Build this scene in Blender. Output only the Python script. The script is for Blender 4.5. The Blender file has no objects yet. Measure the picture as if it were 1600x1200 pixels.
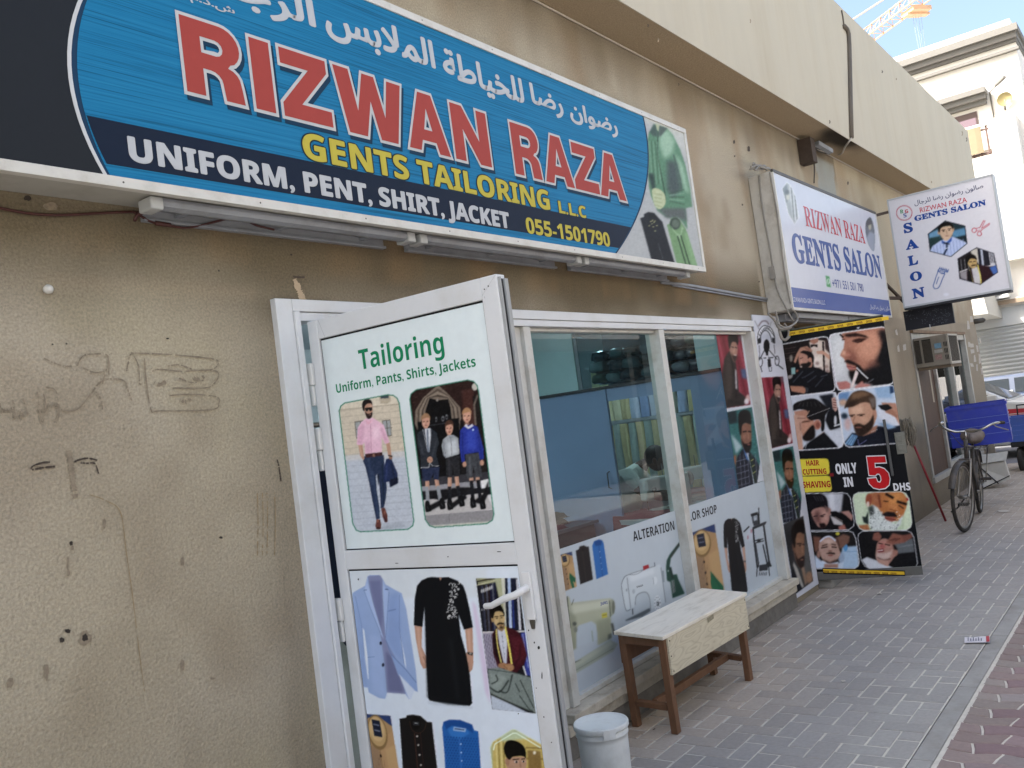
import bpy, bmesh, math, random
import numpy as np
from mathutils import Vector, Matrix

# ---------------------------------------------------------------- camera, sky, sun, exposure
SC = bpy.context.scene
COL = SC.collection
CAM_H, FOC = 1.6, 1400.0
YAW, PITCH, ROLL = 0.64177659, 0.05146717, -0.13288312
def _rot():
    cy, sy = math.cos(YAW), math.sin(YAW)
    f = np.array([cy*math.cos(PITCH), sy*math.cos(PITCH), math.sin(PITCH)])
    r = np.array([sy, -cy, 0.]); u = np.cross(r, f)
    return math.cos(ROLL)*r+math.sin(ROLL)*u, -math.sin(ROLL)*r+math.cos(ROLL)*u, f
CR, CU, CF = _rot()
CP = np.array([0, 0, CAM_H])
cam = bpy.data.cameras.new('camera'); cam_o = bpy.data.objects.new('camera', cam); COL.objects.link(cam_o)
cam.sensor_fit = 'HORIZONTAL'; cam.sensor_width = 36; cam.lens = 36*FOC/1600; cam.clip_start = .05; cam.clip_end = 2000
cam_o.matrix_world = Matrix(((CR[0], CU[0], -CF[0], 0), (CR[1], CU[1], -CF[1], 0), (CR[2], CU[2], -CF[2], CAM_H), (0, 0, 0, 1)))
SC.camera = cam_o

SUN_EL, SUN_DIR = math.radians(48), (-.76, .65)            # behind the shop roof, from the near end of the street
wd = bpy.data.worlds.new('World'); SC.world = wd; wd.use_nodes = True
wn = wd.node_tree.nodes; wl = wd.node_tree.links
sky = wn.new('ShaderNodeTexSky'); sky.sky_type = 'NISHITA'; sky.sun_disc = False
sky.sun_elevation = SUN_EL; sky.sun_rotation = math.atan2(SUN_DIR[0], SUN_DIR[1])
sky.air_density = 1.0; sky.dust_density = 6.0; sky.ozone_density = 1.0
wl.new(sky.outputs[0], wn['Background'].inputs[0]); wn['Background'].inputs[1].default_value = .14
sl = bpy.data.lights.new('sun', 'SUN'); sl.energy = 4.2; sl.angle = math.radians(.5); sl.color = (1, .97, .92)
so = bpy.data.objects.new('sun', sl); COL.objects.link(so); so.location = (0, 0, 30)
_d = Vector((SUN_DIR[0]*math.cos(SUN_EL), SUN_DIR[1]*math.cos(SUN_EL), math.sin(SUN_EL)))
so.rotation_euler = _d.to_track_quat('Z', 'Y').to_euler()
vs = SC.view_settings; vs.view_transform = 'Standard'; vs.look = 'None'; vs.gamma = 1; vs.use_curve_mapping = False
vs.exposure = 1.66

# ---------------------------------------------------------------- measuring: photo pixel -> point on a known plane of the street
def ray(x, y): return CR*((x-800)/FOC)-CU*((y-600)/FOC)+CF
def onY(x, y, Y): d = ray(x, y); return d*(Y/d[1])+CP
def onX(x, y, X): d = ray(x, y); return d*(X/d[0])+CP
def onZ(x, y, Z=0.): d = ray(x, y); return d*((Z-CAM_H)/d[2])+CP
def proj(P):
    V = np.atleast_2d(P)-CP; c = V@CF
    return np.c_[800+FOC*(V@CR)/c, 600-FOC*(V@CU)/c]

# ---------------------------------------------------------------- small tools
def lin(c):
    if isinstance(c, str):
        c = c.lstrip('#'); c = [int(c[i:i+2], 16) for i in (0, 2, 4)]
    a = np.array(c, float)/255
    return np.where(a <= .04045, a/12.92, ((a+.055)/1.055)**2.4)
def rgba(c): l = lin(c) if (isinstance(c, str) or max(c) > 1.01) else np.array(c); return (float(l[0]), float(l[1]), float(l[2]), 1)

MATS = {}
def mat(name, c, rough=.6, var=.0, vscale=8., bump=0., bscale=60., metal=0., spec=.4, dirt=None, dscale=3., damt=.5, stretch=None, coat=0.):
    if name in MATS: return MATS[name]
    m = bpy.data.materials.new(name); m.use_nodes = True; nt = m.node_tree; N, L = nt.nodes, nt.links
    b = N['Principled BSDF']; b.inputs['Roughness'].default_value = rough; b.inputs['Metallic'].default_value = metal
    b.inputs['Specular IOR Level'].default_value = spec; b.inputs['Coat Weight'].default_value = coat
    tc = N.new('ShaderNodeTexCoord'); src = tc.outputs['Object']
    if stretch:
        mp = N.new('ShaderNodeMapping'); mp.inputs['Scale'].default_value = stretch; L.new(src, mp.inputs[0]); src = mp.outputs[0]
    col = None
    def noise(sc, det=5, r=.6):
        n = N.new('ShaderNodeTexNoise'); n.inputs['Scale'].default_value = sc; n.inputs['Detail'].default_value = det; n.inputs['Roughness'].default_value = r; L.new(src, n.inputs['Vector']); return n.outputs['Fac']
    rgb = N.new('ShaderNodeRGB'); rgb.outputs[0].default_value = rgba(c); col = rgb.outputs[0]
    if var:
        mr = N.new('ShaderNodeMapRange'); mr.inputs[1].default_value = .25; mr.inputs[2].default_value = .75; mr.inputs[3].default_value = 1-var; mr.inputs[4].default_value = 1+var; L.new(noise(vscale), mr.inputs[0])
        mx = N.new('ShaderNodeMix'); mx.data_type = 'RGBA'; mx.blend_type = 'MULTIPLY'; mx.inputs[0].default_value = 1; L.new(col, mx.inputs[6]); L.new(mr.outputs[0], mx.inputs[7]); col = mx.outputs[2]
    if dirt:
        rp = N.new('ShaderNodeMapRange'); rp.inputs[1].default_value = .48; rp.inputs[2].default_value = .72; rp.inputs[3].default_value = 0; rp.inputs[4].default_value = damt; L.new(noise(dscale, 8, .7), rp.inputs[0])
        mx = N.new('ShaderNodeMix'); mx.data_type = 'RGBA'; L.new(rp.outputs[0], mx.inputs[0]); L.new(col, mx.inputs[6]); mx.inputs[7].default_value = rgba(dirt); col = mx.outputs[2]
    L.new(col, b.inputs['Base Color'])
    if bump:
        bp = N.new('ShaderNodeBump'); bp.inputs['Strength'].default_value = 1; bp.inputs['Distance'].default_value = bump; L.new(noise(bscale, 4, .6), bp.inputs['Height']); L.new(bp.outputs[0], b.inputs['Normal'])
    MATS[name] = m; return m

def attr_mat(name, rough=.5, spec=.3, bump=0., bscale=90., var=.05, vscale=60., coat=0.):     # colour carried by the mesh's own "print" colours
    if name in MATS: return MATS[name]
    m = mat(name, (1., 1., 1.), rough, var, vscale, bump, bscale, spec=spec, coat=coat); nt = m.node_tree
    at = nt.nodes.new('ShaderNodeAttribute'); at.attribute_name = 'print'
    rgb = next(n for n in nt.nodes if n.type == 'RGB')
    for l in list(rgb.outputs[0].links): t = l.to_socket; nt.links.remove(l); nt.links.new(at.outputs['Color'], t)
    return m

def wloc(o):
    v = Vector((0, 0, 0))
    while o is not None: v = v+o.location; o = o.parent
    return v

def tag(o, label, cat, group=None, kind=None):
    if label: o['label'] = label
    if cat: o['category'] = cat
    if group: o['group'] = group
    if kind: o['kind'] = kind
    return o

def thing(name, loc, label, cat, group=None, rz=0., rot=None):
    o = bpy.data.objects.new(name, None); o.empty_display_size = .1; COL.objects.link(o); o.location = loc
    o.rotation_euler = rot if rot else (0, 0, rz)
    return tag(o, label, cat, group)

def copy_tree(o, parent=None):
    c = o.copy(); COL.objects.link(c); c.parent = parent
    for ch in [x for x in bpy.data.objects if x.parent == o]: copy_tree(ch, c)
    return c

class MB:
    """collects faces; build() links them as ONE mesh object"""
    def __init__(s): s.v = []; s.f = []; s.m = []; s.c = []; s.sm = []; s.mats = []; s.xf = None
    def mi(s, m):
        if m is None: return 0
        if m not in s.mats: s.mats.append(m)
        return s.mats.index(m)
    def add(s, V, F, m=None, c=None, smooth=False):
        o = len(s.v); V = [tuple(map(float, p)) for p in V]
        if s.xf is not None: V = [tuple(s.xf @ Vector(p)) for p in V]
        s.v += V; i = s.mi(m)
        for f in F: s.f.append([a+o for a in f]); s.m.append(i); s.sm.append(smooth)
        if c is None: c = (1, 1, 1, 1)
        s.c += [c]*len(V) if not isinstance(c, np.ndarray) else [tuple(x) for x in c]
        return s
    def box(s, x0, x1, y0, y1, z0, z1, m=None, c=None):
        V = [(x, y, z) for x in (x0, x1) for y in (y0, y1) for z in (z0, z1)]
        return s.add(V, [(0, 1, 3, 2), (4, 6, 7, 5), (0, 4, 5, 1), (2, 3, 7, 6), (0, 2, 6, 4), (1, 5, 7, 3)], m, c)
    def quad(s, a, b, c_, d, m=None, c=None): return s.add([a, b, c_, d], [(0, 1, 2, 3)], m, c)
    def obox(s, p, ax, ay, az, m=None, c=None):               # box centred at p with half-axis vectors
        p, ax, ay, az = map(np.array, (p, ax, ay, az))
        V = [p+i*ax+j*ay+k*az for i in (-1, 1) for j in (-1, 1) for k in (-1, 1)]
        return s.add(V, [(0, 1, 3, 2), (4, 6, 7, 5), (0, 4, 5, 1), (2, 3, 7, 6), (0, 2, 6, 4), (1, 5, 7, 3)], m, c)
    def bar(s, a, b, w, h, m=None, up=(0, 0, 1), c=None):
        a, b = np.array(a, float), np.array(b, float); d = b-a; L = np.linalg.norm(d); d /= L
        up = np.array(up, float); sd = np.cross(d, up)
        if np.linalg.norm(sd) < 1e-4: sd = np.cross(d, (1, 0, 0))
        sd /= np.linalg.norm(sd); u = np.cross(sd, d)
        return s.obox((a+b)/2, d*L/2, sd*w/2, u*h/2, m, c)
    def tube(s, pts, r, m=None, n=8, closed=False, c=None, caps=True):
        P = np.array(pts, float); N = len(P); R = np.broadcast_to(np.array(r, float), (N,)); V = []; F = []
        T = np.roll(P, -1, 0)-np.roll(P, 1, 0) if closed else np.gradient(P, axis=0)
        T /= np.maximum(np.linalg.norm(T, axis=1), 1e-9)[:, None]
        u = np.cross(T[0], (0, 0, 1.)); u = u if np.linalg.norm(u) > .05 else np.cross(T[0], (1., 0, 0)); u /= np.linalg.norm(u)
        for i in range(N):
            u = u-T[i]*(u@T[i]); u /= np.linalg.norm(u); w = np.cross(T[i], u)
            for k in range(n): t = 2*math.pi*k/n; V.append(P[i]+R[i]*(math.cos(t)*u+math.sin(t)*w))
        for i in range(N if closed else N-1):
            for k in range(n): F.append((i*n+k, i*n+(k+1) % n, ((i+1) % N)*n+(k+1) % n, ((i+1) % N)*n+k))
        if not closed and caps: F.append(tuple(range(n))[::-1]); F.append(tuple((N-1)*n+k for k in range(n)))
        return s.add(V, F, m, c, True)
    def lathe(s, prof, ctr=(0, 0, 0), m=None, n=28, ax='z', c=None, cap0=True, cap1=True):
        V = []; F = []
        for r, h in prof:
            for k in range(n):
                t = 2*math.pi*k/n; p = (r*math.cos(t), r*math.sin(t), h)
                p = p if ax == 'z' else ((p[2], p[0], p[1]) if ax == 'x' else (p[1], p[2], p[0])); V.append(np.add(p, ctr))
        for i in range(len(prof)-1):
            for k in range(n): F.append((i*n+k, i*n+(k+1) % n, (i+1)*n+(k+1) % n, (i+1)*n+k))
        if cap0: F.append(tuple(range(n))[::-1])
        if cap1: F.append(tuple((len(prof)-1)*n+k for k in range(n)))
        return s.add(V, F, m, c, True)
    def prism(s, poly, fn, d0, d1, m=None, c=None):           # poly (u,v) extruded between depths by fn(u,v,d)
        n = len(poly); V = [fn(u, v, d0) for u, v in poly]+[fn(u, v, d1) for u, v in poly]
        F = [tuple(range(n)), tuple(range(2*n-1, n-1, -1))]+[(i, i+n, (i+1) % n+n, (i+1) % n) for i in range(n)]
        return s.add(V, F, m, c)
    def ball(s, ctr, r, m=None, n=12, c=None):
        r = np.broadcast_to(np.array(r, float), (3,)); V = []; F = []
        for i in range(n//2+1):
            a = math.pi*i/(n//2)
            for k in range(n): t = 2*math.pi*k/n; V.append(np.add(ctr, r*np.array((math.sin(a)*math.cos(t), math.sin(a)*math.sin(t), math.cos(a)))))
        for i in range(n//2):
            for k in range(n): F.append((i*n+k, (i+1)*n+k, (i+1)*n+(k+1) % n, i*n+(k+1) % n))
        return s.add(V, F, m, c, True)
    def build(s, name, m=None, parent=None, label=None, bevel=0., kind=None, local=False, merge=False, fixn=True):
        me = bpy.data.meshes.new(name); off = Vector((0, 0, 0))
        if parent is not None and not local: off = wloc(parent)
        V = np.array(s.v, float)-np.array(off)
        me.from_pydata([tuple(p) for p in V], [], s.f)
        ms = s.mats if s.mats else [m]
        if m is not None and m not in ms: ms = ms+[m]
        for x in ms: me.materials.append(x)
        me.polygons.foreach_set('material_index', s.m); me.polygons.foreach_set('use_smooth', s.sm)
        if any(c != (1, 1, 1, 1) for c in s.c):
            a = me.color_attributes.new('print', 'FLOAT_COLOR', 'POINT'); a.data.foreach_set('color', np.array(s.c, float).ravel())
        if fixn:
            bm = bmesh.new(); bm.from_mesh(me); bmesh.ops.recalc_face_normals(bm, faces=bm.faces); bm.to_mesh(me); bm.free()
        me.update()
        o = bpy.data.objects.new(name, me); COL.objects.link(o)
        if parent is not None: o.parent = parent
        if bevel: b = o.modifiers.new('bevel', 'BEVEL'); b.width = bevel; b.segments = 2; b.limit_method = 'ANGLE'; b.angle_limit = math.radians(40)
        if label: o['label'] = label
        if kind: o['kind'] = kind
        return o

# lettering: the built-in font's outlines, laid into a rectangle of a sheet
def mb(t, U, Lw, D):
    return ''.join(chr(U+ord(c)-65) if 'A' <= c <= 'Z' else chr(Lw+ord(c)-97) if 'a' <= c <= 'z' else chr(D+ord(c)-48) if c.isdigit() else c for c in t)
def BOLD(t): return mb(t, 0x1D5D4, 0x1D5EE, 0x1D7EC)
def SERIF(t): return mb(t, 0x1D400, 0x1D41A, 0x1D7CE)
def ARAB(*cp): return ''.join(reversed(''.join(chr(c) if isinstance(c, int) else c for c in cp)))
_TC = {}
def text_mesh(t, off=0., polys=None):
    key = (t, off)
    if key in _TC: return _TC[key]
    if polys is None:
        c = bpy.data.curves.new('t', 'FONT'); c.body = t; c.offset = off; c.resolution_u = 4
    else:
        c = bpy.data.curves.new('t', 'CURVE'); c.dimensions = '2D'; c.fill_mode = 'FRONT' if hasattr(c, 'fill_mode') else c.fill_mode; c.offset = off
        for P in polys:
            sp = c.splines.new('POLY'); sp.points.add(len(P)-1); sp.use_cyclic_u = True
            for q, (x, y) in zip(sp.points, P): q.co = (x, y, 0, 1)
    o = bpy.data.objects.new('t', c); COL.objects.link(o); dg = bpy.context.evaluated_depsgraph_get(); dg.update()
    me = bpy.data.meshes.new_from_object(o.evaluated_get(dg)); V = np.array([tuple(v.co) for v in me.vertices])[:, :2]; F = [tuple(p.vertices) for p in me.polygons]
    bpy.data.objects.remove(o); bpy.data.curves.remove(c); bpy.data.meshes.remove(me)
    _TC[key] = (V, F); return V, F
_CAP = {}
def cap_h(ch):
    if ch not in _CAP: V, F = text_mesh(ch); _CAP[ch] = V[:, 1].max()
    return _CAP[ch]

class Sheet:
    """a flat printed sheet: plane point = O + u*U + v*V + layer*step*Nrm"""
    def __init__(s, O, U, V, Nrm, step=.0009):
        s.O, s.U, s.V, s.N = [np.array(x, float) for x in (O, U, V, Nrm)]; s.step = step; s.mb = MB()
    def P(s, u, v, k=0): return s.O+np.multiply.outer(u, s.U)+np.multiply.outer(v, s.V)+s.N*k*s.step
    def uv(s, x, y):
        d = ray(x, y); t = ((s.O-CP)@s.N)/(d@s.N); q = CP+d*t-s.O
        return np.array((q@s.U, q@s.V))
    def flat(s, poly, c, k=1, m=None):
        P = [s.P(u, v, k) for u, v in poly]; s.mb.add(P, [tuple(range(len(P)))], m, rgba(c) if c is not None else None)
    def px(s, pts, c, k=1, m=None): s.flat([s.uv(*q) for q in pts], c, k, m)
    def art(s, a, quad_uv, step_px=1.25, k=1, m=None, gain=1.0):   # gain: colours lifted to make up for weak light on a sheet
        (u0, v0), (u1, v1) = quad_uv
        A = proj(np.array([s.P(u0, v0), s.P(u1, v0), s.P(u1, v1), s.P(u0, v1)]))
        nu = int(max(np.hypot(*(A[1]-A[0])), np.hypot(*(A[2]-A[3])))/step_px)+2; nv = int(max(np.hypot(*(A[3]-A[0])), np.hypot(*(A[2]-A[1])))/step_px)+2
        uu, vv = np.meshgrid(np.linspace(u0, u1, nu), np.linspace(v0, v1, nv))
        P = s.P(uu.ravel(), vv.ravel(), k); c = lin(a.sample(proj(P)))*gain
        i = np.arange((nv-1)*nu).reshape(nv-1, nu)[:, :-1].ravel()
        s.mb.add(P, np.c_[i, i+1, i+nu+1, i+nu].tolist(), m, np.c_[c, np.ones(len(c))])
    def put(s, V, F, fn, k, c, off, m=None):                # fn maps font coordinates to (u, v); a heavier stroke is several shifted copies
        D8 = [(0, 0)]+([(math.cos(q*math.pi/4), math.sin(q*math.pi/4)) for q in range(8)] if off > 0 else [])
        for i, (dx, dy) in enumerate(D8):
            uv = fn(V+np.array((dx, dy))*off); s.mb.add([s.P(u, v, k-.1*i) for u, v in uv], F, m, rgba(c))
    def text(s, t, BL, BR, TL, c, k=2, off=0., base=True, m=None, ink=False, polys=None, grow=0., capch=None):
        """BL, BR, TL: photo pixels of the ends of the base line and of the cap line on this sheet"""
        a, b, d = s.uv(*BL), s.uv(*BR), s.uv(*TL); V, F = text_mesh(t, 0. if polys is None else off, polys)
        V0 = text_mesh(t+'_', 0., polys)[0] if polys is not None else V
        x0, x1 = V0[:, 0].min(), V0[:, 0].max()
        if ink: y0, y1 = V0[:, 1].min(), V0[:, 1].max()
        else: y0, y1 = 0., cap_h(capch or next(ch for ch in t if ch.strip() and ch not in ',.-+'))
        ab = b-a; h = (d-a)[1]-ab[1]*((d-a)[0]/ab[0] if abs(ab[0]) > 1e-6 else 0)
        def fn(W):
            x, y = (W[:, 0]-x0)/(x1-x0), (W[:, 1]-y0)/(y1-y0); return np.c_[a[0]+ab[0]*x, a[1]+ab[1]*x+h*y]
        s.put(V, F, fn, k, c, off if polys is None else 0, m)
    def build(s, name, parent, m, label=None): return s.mb.build(name, m, parent, label, fixn=False)
# ---------------------------------------------------------------- printed pictures
# Each printed sheet is painted as a colour field (soft polygons, strokes and ellipses) and the field
# is carried by the vertices of the sheet itself, which hangs at its own place in the street.
def hexc(c):
    if isinstance(c, str):
        c = c.lstrip('#')
        return np.array([int(c[i:i+2], 16) for i in (0, 2, 4)], float)
    return np.array(c, float)

def smooth_pts(pts, closed=True, n=6):
    P = np.array(pts, float); N = len(P); out = []
    for i in range(N if closed else N-1):
        if closed: p0, p1, p2, p3 = P[i-1], P[i], P[(i+1) % N], P[(i+2) % N]
        else: p0, p1, p2, p3 = P[max(i-1, 0)], P[i], P[i+1], P[min(i+2, N-1)]
        for t in np.arange(n)/n:
            out.append(.5*((2*p1)+(-p0+p2)*t+(2*p0-5*p1+4*p2-p3)*t*t+(-p0+3*p1-3*p2+p3)*t**3))
    if not closed: out.append(P[-1])
    return np.array(out)

def blur2(a, s):
    if s <= .05: return a
    r = max(1, int(math.ceil(s*2.5))); k = np.exp(-.5*(np.arange(-r, r+1)/s)**2); k /= k.sum()
    a = np.pad(a, r, mode='edge')
    a = sum(k[i]*a[i:a.shape[0]-2*r+i, :] for i in range(2*r+1))
    return sum(k[i]*a[:, i:a.shape[1]-2*r+i] for i in range(2*r+1))

def homog(src, dst):
    A = []; b = []
    for (x, y), (u, v) in zip(src, dst):
        A.append([x, y, 1, 0, 0, 0, -u*x, -u*y]); b.append(u)
        A.append([0, 0, 0, x, y, 1, -v*x, -v*y]); b.append(v)
    h = np.linalg.solve(np.array(A, float), np.array(b, float))
    return np.append(h, 1).reshape(3, 3)

class Art:
    def __init__(s, x0, y0, x1, y1, bg, S=1.0):
        s.x0, s.y0, s.S = x0, y0, S
        s.W, s.H = int((x1-x0)*S)+1, int((y1-y0)*S)+1
        s.im = np.ones((s.H, s.W, 3))*hexc(bg); s.Hm = np.eye(3); s.mask = None
    def C(s, x0, y0, k):                       # drawing coordinates of one enlarged detail
        s.Hm = np.array([[1/k, 0, x0], [0, 1/k, y0], [0, 0, 1.]]); s.k = k; return s
    def Q(s, src, dst):                        # the same detail printed again on another sheet
        s.Hm = homog(src, dst); s.k = math.hypot(*(np.array(src[1])-src[0]))/math.hypot(*(np.array(dst[1])-dst[0])); return s
    def tr(s, pts):
        P = np.c_[np.array(pts, float), np.ones(len(pts))] @ s.Hm.T
        return (P[:, :2]/P[:, 2:]-[s.x0, s.y0])*s.S
    def cover(s, pts, b=0):
        P = s.tr(pts); n = 3; m = int(3*b*s.S/s.k)+2
        xa, ya = np.floor(P.min(0)-m).astype(int); xb, yb = np.ceil(P.max(0)+m).astype(int)
        xa, ya = max(xa, -40), max(ya, -40); xb, yb = min(xb, s.W+40), min(yb, s.H+40)
        w, h = xb-xa, yb-ya
        if w <= 0 or h <= 0: return None
        acc = np.zeros((h*n, w*n+1), np.int32)
        ys = ya+(np.arange(h*n)+.5)/n
        for i in range(len(P)):
            (ax, ay), (bx, by) = P[i-1], P[i]
            if ay == by: continue
            k = np.nonzero((ys >= min(ay, by)) & (ys < max(ay, by)))[0]
            if not len(k): continue
            xs = ax+(ys[k]-ay)*(bx-ax)/(by-ay)
            ix = np.clip(np.round((xs-xa)*n).astype(int), 0, w*n)
            np.add.at(acc, (k, ix), 1)
        c = (np.cumsum(acc, 1)[:, :-1] % 2).astype(float)
        c = c.reshape(h, n, w, n).mean((1, 3))
        if b: c = blur2(c, b*s.S/s.k)
        X0, Y0, X1, Y1 = max(xa, 0), max(ya, 0), min(xb, s.W), min(yb, s.H)
        if X1 <= X0 or Y1 <= Y0: return None
        return X0, Y0, X1, Y1, c[Y0-ya:Y1-ya, X0-xa:X1-xa]
    def clip(s, pts=None, sm=0):
        s.mask = None
        if pts is None: return s
        r = s.cover(smooth_pts(pts) if sm else pts); s.mask = np.zeros((s.H, s.W))
        if r: s.mask[r[1]:r[3], r[0]:r[2]] = r[4]
        return s
    def p(s, pts, c, b=0, sm=0, a=1.0):
        r = s.cover(smooth_pts(pts) if sm else pts, b)
        if r is None: return s
        X0, Y0, X1, Y1, m = r; m = m*a
        if s.mask is not None: m = m*s.mask[Y0:Y1, X0:X1]
        m = m[..., None]; s.im[Y0:Y1, X0:X1] = s.im[Y0:Y1, X0:X1]*(1-m)+hexc(c)*m
        return s
    def l(s, pts, w, c, b=0, sm=0, a=1.0):
        P = smooth_pts(pts, False) if sm else np.array(pts, float)
        for i in range(len(P)-1):
            d = P[i+1]-P[i]; L = math.hypot(*d)
            if L < 1e-6: continue
            n = np.array([-d[1], d[0]])/L*w/2; e = d/L*w*.25
            s.p([P[i]-e+n, P[i+1]+e+n, P[i+1]+e-n, P[i]-e-n], c, b, 0, a)
        return s
    def e(s, cx, cy, rx, ry, c, b=0, rot=0, a=1.0):
        t = np.linspace(0, 2*math.pi, 26)[:-1]; x, y = rx*np.cos(t), ry*np.sin(t)
        cr, sr = math.cos(rot), math.sin(rot)
        return s.p(np.c_[cx+x*cr-y*sr, cy+x*sr+y*cr], c, b, 0, a)
    def grain(s, amt, seed=1, size=1.0):
        g = np.random.default_rng(seed).normal(0, amt, (s.H, s.W)); g = blur2(g, size)*(1+size*1.6)
        if s.mask is not None: g = g*s.mask
        s.im = np.clip(s.im+g[..., None], 0, 255); return s
    def sample(s, px):
        x = np.clip((px[:, 0]-s.x0)*s.S, 0, s.W-1.001); y = np.clip((px[:, 1]-s.y0)*s.S, 0, s.H-1.001)
        i, j = x.astype(int), y.astype(int); fx, fy = (x-i)[:, None], (y-j)[:, None]
        A = s.im
        c = (A[j, i]*(1-fx)+A[j, i+1]*fx)*(1-fy)+(A[j+1, i]*(1-fx)+A[j+1, i+1]*fx)*fy
        c = 112+(c-112)*1.10; l = c@np.array((.3, .59, .11)); return np.clip((l[:, None]+(c-l[:, None])*.78)*.98, 4, 250)       # ink on vinyl

SK, SKD, SKL = '#b98a70', '#8f6450', '#d3a78c'

def art_door_top():
    a = Art(485, 450, 815, 875, '#cbd8d9')
    a.C(520, 600, 4.8)
    fr = [(50, 205), (62, 168), (92, 145), (415, 83), (455, 88), (484, 108), (500, 145), (610, 1030), (602, 1066), (565, 1092), (212, 1111), (178, 1098), (152, 1050)]
    a.clip(fr)
    a.p([(0, 0), (700, 0), (700, 540), (0, 560)], '#c9bda6')
    for k, y in enumerate(range(120, 560, 48)):
        a.l([(30, y+40), (640, y-28)], 4, '#ab9f88', 1, a=.8)
        for j in range(5): a.l([(70+j*120+(k % 2)*60, y+30-j*12), (76+j*120+(k % 2)*60, y+76-j*12)], 3, '#ae a38c'.replace(' ', ''), 1, a=.7)
    a.p([(40, 110), (520, 20), (520, 150), (60, 190)], '#d2c8b2', 3, a=.8)
    a.l([(55, 196), (520, 150)], 5, '#a89a82', 1)
    a.p([(345, 90), (430, 80), (440, 130), (405, 152), (360, 150)], '#b5a88f', 2); a.p([(360, 92), (420, 86), (422, 108), (362, 112)], '#3a4a50', 2)
    for w in ([(165, 285), (245, 272), (262, 400), (178, 412)], [(372, 275), (435, 268), (445, 392), (385, 400)]):
        a.p(w, '#6d675c', 1.5); a.p([(x*.88+.12*np.mean([q[0] for q in w]), y*.9+.1*np.mean([q[1] for q in w])) for x, y in w], '#9aa0a0', 2)
        cx, cy = np.mean(w, 0); a.l([(cx-5, cy-60), (cx+7, cy+60)], 5, '#5c564c'); a.l([(cx-38, cy+3), (cx+38, cy-4)], 4, '#5c564c')
    a.p([(60, 545), (660, 500), (700, 1200), (60, 1200)], '#b5bec9', 6)
    a.p([(60, 545), (660, 500), (660, 540), (60, 580)], '#c3c2c0', 8)
    for k in range(10):
        y = 600+k*50; a.l([(80, y+22), (640, y-20)], 4, '#98a3b2', 2, a=.75)
    rg = np.random.default_rng(4)
    for k in range(26):
        x, y = rg.uniform(90, 600), rg.uniform(590, 1090); a.l([(x, y), (x+40, y+42)], 3, '#9ba6b4', 2, a=.6)
    a.p([(345, 1080), (500, 1040), (560, 1070), (360, 1100)], '#9aa3b0', 6, a=.7)
    # legs
    a.p([(238, 545), (385, 535), (392, 640), (408, 780), (400, 860), (385, 930), (362, 935), (358, 850), (352, 760), (338, 670), (325, 690), (332, 800), (352, 930), (355, 1012), (328, 1018), (300, 880), (275, 740), (246, 620), (228, 580)], '#2c3a57', 1.5)
    a.l([(300, 660), (345, 1000)], 14, '#384a6c', 4, a=.7); a.l([(270, 560), (300, 760)], 16, '#3b4e72', 5, a=.6); a.l([(375, 600), (385, 900)], 8, '#1d2840', 3)
    a.p([(332, 660), (345, 770), (352, 700)], '#1a2338', 3)
    a.p([(330, 1018), (358, 1018), (366, 1060), (362, 1090), (330, 1092), (322, 1070)], '#6b3b33', 1.5); a.e(343, 1084, 17, 8, '#3b211f', 1.5)
    a.p([(365, 935), (392, 930), (412, 985), (412, 1035), (395, 1040), (376, 1000)], '#6a3a32', 1.5); a.p([(380, 985), (412, 1020), (410, 1040), (390, 1036)], '#48262a', 2)
    a.e(340, 1030, 6, 12, '#a3644f', 2); a.e(392, 965, 6, 16, '#9b5d4b', 2)
    # jacket over the arm
    a.p([(402, 566), (440, 555), (462, 610), (488, 670), (492, 745), (432, 776), (425, 735), (380, 742), (384, 640)], '#27345a', 1.5)
    a.l([(440, 600), (475, 740)], 10, '#1b2542', 4); a.l([(410, 600), (400, 720)], 10, '#35457a', 5); a.p([(432, 720), (490, 700), (492, 745), (434, 776)], '#161d33', 4)
    # arms
    a.p([(192, 450), (225, 455), (232, 520), (240, 560), (232, 575), (208, 540)], SK, 1.5); a.l([(200, 460), (222, 545)], 8, SKL, 4)
    a.p([(402, 450), (430, 442), (442, 530), (440, 552), (418, 545)], SK, 1.5); a.e(436, 552, 13, 18, SKD, 2); a.l([(420, 538), (446, 545)], 9, '#332e30', 1)
    # shirt
    a.p([(250, 262), (300, 255), (350, 285), (385, 310), (428, 440), (395, 452), (368, 400), (372, 512), (245, 530), (240, 440), (222, 460), (182, 458), (190, 330), (215, 288)], '#e3b4c8', 1.5)
    a.p([(215, 300), (240, 320), (226, 455), (186, 455), (194, 340)], '#d9a4bc', 5); a.p([(355, 330), (372, 330), (425, 440), (396, 448)], '#d6a0b8', 5)
    a.l([(285, 290), (292, 520)], 5, '#c88aa6', 2); a.p([(300, 330), (350, 320), (350, 400), (310, 420)], '#edc6d6', 10); a.p([(250, 440), (280, 430), (280, 520), (250, 520)], '#d29db6', 8)
    a.p([(250, 262), (275, 300), (302, 255), (290, 290), (270, 300), (262, 302)], '#cf5f78', 3); a.l([(252, 262), (268, 300)], 7, '#e9bccf', 2); a.l([(298, 258), (285, 298)], 7, '#e9bccf', 2)
    a.p([(244, 528), (372, 513), (376, 538), (250, 556)], '#49282a', 1.5); a.p([(300, 528), (318, 526), (320, 548), (302, 550)], '#85604f', 1)
    # head
    a.p([(235, 180), (240, 150), (285, 145), (300, 170), (298, 225), (285, 255), (265, 258), (248, 235)], SK, 1.5, 1)
    a.p([(222, 160), (232, 128), (265, 116), (292, 128), (299, 165), (290, 150), (262, 150), (243, 170), (240, 205), (228, 195)], '#241d1e', 1.5, 1)
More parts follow.
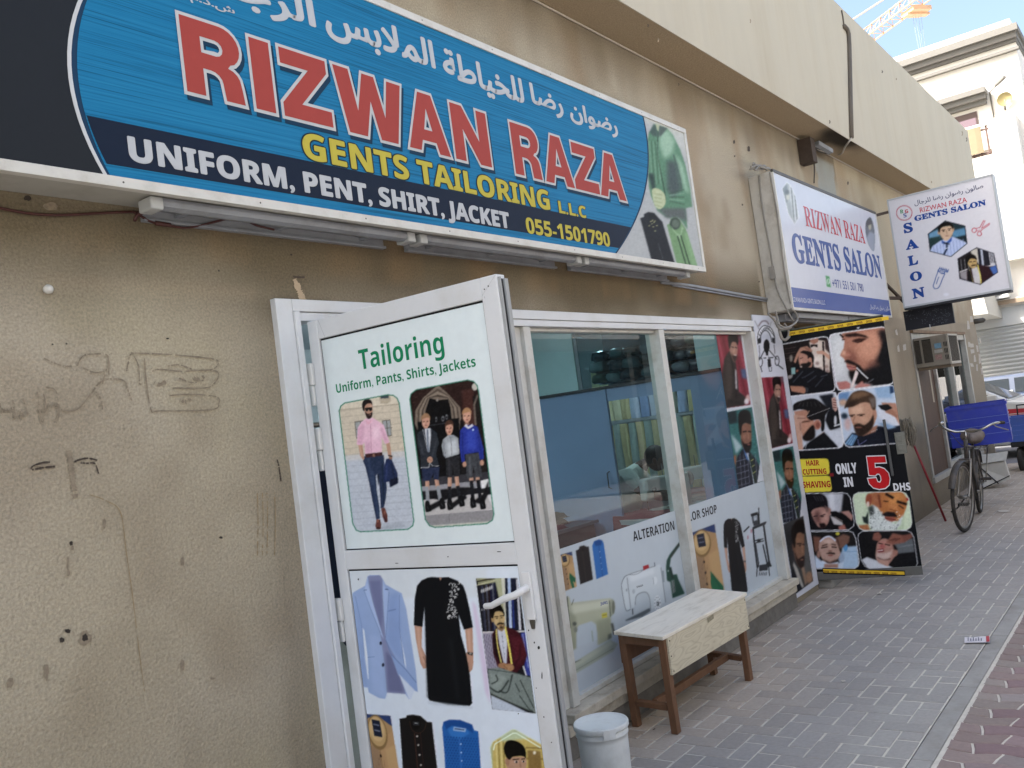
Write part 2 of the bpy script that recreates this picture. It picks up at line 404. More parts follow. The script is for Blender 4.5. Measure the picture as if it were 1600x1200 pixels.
    a.p([(245, 182), (298, 175), (298, 200), (280, 206), (272, 190), (262, 208), (248, 204)], '#17171a', 1)
    a.p([(244, 210), (262, 225), (285, 222), (298, 212), (296, 245), (278, 264), (258, 255)], '#332625', 2, 1); a.e(280, 232, 9, 4, '#93604f', 1); a.e(290, 168, 12, 10, SKL, 4, a=.7)
    a.grain(4, 3, .8); a.clip()
    a.l(fr+[fr[0]], 7, '#1f7a5a', 1)
    # three schoolboys before a door
    a.C(630, 585, 4.8)
    fr = [(52, 190), (60, 150), (100, 118), (485, 45), (530, 55), (556, 84), (568, 130), (682, 1050), (672, 1095), (630, 1122), (240, 1150), (200, 1138), (168, 1090)]
    a.clip(fr); a.p([(0, 0), (768, 0), (768, 1200), (0, 1200)], '#1c1a1c')
    a.p([(50, 100), (560, 30), (600, 420), (470, 420), (440, 330), (60, 360)], '#33221f', 4); a.p([(440, 120), (525, 110), (560, 400), (470, 400)], '#4a2c27', 5)
    rg = np.random.default_rng(9)
    for k in range(70): x, y = rg.uniform(60, 560), rg.uniform(70, 400); a.l([(x, y), (x+16, y-2)], 6, '#57362f', 2, a=.55)
    for r, c in ((1., '#7d6f61'), (.9, '#594c42'), (.82, '#8b7d6c'), (.73, '#50453c'), (.66, '#7c6e5f'), (.57, '#141416')):
        L, R_, T = 268-178*r, 268+172*r, 355-270*r
        a.p([(L, 372), (L+4, 280-10*r), (L+60*r, 180), (262, T-5), (340, 150+(1-r)*90), (R_-10, 250), (R_, 335), (R_-10, 345), (R_-14, 420), (L+20, 420)], c, 2)
    a.p([(110, 360), (420, 330), (440, 760), (130, 790)], '#141417', 3)
    a.l([(180, 388), (330, 366)], 7, '#3a3a40', 2)
    for x, y, w_ in ((250, 340, 10), (300, 334, 18), (328, 322, 14)): a.e(x, y, w_*.6, 20, '#a7aab0', 3, a=.8); a.e(x, y+2, w_*.35, 10, '#15151a', 2)
    a.e(540, 95, 22, 28, '#b9b4a8', 2); a.e(258, 196, 9, 10, '#8e8880', 2)
    a.p([(520, 170), (560, 150), (600, 400), (640, 800), (600, 800)], '#25201e', 4); a.l([(560, 160), (535, 230), (545, 380)], 14, '#71655a', 3)
    for k, (y, c) in enumerate(((770, '#3a3a40'), (830, '#8e9096'), (880, '#222328'), (935, '#c9c9ca'), (1075, '#8c8c8e'), (1130, '#b7b9ac'))):
        a.p([(100, y+18-k), (700, y-45+k*3), (700, 1200), (100, 1200)], c, 2)
    a.p([(150, 945), (620, 890), (680, 1010), (170, 1070)], '#b2b0ae', 2); a.p([(160, 1062), (690, 1015), (690, 1085), (165, 1125)], '#8a898b', 2); a.l([(345, 1050), (350, 1110)], 4, '#6d6c6e', 1)
    a.p([(585, 800), (640, 785), (640, 850), (590, 860)], '#d4d5d6', 2)
    for P_ in ([(140, 880), (260, 870), (420, 850), (540, 850), (470, 900), (300, 950), (150, 920)], [(190, 990), (280, 945), (330, 960), (200, 1030)], [(350, 980), (420, 930), (470, 900), (480, 930), (370, 1010)], [(520, 960), (600, 900), (640, 800), (640, 900), (600, 980)]): a.p(P_, '#1c1c20', 4)
    def boy(head, hw, hair, legs, socks, sc):
        for (x0, y0, x1, y1) in legs: a.l([(x0, y0), (x1, y1)], 30, SK, 2); a.l([(x0-6, y0), (x1-5, y1)], 9, SKL, 3, a=.7)
        for (x0, y0, x1, y1) in socks: a.l([(x0, y0), (x1, y1)], 27, sc, 2)
        x, y = head
        a.p([(x-14, y+36), (x+14, y+36), (x+18, y+70), (x-18, y+70)], SKD, 2)
        a.p([(x-hw, y-20), (x-hw+5, y-42), (x+hw-5, y-46), (x+hw, y-20), (x+hw-3, y+18), (x+10, y+44), (x-8, y+45), (x-hw+4, y+22)], '#c59178', 1.5, 1)
        a.p([(x-hw-3, y-10), (x-hw-2, y-42), (x-8, y-66), (x+20, y-60), (x+hw+3, y-30), (x+hw, y-12), (x+hw-8, y-32), (x-4, y-30), (x-hw+5, y-22)], hair, 2, 1)
        a.e(x-hw*.5, y-3, 6, 4, '#4a2f28', 1.5); a.e(x+hw*.42, y-5, 6, 4, '#4a2f28', 1.5); a.e(x+2, y+24, 10, 4, '#8a4a40', 2); a.e(x-hw*.5, y+12, 8, 10, '#dba98e', 4, a=.8); a.l([(x+2, y-2), (x+3, y+12)], 5, '#a5705a', 2)
    boy((172, 360), 30, '#9c7350', [(182, 790, 184, 860), (252, 790, 262, 850)], [(180, 850, 188, 960), (262, 845, 280, 940)], '#8f959b')
    boy((348, 410), 28, '#55392c', [(352, 770, 350, 860), (402, 765, 412, 850)], [(350, 850, 354, 960), (412, 845, 425, 930)], '#24262c')
    boy((480, 318), 31, '#a97c52', [(512, 780, 515, 810), (560, 775, 562, 805)], [(514, 805, 525, 940), (564, 800, 580, 930)], '#1c1f26')
    for x, y in ((186, 1000), (294, 980), (352, 985), (440, 960), (525, 970), (598, 980)): a.p([(x-16, y-45), (x+10, y-45), (x+26, y+18), (x+18, y+30), (x-12, y+34), (x-20, y)], '#17181b', 1.5, 1); a.l([(x-8, y-10), (x+8, y+14)], 5, '#44464c', 2)
    # blazer boy
    a.p([(140, 705), (275, 695), (268, 795), (232, 790), (228, 745), (205, 800), (150, 802)], '#2b3553', 2)
    a.p([(110, 440), (150, 410), (205, 405), (255, 440), (270, 520), (248, 600), (275, 690), (135, 706), (130, 600), (108, 520)], '#2f343c', 2)
    a.p([(162, 410), (205, 405), (212, 470), (196, 590), (180, 540)], '#c7ccd2', 2); a.l([(184, 418), (190, 580)], 14, '#6c7a8b', 1.5); a.l([(150, 415), (186, 575)], 5, '#9ba0a8', 1); a.l([(212, 412), (198, 585)], 4, '#8d939b', 1)
    a.l([(135, 702), (195, 700), (200, 670)], 6, '#b9babb', 1); a.l([(205, 670), (225, 690), (270, 688)], 4, '#b9babb', 1); a.l([(125, 500), (150, 600)], 14, '#414852', 5); a.l([(250, 500), (220, 620)], 12, '#3f4650', 5)
    a.e(203, 643, 22, 24, SK, 2); a.l([(190, 635), (215, 650)], 5, SKD, 1.5)
    # grey shirt boy
    a.p([(320, 625), (425, 612), (428, 765), (385, 770), (375, 700), (370, 775), (328, 775)], '#2c2d31', 2); a.l([(345, 640), (350, 760)], 10, '#3f4046', 4)
    a.p([(300, 490), (340, 458), (378, 455), (415, 480), (425, 600), (320, 630), (318, 560), (322, 635), (305, 610), (290, 540)], '#9aa1a6', 2); a.p([(330, 520), (400, 490), (410, 590), (340, 610)], '#b8bfc3', 8); a.l([(358, 470), (368, 610)], 4, '#70767c', 1.5); a.l([(305, 500), (308, 600)], 8, '#70777d', 4); a.p([(340, 458), (358, 475), (378, 455), (372, 482), (346, 484)], '#8a9196', 2)
    # blue jumper boy
    a.p([(470, 600), (572, 590), (595, 770), (545, 775), (530, 690), (520, 780), (478, 780)], '#45484d', 2); a.l([(500, 620), (505, 760)], 12, '#5d6167', 4); a.l([(555, 620), (570, 750)], 10, '#34373c', 4)
    a.e(462, 676, 15, 22, SK, 2); a.e(593, 665, 16, 22, SK, 2)
    a.p([(430, 420), (462, 388), (520, 378), (560, 395), (605, 560), (606, 640), (578, 642), (568, 585), (462, 602), (466, 655), (440, 662), (424, 540)], '#2a3aa0', 2); a.p([(475, 430), (540, 420), (550, 560), (480, 570)], '#3449bb', 10); a.l([(446, 440), (450, 640)], 8, '#1d2a7c', 4); a.l([(565, 430), (590, 630)], 7, '#202d84', 4)
    a.p([(458, 390), (478, 372), (490, 395), (520, 372), (530, 390), (492, 412)], '#c9cbd2', 2); a.e(526, 418, 8, 8, '#a9c4e6', 1.5)
    a.grain(4, 5, .8); a.clip(); a.l(fr+[fr[0]], 7, '#1f7a5a', 1)
    a.C(0, 0, 1); a.clip(); a.p([(487, 452), (505, 525), (520, 650), (545, 870), (520, 870), (487, 600)], '#a9b2b0', 6, a=.5)
    return a

def shirt_beige(a, src, dst):                  # printed on the door and twice on the window
    a.Q(src, dst)
    a.p([(0, 0), (100, 0), (100, 200), (0, 200)], '#b08a58')
    a.p([(0, 0), (100, 0), (100, 22), (80, 14), (60, 6), (25, 6), (0, 25)], '#2c4377', 1)
    a.p([(0, 25), (12, 8), (50, 2), (78, 14), (82, 40), (100, 30), (100, 200), (0, 200)], '#b98f5c', 1, 0)
    a.p([(100, 60), (100, 200), (70, 200), (62, 70)], '#c39a63', 3); a.p([(0, 60), (40, 70), (46, 200), (0, 200)], '#9c7b58', 4)
    a.e(42, 36, 37, 36, '#8a6a3c', 1.5); a.e(42, 34, 32, 31, '#c09a5e', 1); a.e(41, 30, 27, 25, '#d0ac70', 2)
    a.p([(26, 10), (56, 12), (58, 46), (28, 44)], '#1e2438', 1); a.l([(31, 20), (51, 22)], 3, '#6c7387', .8); a.l([(32, 32), (52, 34)], 3, '#6c7387', .8)
    rg = np.random.default_rng(3)
    for k in range(60):
        x, y = rg.uniform(6, 52), rg.uniform(75, 198); a.l([(x, y), (x+rg.uniform(-6, 6), y+rg.uniform(3, 9))], 1.6, '#7b5a41', .6, a=.6)
    a.l([(42, 72), (44, 200)], 2, '#8c6a40', .6)
    for y in (84, 112, 140, 170): a.e(42, y, 3.4, 3.4, '#3a2418', .7)
    a.p([(62, 110), (100, 150), (92, 178), (78, 160), (84, 200), (66, 200), (56, 140)], '#1c6b45', 1); a.l([(68, 118), (96, 165)], 3, '#145536', 1)

def kurta(a, src, dst=None):
    if dst: a.Q(src, dst)
    a.p([(590, 480), (655, 485), (650, 660), (690, 745), (712, 800), (700, 842), (665, 848), (640, 800), (620, 690), (602, 600)], SK, 2); a.l([(620, 500), (632, 680), (672, 790)], 20, SKL, 8, a=.8); a.l([(665, 745), (690, 800)], 8, SKD, 3)
    a.p([(1020, 505), (1085, 498), (1090, 700), (1092, 790), (1085, 850), (1058, 882), (1012, 850), (1005, 780), (1040, 700)], SK, 2); a.l([(1050, 520), (1062, 700)], 22, SKL, 8, a=.8); a.p([(1015, 800), (1035, 790), (1030, 840), (1018, 840)], '#3d2a24', 3); a.l([(1050, 800), (1045, 860)], 6, SKD, 3)
    a.p([(1040, 705), (1090, 712), (1084, 735), (1042, 725)], '#2a2624', 1); a.e(1066, 718, 12, 9, '#8f8a82', 2)
    a.p([(700, 72), (740, 66), (800, 70), (880, 66), (960, 100), (1005, 140), (1030, 210), (1060, 340), (1088, 495), (1012, 515), (965, 385), (985, 560), (1030, 720), (1062, 900), (1082, 1140), (1060, 1165), (880, 1158), (720, 1120), (706, 1100), (690, 800), (684, 560), (674, 320), (658, 490), (584, 478), (592, 250), (612, 140), (650, 95)], '#16181c', 2)
    a.l([(680, 330), (700, 1090)], 10, '#24272b', 6, a=.7); a.l([(900, 600), (960, 1100)], 30, '#1f2226', 14); a.p([(800, 70), (822, 70), (812, 102)], SK, 1.5)
    rg = np.random.default_rng(6)
    for k in range(46):
        y = rg.uniform(115, 415); w = 12+30*abs(math.sin(y*.012)); x = 915+.0*y+rg.uniform(-w, w)+(-18 if y > 250 else 0)+8
        r = rg.uniform(5, 13); t0 = rg.uniform(0, 6); t = np.linspace(t0, t0+3.6, 6); a.l(np.c_[x+r*np.cos(t), y+r*np.sin(t)], 5, '#d8d9d6', 1)

def art_door_low():
    a = Art(530, 875, 880, 1290, '#cdd9e4')
    a.C(540, 890, 5.4545)
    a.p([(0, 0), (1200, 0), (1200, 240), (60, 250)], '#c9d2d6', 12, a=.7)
    # light blue jacket
    J = '#8fa9d6'
    a.p([(62, 205), (80, 190), (170, 140), (190, 60), (210, 48), (290, 50), (318, 80), (345, 130), (450, 190), (480, 205), (520, 340), (560, 600), (600, 850), (618, 1045), (580, 1010), (545, 1110), (510, 1062), (355, 1050), (340, 1104), (290, 1098), (200, 1050), (192, 1008), (135, 1000), (110, 760), (85, 500), (60, 380)], J, 2)
    a.p([(192, 60), (300, 52), (322, 100), (332, 400), (345, 600), (440, 780), (515, 1062), (355, 1050), (330, 780), (300, 560), (235, 300)], '#8088b0', 3)
    a.p([(205, 100), (300, 95), (320, 400), (300, 520), (240, 280)], '#7078a2', 8); a.p([(345, 700), (440, 790), (500, 1050), (365, 1040)], '#6a7098', 10)
    a.p([(190, 60), (192, 120), (240, 300), (330, 600), (298, 545), (205, 310), (160, 190), (172, 140)], '#a3bbe4', 3); a.l([(160, 180), (210, 320), (300, 545)], 5, '#6d86b8', 2)
    a.p([(318, 80), (345, 170), (370, 190), (345, 590), (330, 400), (318, 200)], '#9db6e0', 3); a.l([(372, 195), (346, 585)], 5, '#6d86b8', 2); a.l([(160, 178), (185, 176)], 5, '#53679a', 1.5); a.l([(340, 170), (365, 172)], 7, '#3f5288', 1.5)
    a.p([(145, 495), (162, 520), (190, 740), (200, 940), (192, 930), (165, 740)], '#d5dfe8', 2); a.p([(466, 500), (480, 600), (510, 760), (522, 860), (505, 800), (470, 620)], '#d5dfe8', 2)
    a.p([(345, 600), (400, 730), (520, 850), (600, 960), (618, 1045), (580, 1030), (450, 900), (400, 760)], '#86a2d4', 3); a.l([(345, 600), (395, 730), (520, 860), (605, 965)], 5, '#5c76ac', 2)
    a.p([(455, 890), (590, 1030), (560, 1110), (540, 1100)], '#c2d0e4', 3)
    a.p([(375, 220), (450, 200), (470, 480), (490, 780), (400, 700), (355, 600)], '#7f9bd0', 14, a=.8); a.l([(462, 220), (462, 500), (500, 800)], 5, '#6580b6', 2); a.l([(368, 356), (430, 340)], 7, '#5f7ab2', 1.5); a.l([(85, 230), (140, 480), (160, 740)], 5, '#6d88bc', 2); a.p([(100, 300), (140, 480), (190, 1000), (140, 990)], '#86a1d0', 8, a=.7)
    a.p([(210, 560), (300, 580), (330, 900), (340, 1090), (230, 1050)], '#97b0dc', 12); a.l([(190, 750), (250, 745)], 5, '#6f89bc', 2)
    a.e(302, 630, 10, 15, '#20243c', 1.5); a.e(322, 815, 10, 16, '#20243c', 1.5)
    kurta(a, None)
    a.p([(700, 1120), (1085, 1170), (1085, 1190), (705, 1150)], '#b9c6d2', 5, a=.7)
    # tailor behind his cutting table
    a.C(730, 890, 5.217)
    a.p([(40, 250), (75, 300), (165, 790), (190, 1100), (150, 1000), (60, 400)], '#cdb7d4', 10, a=.8)
    sh = [(72, 74), (410, 72), (425, 150), (520, 870), (562, 1176), (205, 1140)]
    a.clip(sh); a.p(sh, '#1d1c22')
    a.p([(72, 74), (220, 72), (240, 110), (95, 130)], '#8d8f68', 2); a.l([(85, 100), (225, 72)], 10, '#2c261e', 2); a.l([(80, 130), (235, 90)], 8, '#c3bf96', 2)
    for k, c in enumerate(('#24242e', '#3a3f55', '#2a2320', '#4e5060', '#2d1d1c', '#1c2142', '#55586a', '#1a1e3c')): a.l([(108+k*17, 140-k*4), (140+k*15, 500)], 15, c, 2)
    for k in range(6): a.e(122+k*16, 178-k*6, 7, 17, '#b9b9b6', 2)
    for k in range(5): a.e(122+k*19, 330-k*4, 6, 10, '#8f8f92', 2)
    a.p([(225, 72), (300, 72), (318, 480), (300, 400), (262, 240)], '#a8ab83', 3); a.p([(280, 72), (312, 72), (328, 480), (312, 480)], '#c9cbb7', 2)
    a.p([(310, 72), (332, 72), (345, 480), (322, 480)], '#1b1f33', 2); a.p([(330, 72), (360, 72), (370, 480), (345, 480)], '#a9bfdf', 2); a.p([(356, 72), (400, 72), (425, 490), (372, 490)], '#1e2236', 2); a.p([(400, 72), (420, 100), (445, 495), (425, 495)], '#c7cad3', 2); a.p([(364, 220), (380, 220), (392, 480), (376, 480)], '#2b3b8a', 2)
    a.l([(130, 515), (470, 506)], 14, '#cfcdc9', 2); a.p([(130, 520), (220, 520), (260, 810), (165, 810)], '#9d97a8', 2)
    for k in range(6): a.l([(142+k*14, 530), (182+k*13, 805)], 4, '#55506a', 1.5)
    a.p([(440, 515), (480, 515), (520, 870), (480, 860)], '#33409a', 2); a.l([(455, 530), (500, 800)], 8, '#8f9ad6', 2); a.l([(460, 790), (485, 870)], 12, '#d8dada', 2)
    a.p([(205, 530), (240, 480), (330, 470), (420, 510), (462, 600), (490, 700), (470, 770), (400, 850), (310, 830), (250, 790), (215, 690)], '#45161f', 3); a.p([(350, 540), (450, 560), (480, 700), (400, 800)], '#5a1d28', 12); a.p([(240, 490), (260, 560), (300, 770), (270, 770), (225, 680), (210, 560)], '#26121a', 5); a.l([(440, 600), (430, 720), (380, 800)], 8, '#2b0f16', 5)
    a.p([(245, 480), (310, 455), (330, 560), (325, 770), (300, 765), (262, 600)], '#c3c7d2', 3); a.l([(285, 520), (310, 760)], 4, '#8e93a4', 2)
    for y in (548, 590, 640, 690): a.e(288+(y-548)*.14, y, 4, 4, '#5a5f72', 1)
    a.l([(240, 490), (250, 620), (280, 760)], 11, '#cfc05a', 2, 1); a.l([(312, 470), (345, 640), (365, 770)], 15, '#dcd04e', 2, 1)
    a.e(290, 785, 36, 24, '#a2714a', 3); a.e(345, 800, 40, 32, '#a97a50', 3); a.l([(300, 780), (330, 815)], 5, '#6f4a30', 3)
    a.p([(170, 812), (260, 800), (400, 845), (520, 880), (562, 1176), (380, 1100), (190, 1015)], '#75827c', 3); a.p([(190, 840), (330, 880), (250, 1000), (200, 980)], '#85928b', 8)
    a.l([(175, 815), (400, 846), (520, 880)], 5, '#3a4340', 2); a.l([(190, 1015), (380, 1100), (562, 1176)], 9, '#30372f', 3)
    a.l([(340, 905), (265, 1000), (190, 965)], 10, '#2f3733', 3, 1); a.l([(370, 860), (330, 1000), (265, 990)], 9, '#2f3733', 3, 1); a.l([(200, 935), (250, 905), (235, 860)], 8, '#2f3733', 3, 1); a.l([(395, 930), (430, 1000)], 7, '#2f3733', 2); a.l([(435, 905), (545, 1130)], 7, '#2f3733', 2); a.l([(430, 1030), (500, 1130), (540, 1160)], 6, '#2f3733', 2, 1)
    a.p([(195, 1025), (380, 1110), (520, 1180), (205, 1140)], '#b3bfcd', 3)
    # head
    a.p([(235, 440), (305, 440), (312, 480), (285, 508), (250, 490)], '#8a6a45', 3)
    a.p([(210, 390), (215, 350), (295, 345), (308, 400), (300, 450), (278, 482), (250, 470), (225, 440)], '#c2a46c', 2, 1); a.e(212, 408, 13, 24, '#b2905c', 2)
    a.p([(190, 370), (192, 320), (225, 285), (270, 288), (302, 340), (306, 385), (290, 352), (255, 338), (228, 350), (212, 400)], '#15120f', 2, 1)
    a.l([(228, 388), (254, 388)], 7, '#221a12', 2); a.l([(270, 382), (298, 378)], 7, '#221a12', 2); a.e(245, 400, 8, 4, '#2c2014', 2); a.e(283, 395, 8, 4, '#2c2014', 2); a.l([(268, 395), (270, 425)], 6, '#9b7d4a', 3); a.l([(248, 450), (270, 440), (296, 445)], 11, '#2b1f14', 3, 1); a.e(275, 458, 12, 5, '#8d5a3c', 2); a.e(280, 474, 16, 9, '#3a2b1c', 4); a.e(240, 430, 14, 18, '#d3b67c', 6, a=.7)
    a.grain(4, 8, .7); a.clip()
    # shirts row
    shirt_beige(a, [(0, 0), (100, 0), (100, 200), (0, 200)], [(569, 1116), (610.5, 1119), (634, 1277), (590, 1277)])
    a.C(560, 1090, 5.333)
    a.p([(345, 178), (400, 170), (405, 150), (460, 145), (520, 155), (560, 190), (575, 205), (615, 208), (625, 300), (665, 640), (665, 1000), (400, 1000)], '#201d1c', 2)
    a.l([(430, 200), (450, 270), (500, 300), (550, 270), (570, 210)], 5, '#4a2f22', 2, 1); a.e(480, 215, 42, 55, '#15120f', 4); a.p([(455, 200), (510, 205), (510, 238), (458, 232)], '#35373a', 2); a.l([(470, 215), (498, 218)], 5, '#b9bab6', 1.5)
    a.l([(470, 300), (515, 800)], 6, '#5b3628', 2); a.l([(520, 300), (565, 800)], 4, '#4a2b22', 2)
    for y in (325, 398, 480, 565, 660): a.e(492+(y-325)*.13, y, 8, 8, '#c9c4b8', 1.5)
    a.p([(700, 250), (712, 205), (760, 188), (850, 190), (950, 228), (968, 275), (1002, 285), (1012, 420), (1045, 1000), (745, 1000), (720, 480)], '#1f63b8', 2)
    a.p([(712, 205), (760, 188), (850, 190), (950, 228), (960, 300), (900, 262), (780, 235), (735, 270)], '#1a4f9e', 3); a.p([(745, 262), (800, 240), (900, 262), (930, 300), (850, 350), (770, 320)], '#2b78cf', 5); a.p([(795, 245), (900, 260), (895, 290), (792, 278)], '#8fb0d8', 2); a.l([(806, 262), (884, 272)], 7, '#1d3566', 2)
    for r in range(16):
        for c in range(13):
            x, y = 725+c*24+(r % 2)*12+r*1.2, 330+r*22+c*1.5
            if x < 1010+(y-420)*.06: a.e(x, y, 6, 6.5, '#174a92', 1.5, a=.9)
    a.l([(845, 350), (880, 900)], 16, '#2a6cc4', 3); [a.e(855+(y-380)*.06, y, 6, 6, '#cfe0f2', 2) for y in (390, 460, 530, 610)]
    # portrait of a boy in a hexagon
    hx = [(1097, 420), (1120, 370), (1280, 268), (1310, 266), (1545, 400), (1600, 760), (1350, 900), (1130, 700)]
    a.clip(hx, 0); a.p(hx, '#aeb98a'); a.p([(1120, 340), (1540, 340), (1600, 900), (1120, 900)], '#c9b055', 6)
    for k in range(4): a.l([(1150+k*20, 360), (1165+k*20, 700)], 9, '#8f7a34' if k % 2 else '#ddcf83', 3)
    for k in range(3): a.l([(1400, 420+k*90), (1540, 425+k*90)], 12, '#8a7030', 3)
    a.p([(1410, 440), (1520, 450), (1530, 600), (1420, 600)], '#8b6d35', 6); a.e(1470, 462, 12, 14, '#f0ead0', 4); a.p([(1180, 310), (1290, 270), (1420, 340), (1200, 370)], '#b5c596', 8)
    a.p([(1225, 520), (1265, 500), (1395, 505), (1392, 620), (1360, 720), (1300, 730), (1262, 640), (1232, 560)], '#b98c6c', 2, 1); a.e(1245, 540, 18, 32, '#a87a5c', 3)
    a.p([(1215, 420), (1235, 370), (1285, 358), (1350, 380), (1392, 430), (1398, 505), (1370, 490), (1290, 495), (1265, 520), (1235, 500), (1220, 460)], '#17130f', 2, 1)
    a.l([(1290, 520), (1340, 515)], 8, '#2a1d16', 2); a.l([(1362, 515), (1390, 512)], 8, '#2a1d16', 2); a.e(1318, 538, 17, 9, '#d9cfc6', 2); a.e(1320, 538, 9, 9, '#1e1512', 1.5); a.e(1378, 535, 13, 8, '#d9cfc6', 2); a.e(1378, 535, 8, 8, '#1e1512', 1.5); a.l([(1350, 540), (1355, 590)], 8, '#8f6850', 4)
    a.p([(1180, 740), (1300, 690), (1420, 720), (1500, 1000), (1150, 1000)], '#a6b5d2', 4)
    a.l(hx+[hx[0]], 12, '#d3e0c3', 2); a.grain(3, 11, .7); a.clip()
    a.l([(1128, 440), (1140, 390), (1290, 300), (1320, 300), (1520, 420)], 9, '#dff0d8', 2)
    return a

def man_red(a, src=None, dst=None, k=None):    # crop 1090,500 x4.286
    if dst: a.Q(src, dst)
    else: a.C(*k)
    q = [(118, 95), (290, 95), (358, 570), (192, 594)]
    a.clip(q); a.p(q, '#8f2a38')
    for j in range(9): a.l([(100+j*34, 90+j*6), (210+j*34, 600)], 12, '#b0495a' if j % 2 else '#701c2a', 5)
    a.p([(290, 330), (330, 330), (340, 400), (300, 390)], '#4d5f86', 6); a.p([(270, 90), (300, 90), (300, 150), (275, 130)], '#6f5663', 6)
    a.p([(190, 594), (172, 480), (166, 360), (180, 270), (215, 205), (245, 250), (258, 290), (272, 400), (278, 480), (325, 520), (320, 570)], '#322b27', 4); a.p([(190, 250), (220, 230), (245, 420), (225, 540), (190, 560)], '#453c35', 9); a.l([(225, 240), (258, 420), (262, 520)], 8, '#1b1716', 4); a.p([(252, 330), (262, 340), (268, 470), (256, 460)], '#b6b2b4', 3); a.l([(205, 540), (300, 565)], 16, '#262120', 6); a.e(340, 525, 16, 24, '#c69b94', 4); a.e(330, 548, 16, 20, '#d6cdd0', 4)
    a.p([(214, 180), (225, 145), (262, 150), (270, 200), (264, 250), (252, 285), (238, 270), (222, 225)], '#a67a66', 3, 1); a.p([(208, 160), (205, 115), (228, 94), (262, 98), (275, 140), (270, 170), (258, 152), (232, 150), (220, 185), (214, 200)], '#1d1615', 3, 1)
    a.p([(226, 225), (240, 240), (262, 236), (266, 245), (256, 280), (244, 276)], '#3a2a25', 4, 1); a.l([(230, 182), (244, 186)], 5, '#2a1d1a', 2); a.l([(254, 184), (266, 190)], 5, '#2a1d1a', 2); a.l([(248, 235), (262, 240)], 6, '#d9c4bc', 2); a.e(246, 208, 7, 14, '#bd8f78', 4)
    a.grain(3, 21, .7); a.clip()

def man_check(a, src=None, dst=None, k=None):  # same crop
    if dst: a.Q(src, dst)
    else: a.C(*k)
    q = [(195, 620), (365, 585), (420, 950), (400, 1100), (275, 1140)]
    a.clip(q); a.p([(150, 560), (450, 560), (450, 1160), (150, 1160)], '#2f6f6c')
    rg = np.random.default_rng(2)
    for j in range(90): x, y = rg.uniform(190, 400), rg.uniform(640, 960); a.l([(x, y), (x+10, y-2)], 5, '#4f9690' if j % 2 else '#1f4a4c', 2, a=.7)
    a.p([(195, 620), (260, 605), (270, 690), (215, 700)], '#1d2f33', 6); a.p([(225, 765), (260, 800), (300, 850), (260, 900)], '#9fb8bc', 6); a.p([(235, 920), (262, 900), (262, 960), (245, 990)], '#9c5a3c', 6)
    a.p([(275, 1140), (255, 1000), (268, 920), (300, 870), (330, 860), (390, 930), (430, 1010), (430, 1150)], '#1e2433', 3)
    for j in range(5): a.l([(262, 950+j*42), (345, 925+j*42)], 4, '#7d8494', 1.5); a.l([(285+j*26, 900), (300+j*26, 1130)], 4, '#7d8494', 1.5, a=.8)
    a.p([(305, 858), (325, 890), (352, 960), (380, 1110), (396, 1100), (372, 960), (350, 900)], '#b9c3d2', 2); a.p([(302, 850), (318, 870), (346, 945), (330, 935)], '#4a7cc0', 2); a.l([(352, 905), (368, 975), (392, 1090)], 20, '#1f3329', 2); a.l([(360, 945), (376, 935)], 5, '#b7b95c', 1.5); a.l([(366, 985), (384, 972)], 5, '#b7b95c', 1.5); a.l([(372, 1030), (392, 1015)], 5, '#b7b95c', 1.5)
    a.p([(287, 720), (300, 700), (352, 690), (362, 740), (362, 810), (350, 872), (325, 878), (305, 850), (292, 790)], '#8a5b45', 3, 1); a.p([(275, 690), (278, 630), (310, 605), (350, 615), (362, 670), (358, 700), (320, 690), (300, 710), (294, 770), (284, 760)], '#15110f', 3, 1)
    a.p([(296, 800), (315, 830), (345, 828), (362, 815), (360, 860), (340, 892), (318, 880)], '#1f1512', 4, 1); a.e(345, 836, 11, 5, '#8c4f44', 2); a.l([(306, 750), (330, 748)], 8, '#1a1110', 2); a.l([(342, 748), (360, 752)], 8, '#1a1110', 2); a.l([(338, 760), (346, 800)], 8, '#a67359', 4); a.e(315, 785, 10, 16, '#a06d55', 5)
    a.grain(3, 22, .7); a.clip()

def man_grey(a, k):                            # crop 1190,690 x4.8
    a.C(*k); q = [(165, 622), (315, 560), (390, 1048), (250, 1150)]
    a.clip(q); a.p([(100, 500), (450, 500), (450, 1200), (100, 1200)], '#3c3d3e'); a.e(200, 800, 50, 160, '#2c2d2f', 20); a.e(350, 880, 50, 150, '#5c5d5b', 20)
    a.p([(238, 760), (250, 690), (315, 680), (324, 780), (322, 880), (310, 950), (275, 930), (250, 860)], '#8a6148', 3, 1); a.e(244, 790, 12, 34, '#7a523e', 4)
    a.p([(228, 740), (226, 660), (262, 600), (315, 590), (322, 690), (290, 682), (265, 700), (255, 780), (248, 800), (240, 780)], '#1c1512', 4, 1)
    a.p([(250, 820), (272, 880), (300, 870), (322, 860), (322, 920), (305, 955), (270, 920)], '#2b1c16', 4, 1); a.e(306, 888, 13, 5, '#8f5f4a', 2); a.l([(270, 768), (300, 768)], 8, '#1f1411', 3); a.l([(310, 772), (322, 776)], 7, '#1f1411', 3); a.e(290, 784, 8, 4, '#1f1613', 2); a.l([(305, 785), (312, 835)], 9, '#a6765a', 4); a.e(280, 740, 24, 20, '#a07354', 8, a=.7)
    a.p([(240, 900), (275, 960), (320, 1090), (300, 1110), (262, 1040), (238, 950)], '#a7a39a', 3); a.p([(300, 950), (322, 940), (345, 1060), (328, 1080)], '#9a7a62', 4)
    a.p([(250, 1150), (225, 1010), (238, 930), (270, 1030), (310, 1110)], '#1b1d27', 3); a.e(360, 1020, 26, 44, '#a47a5c', 6); a.grain(3, 23, .7); a.clip()

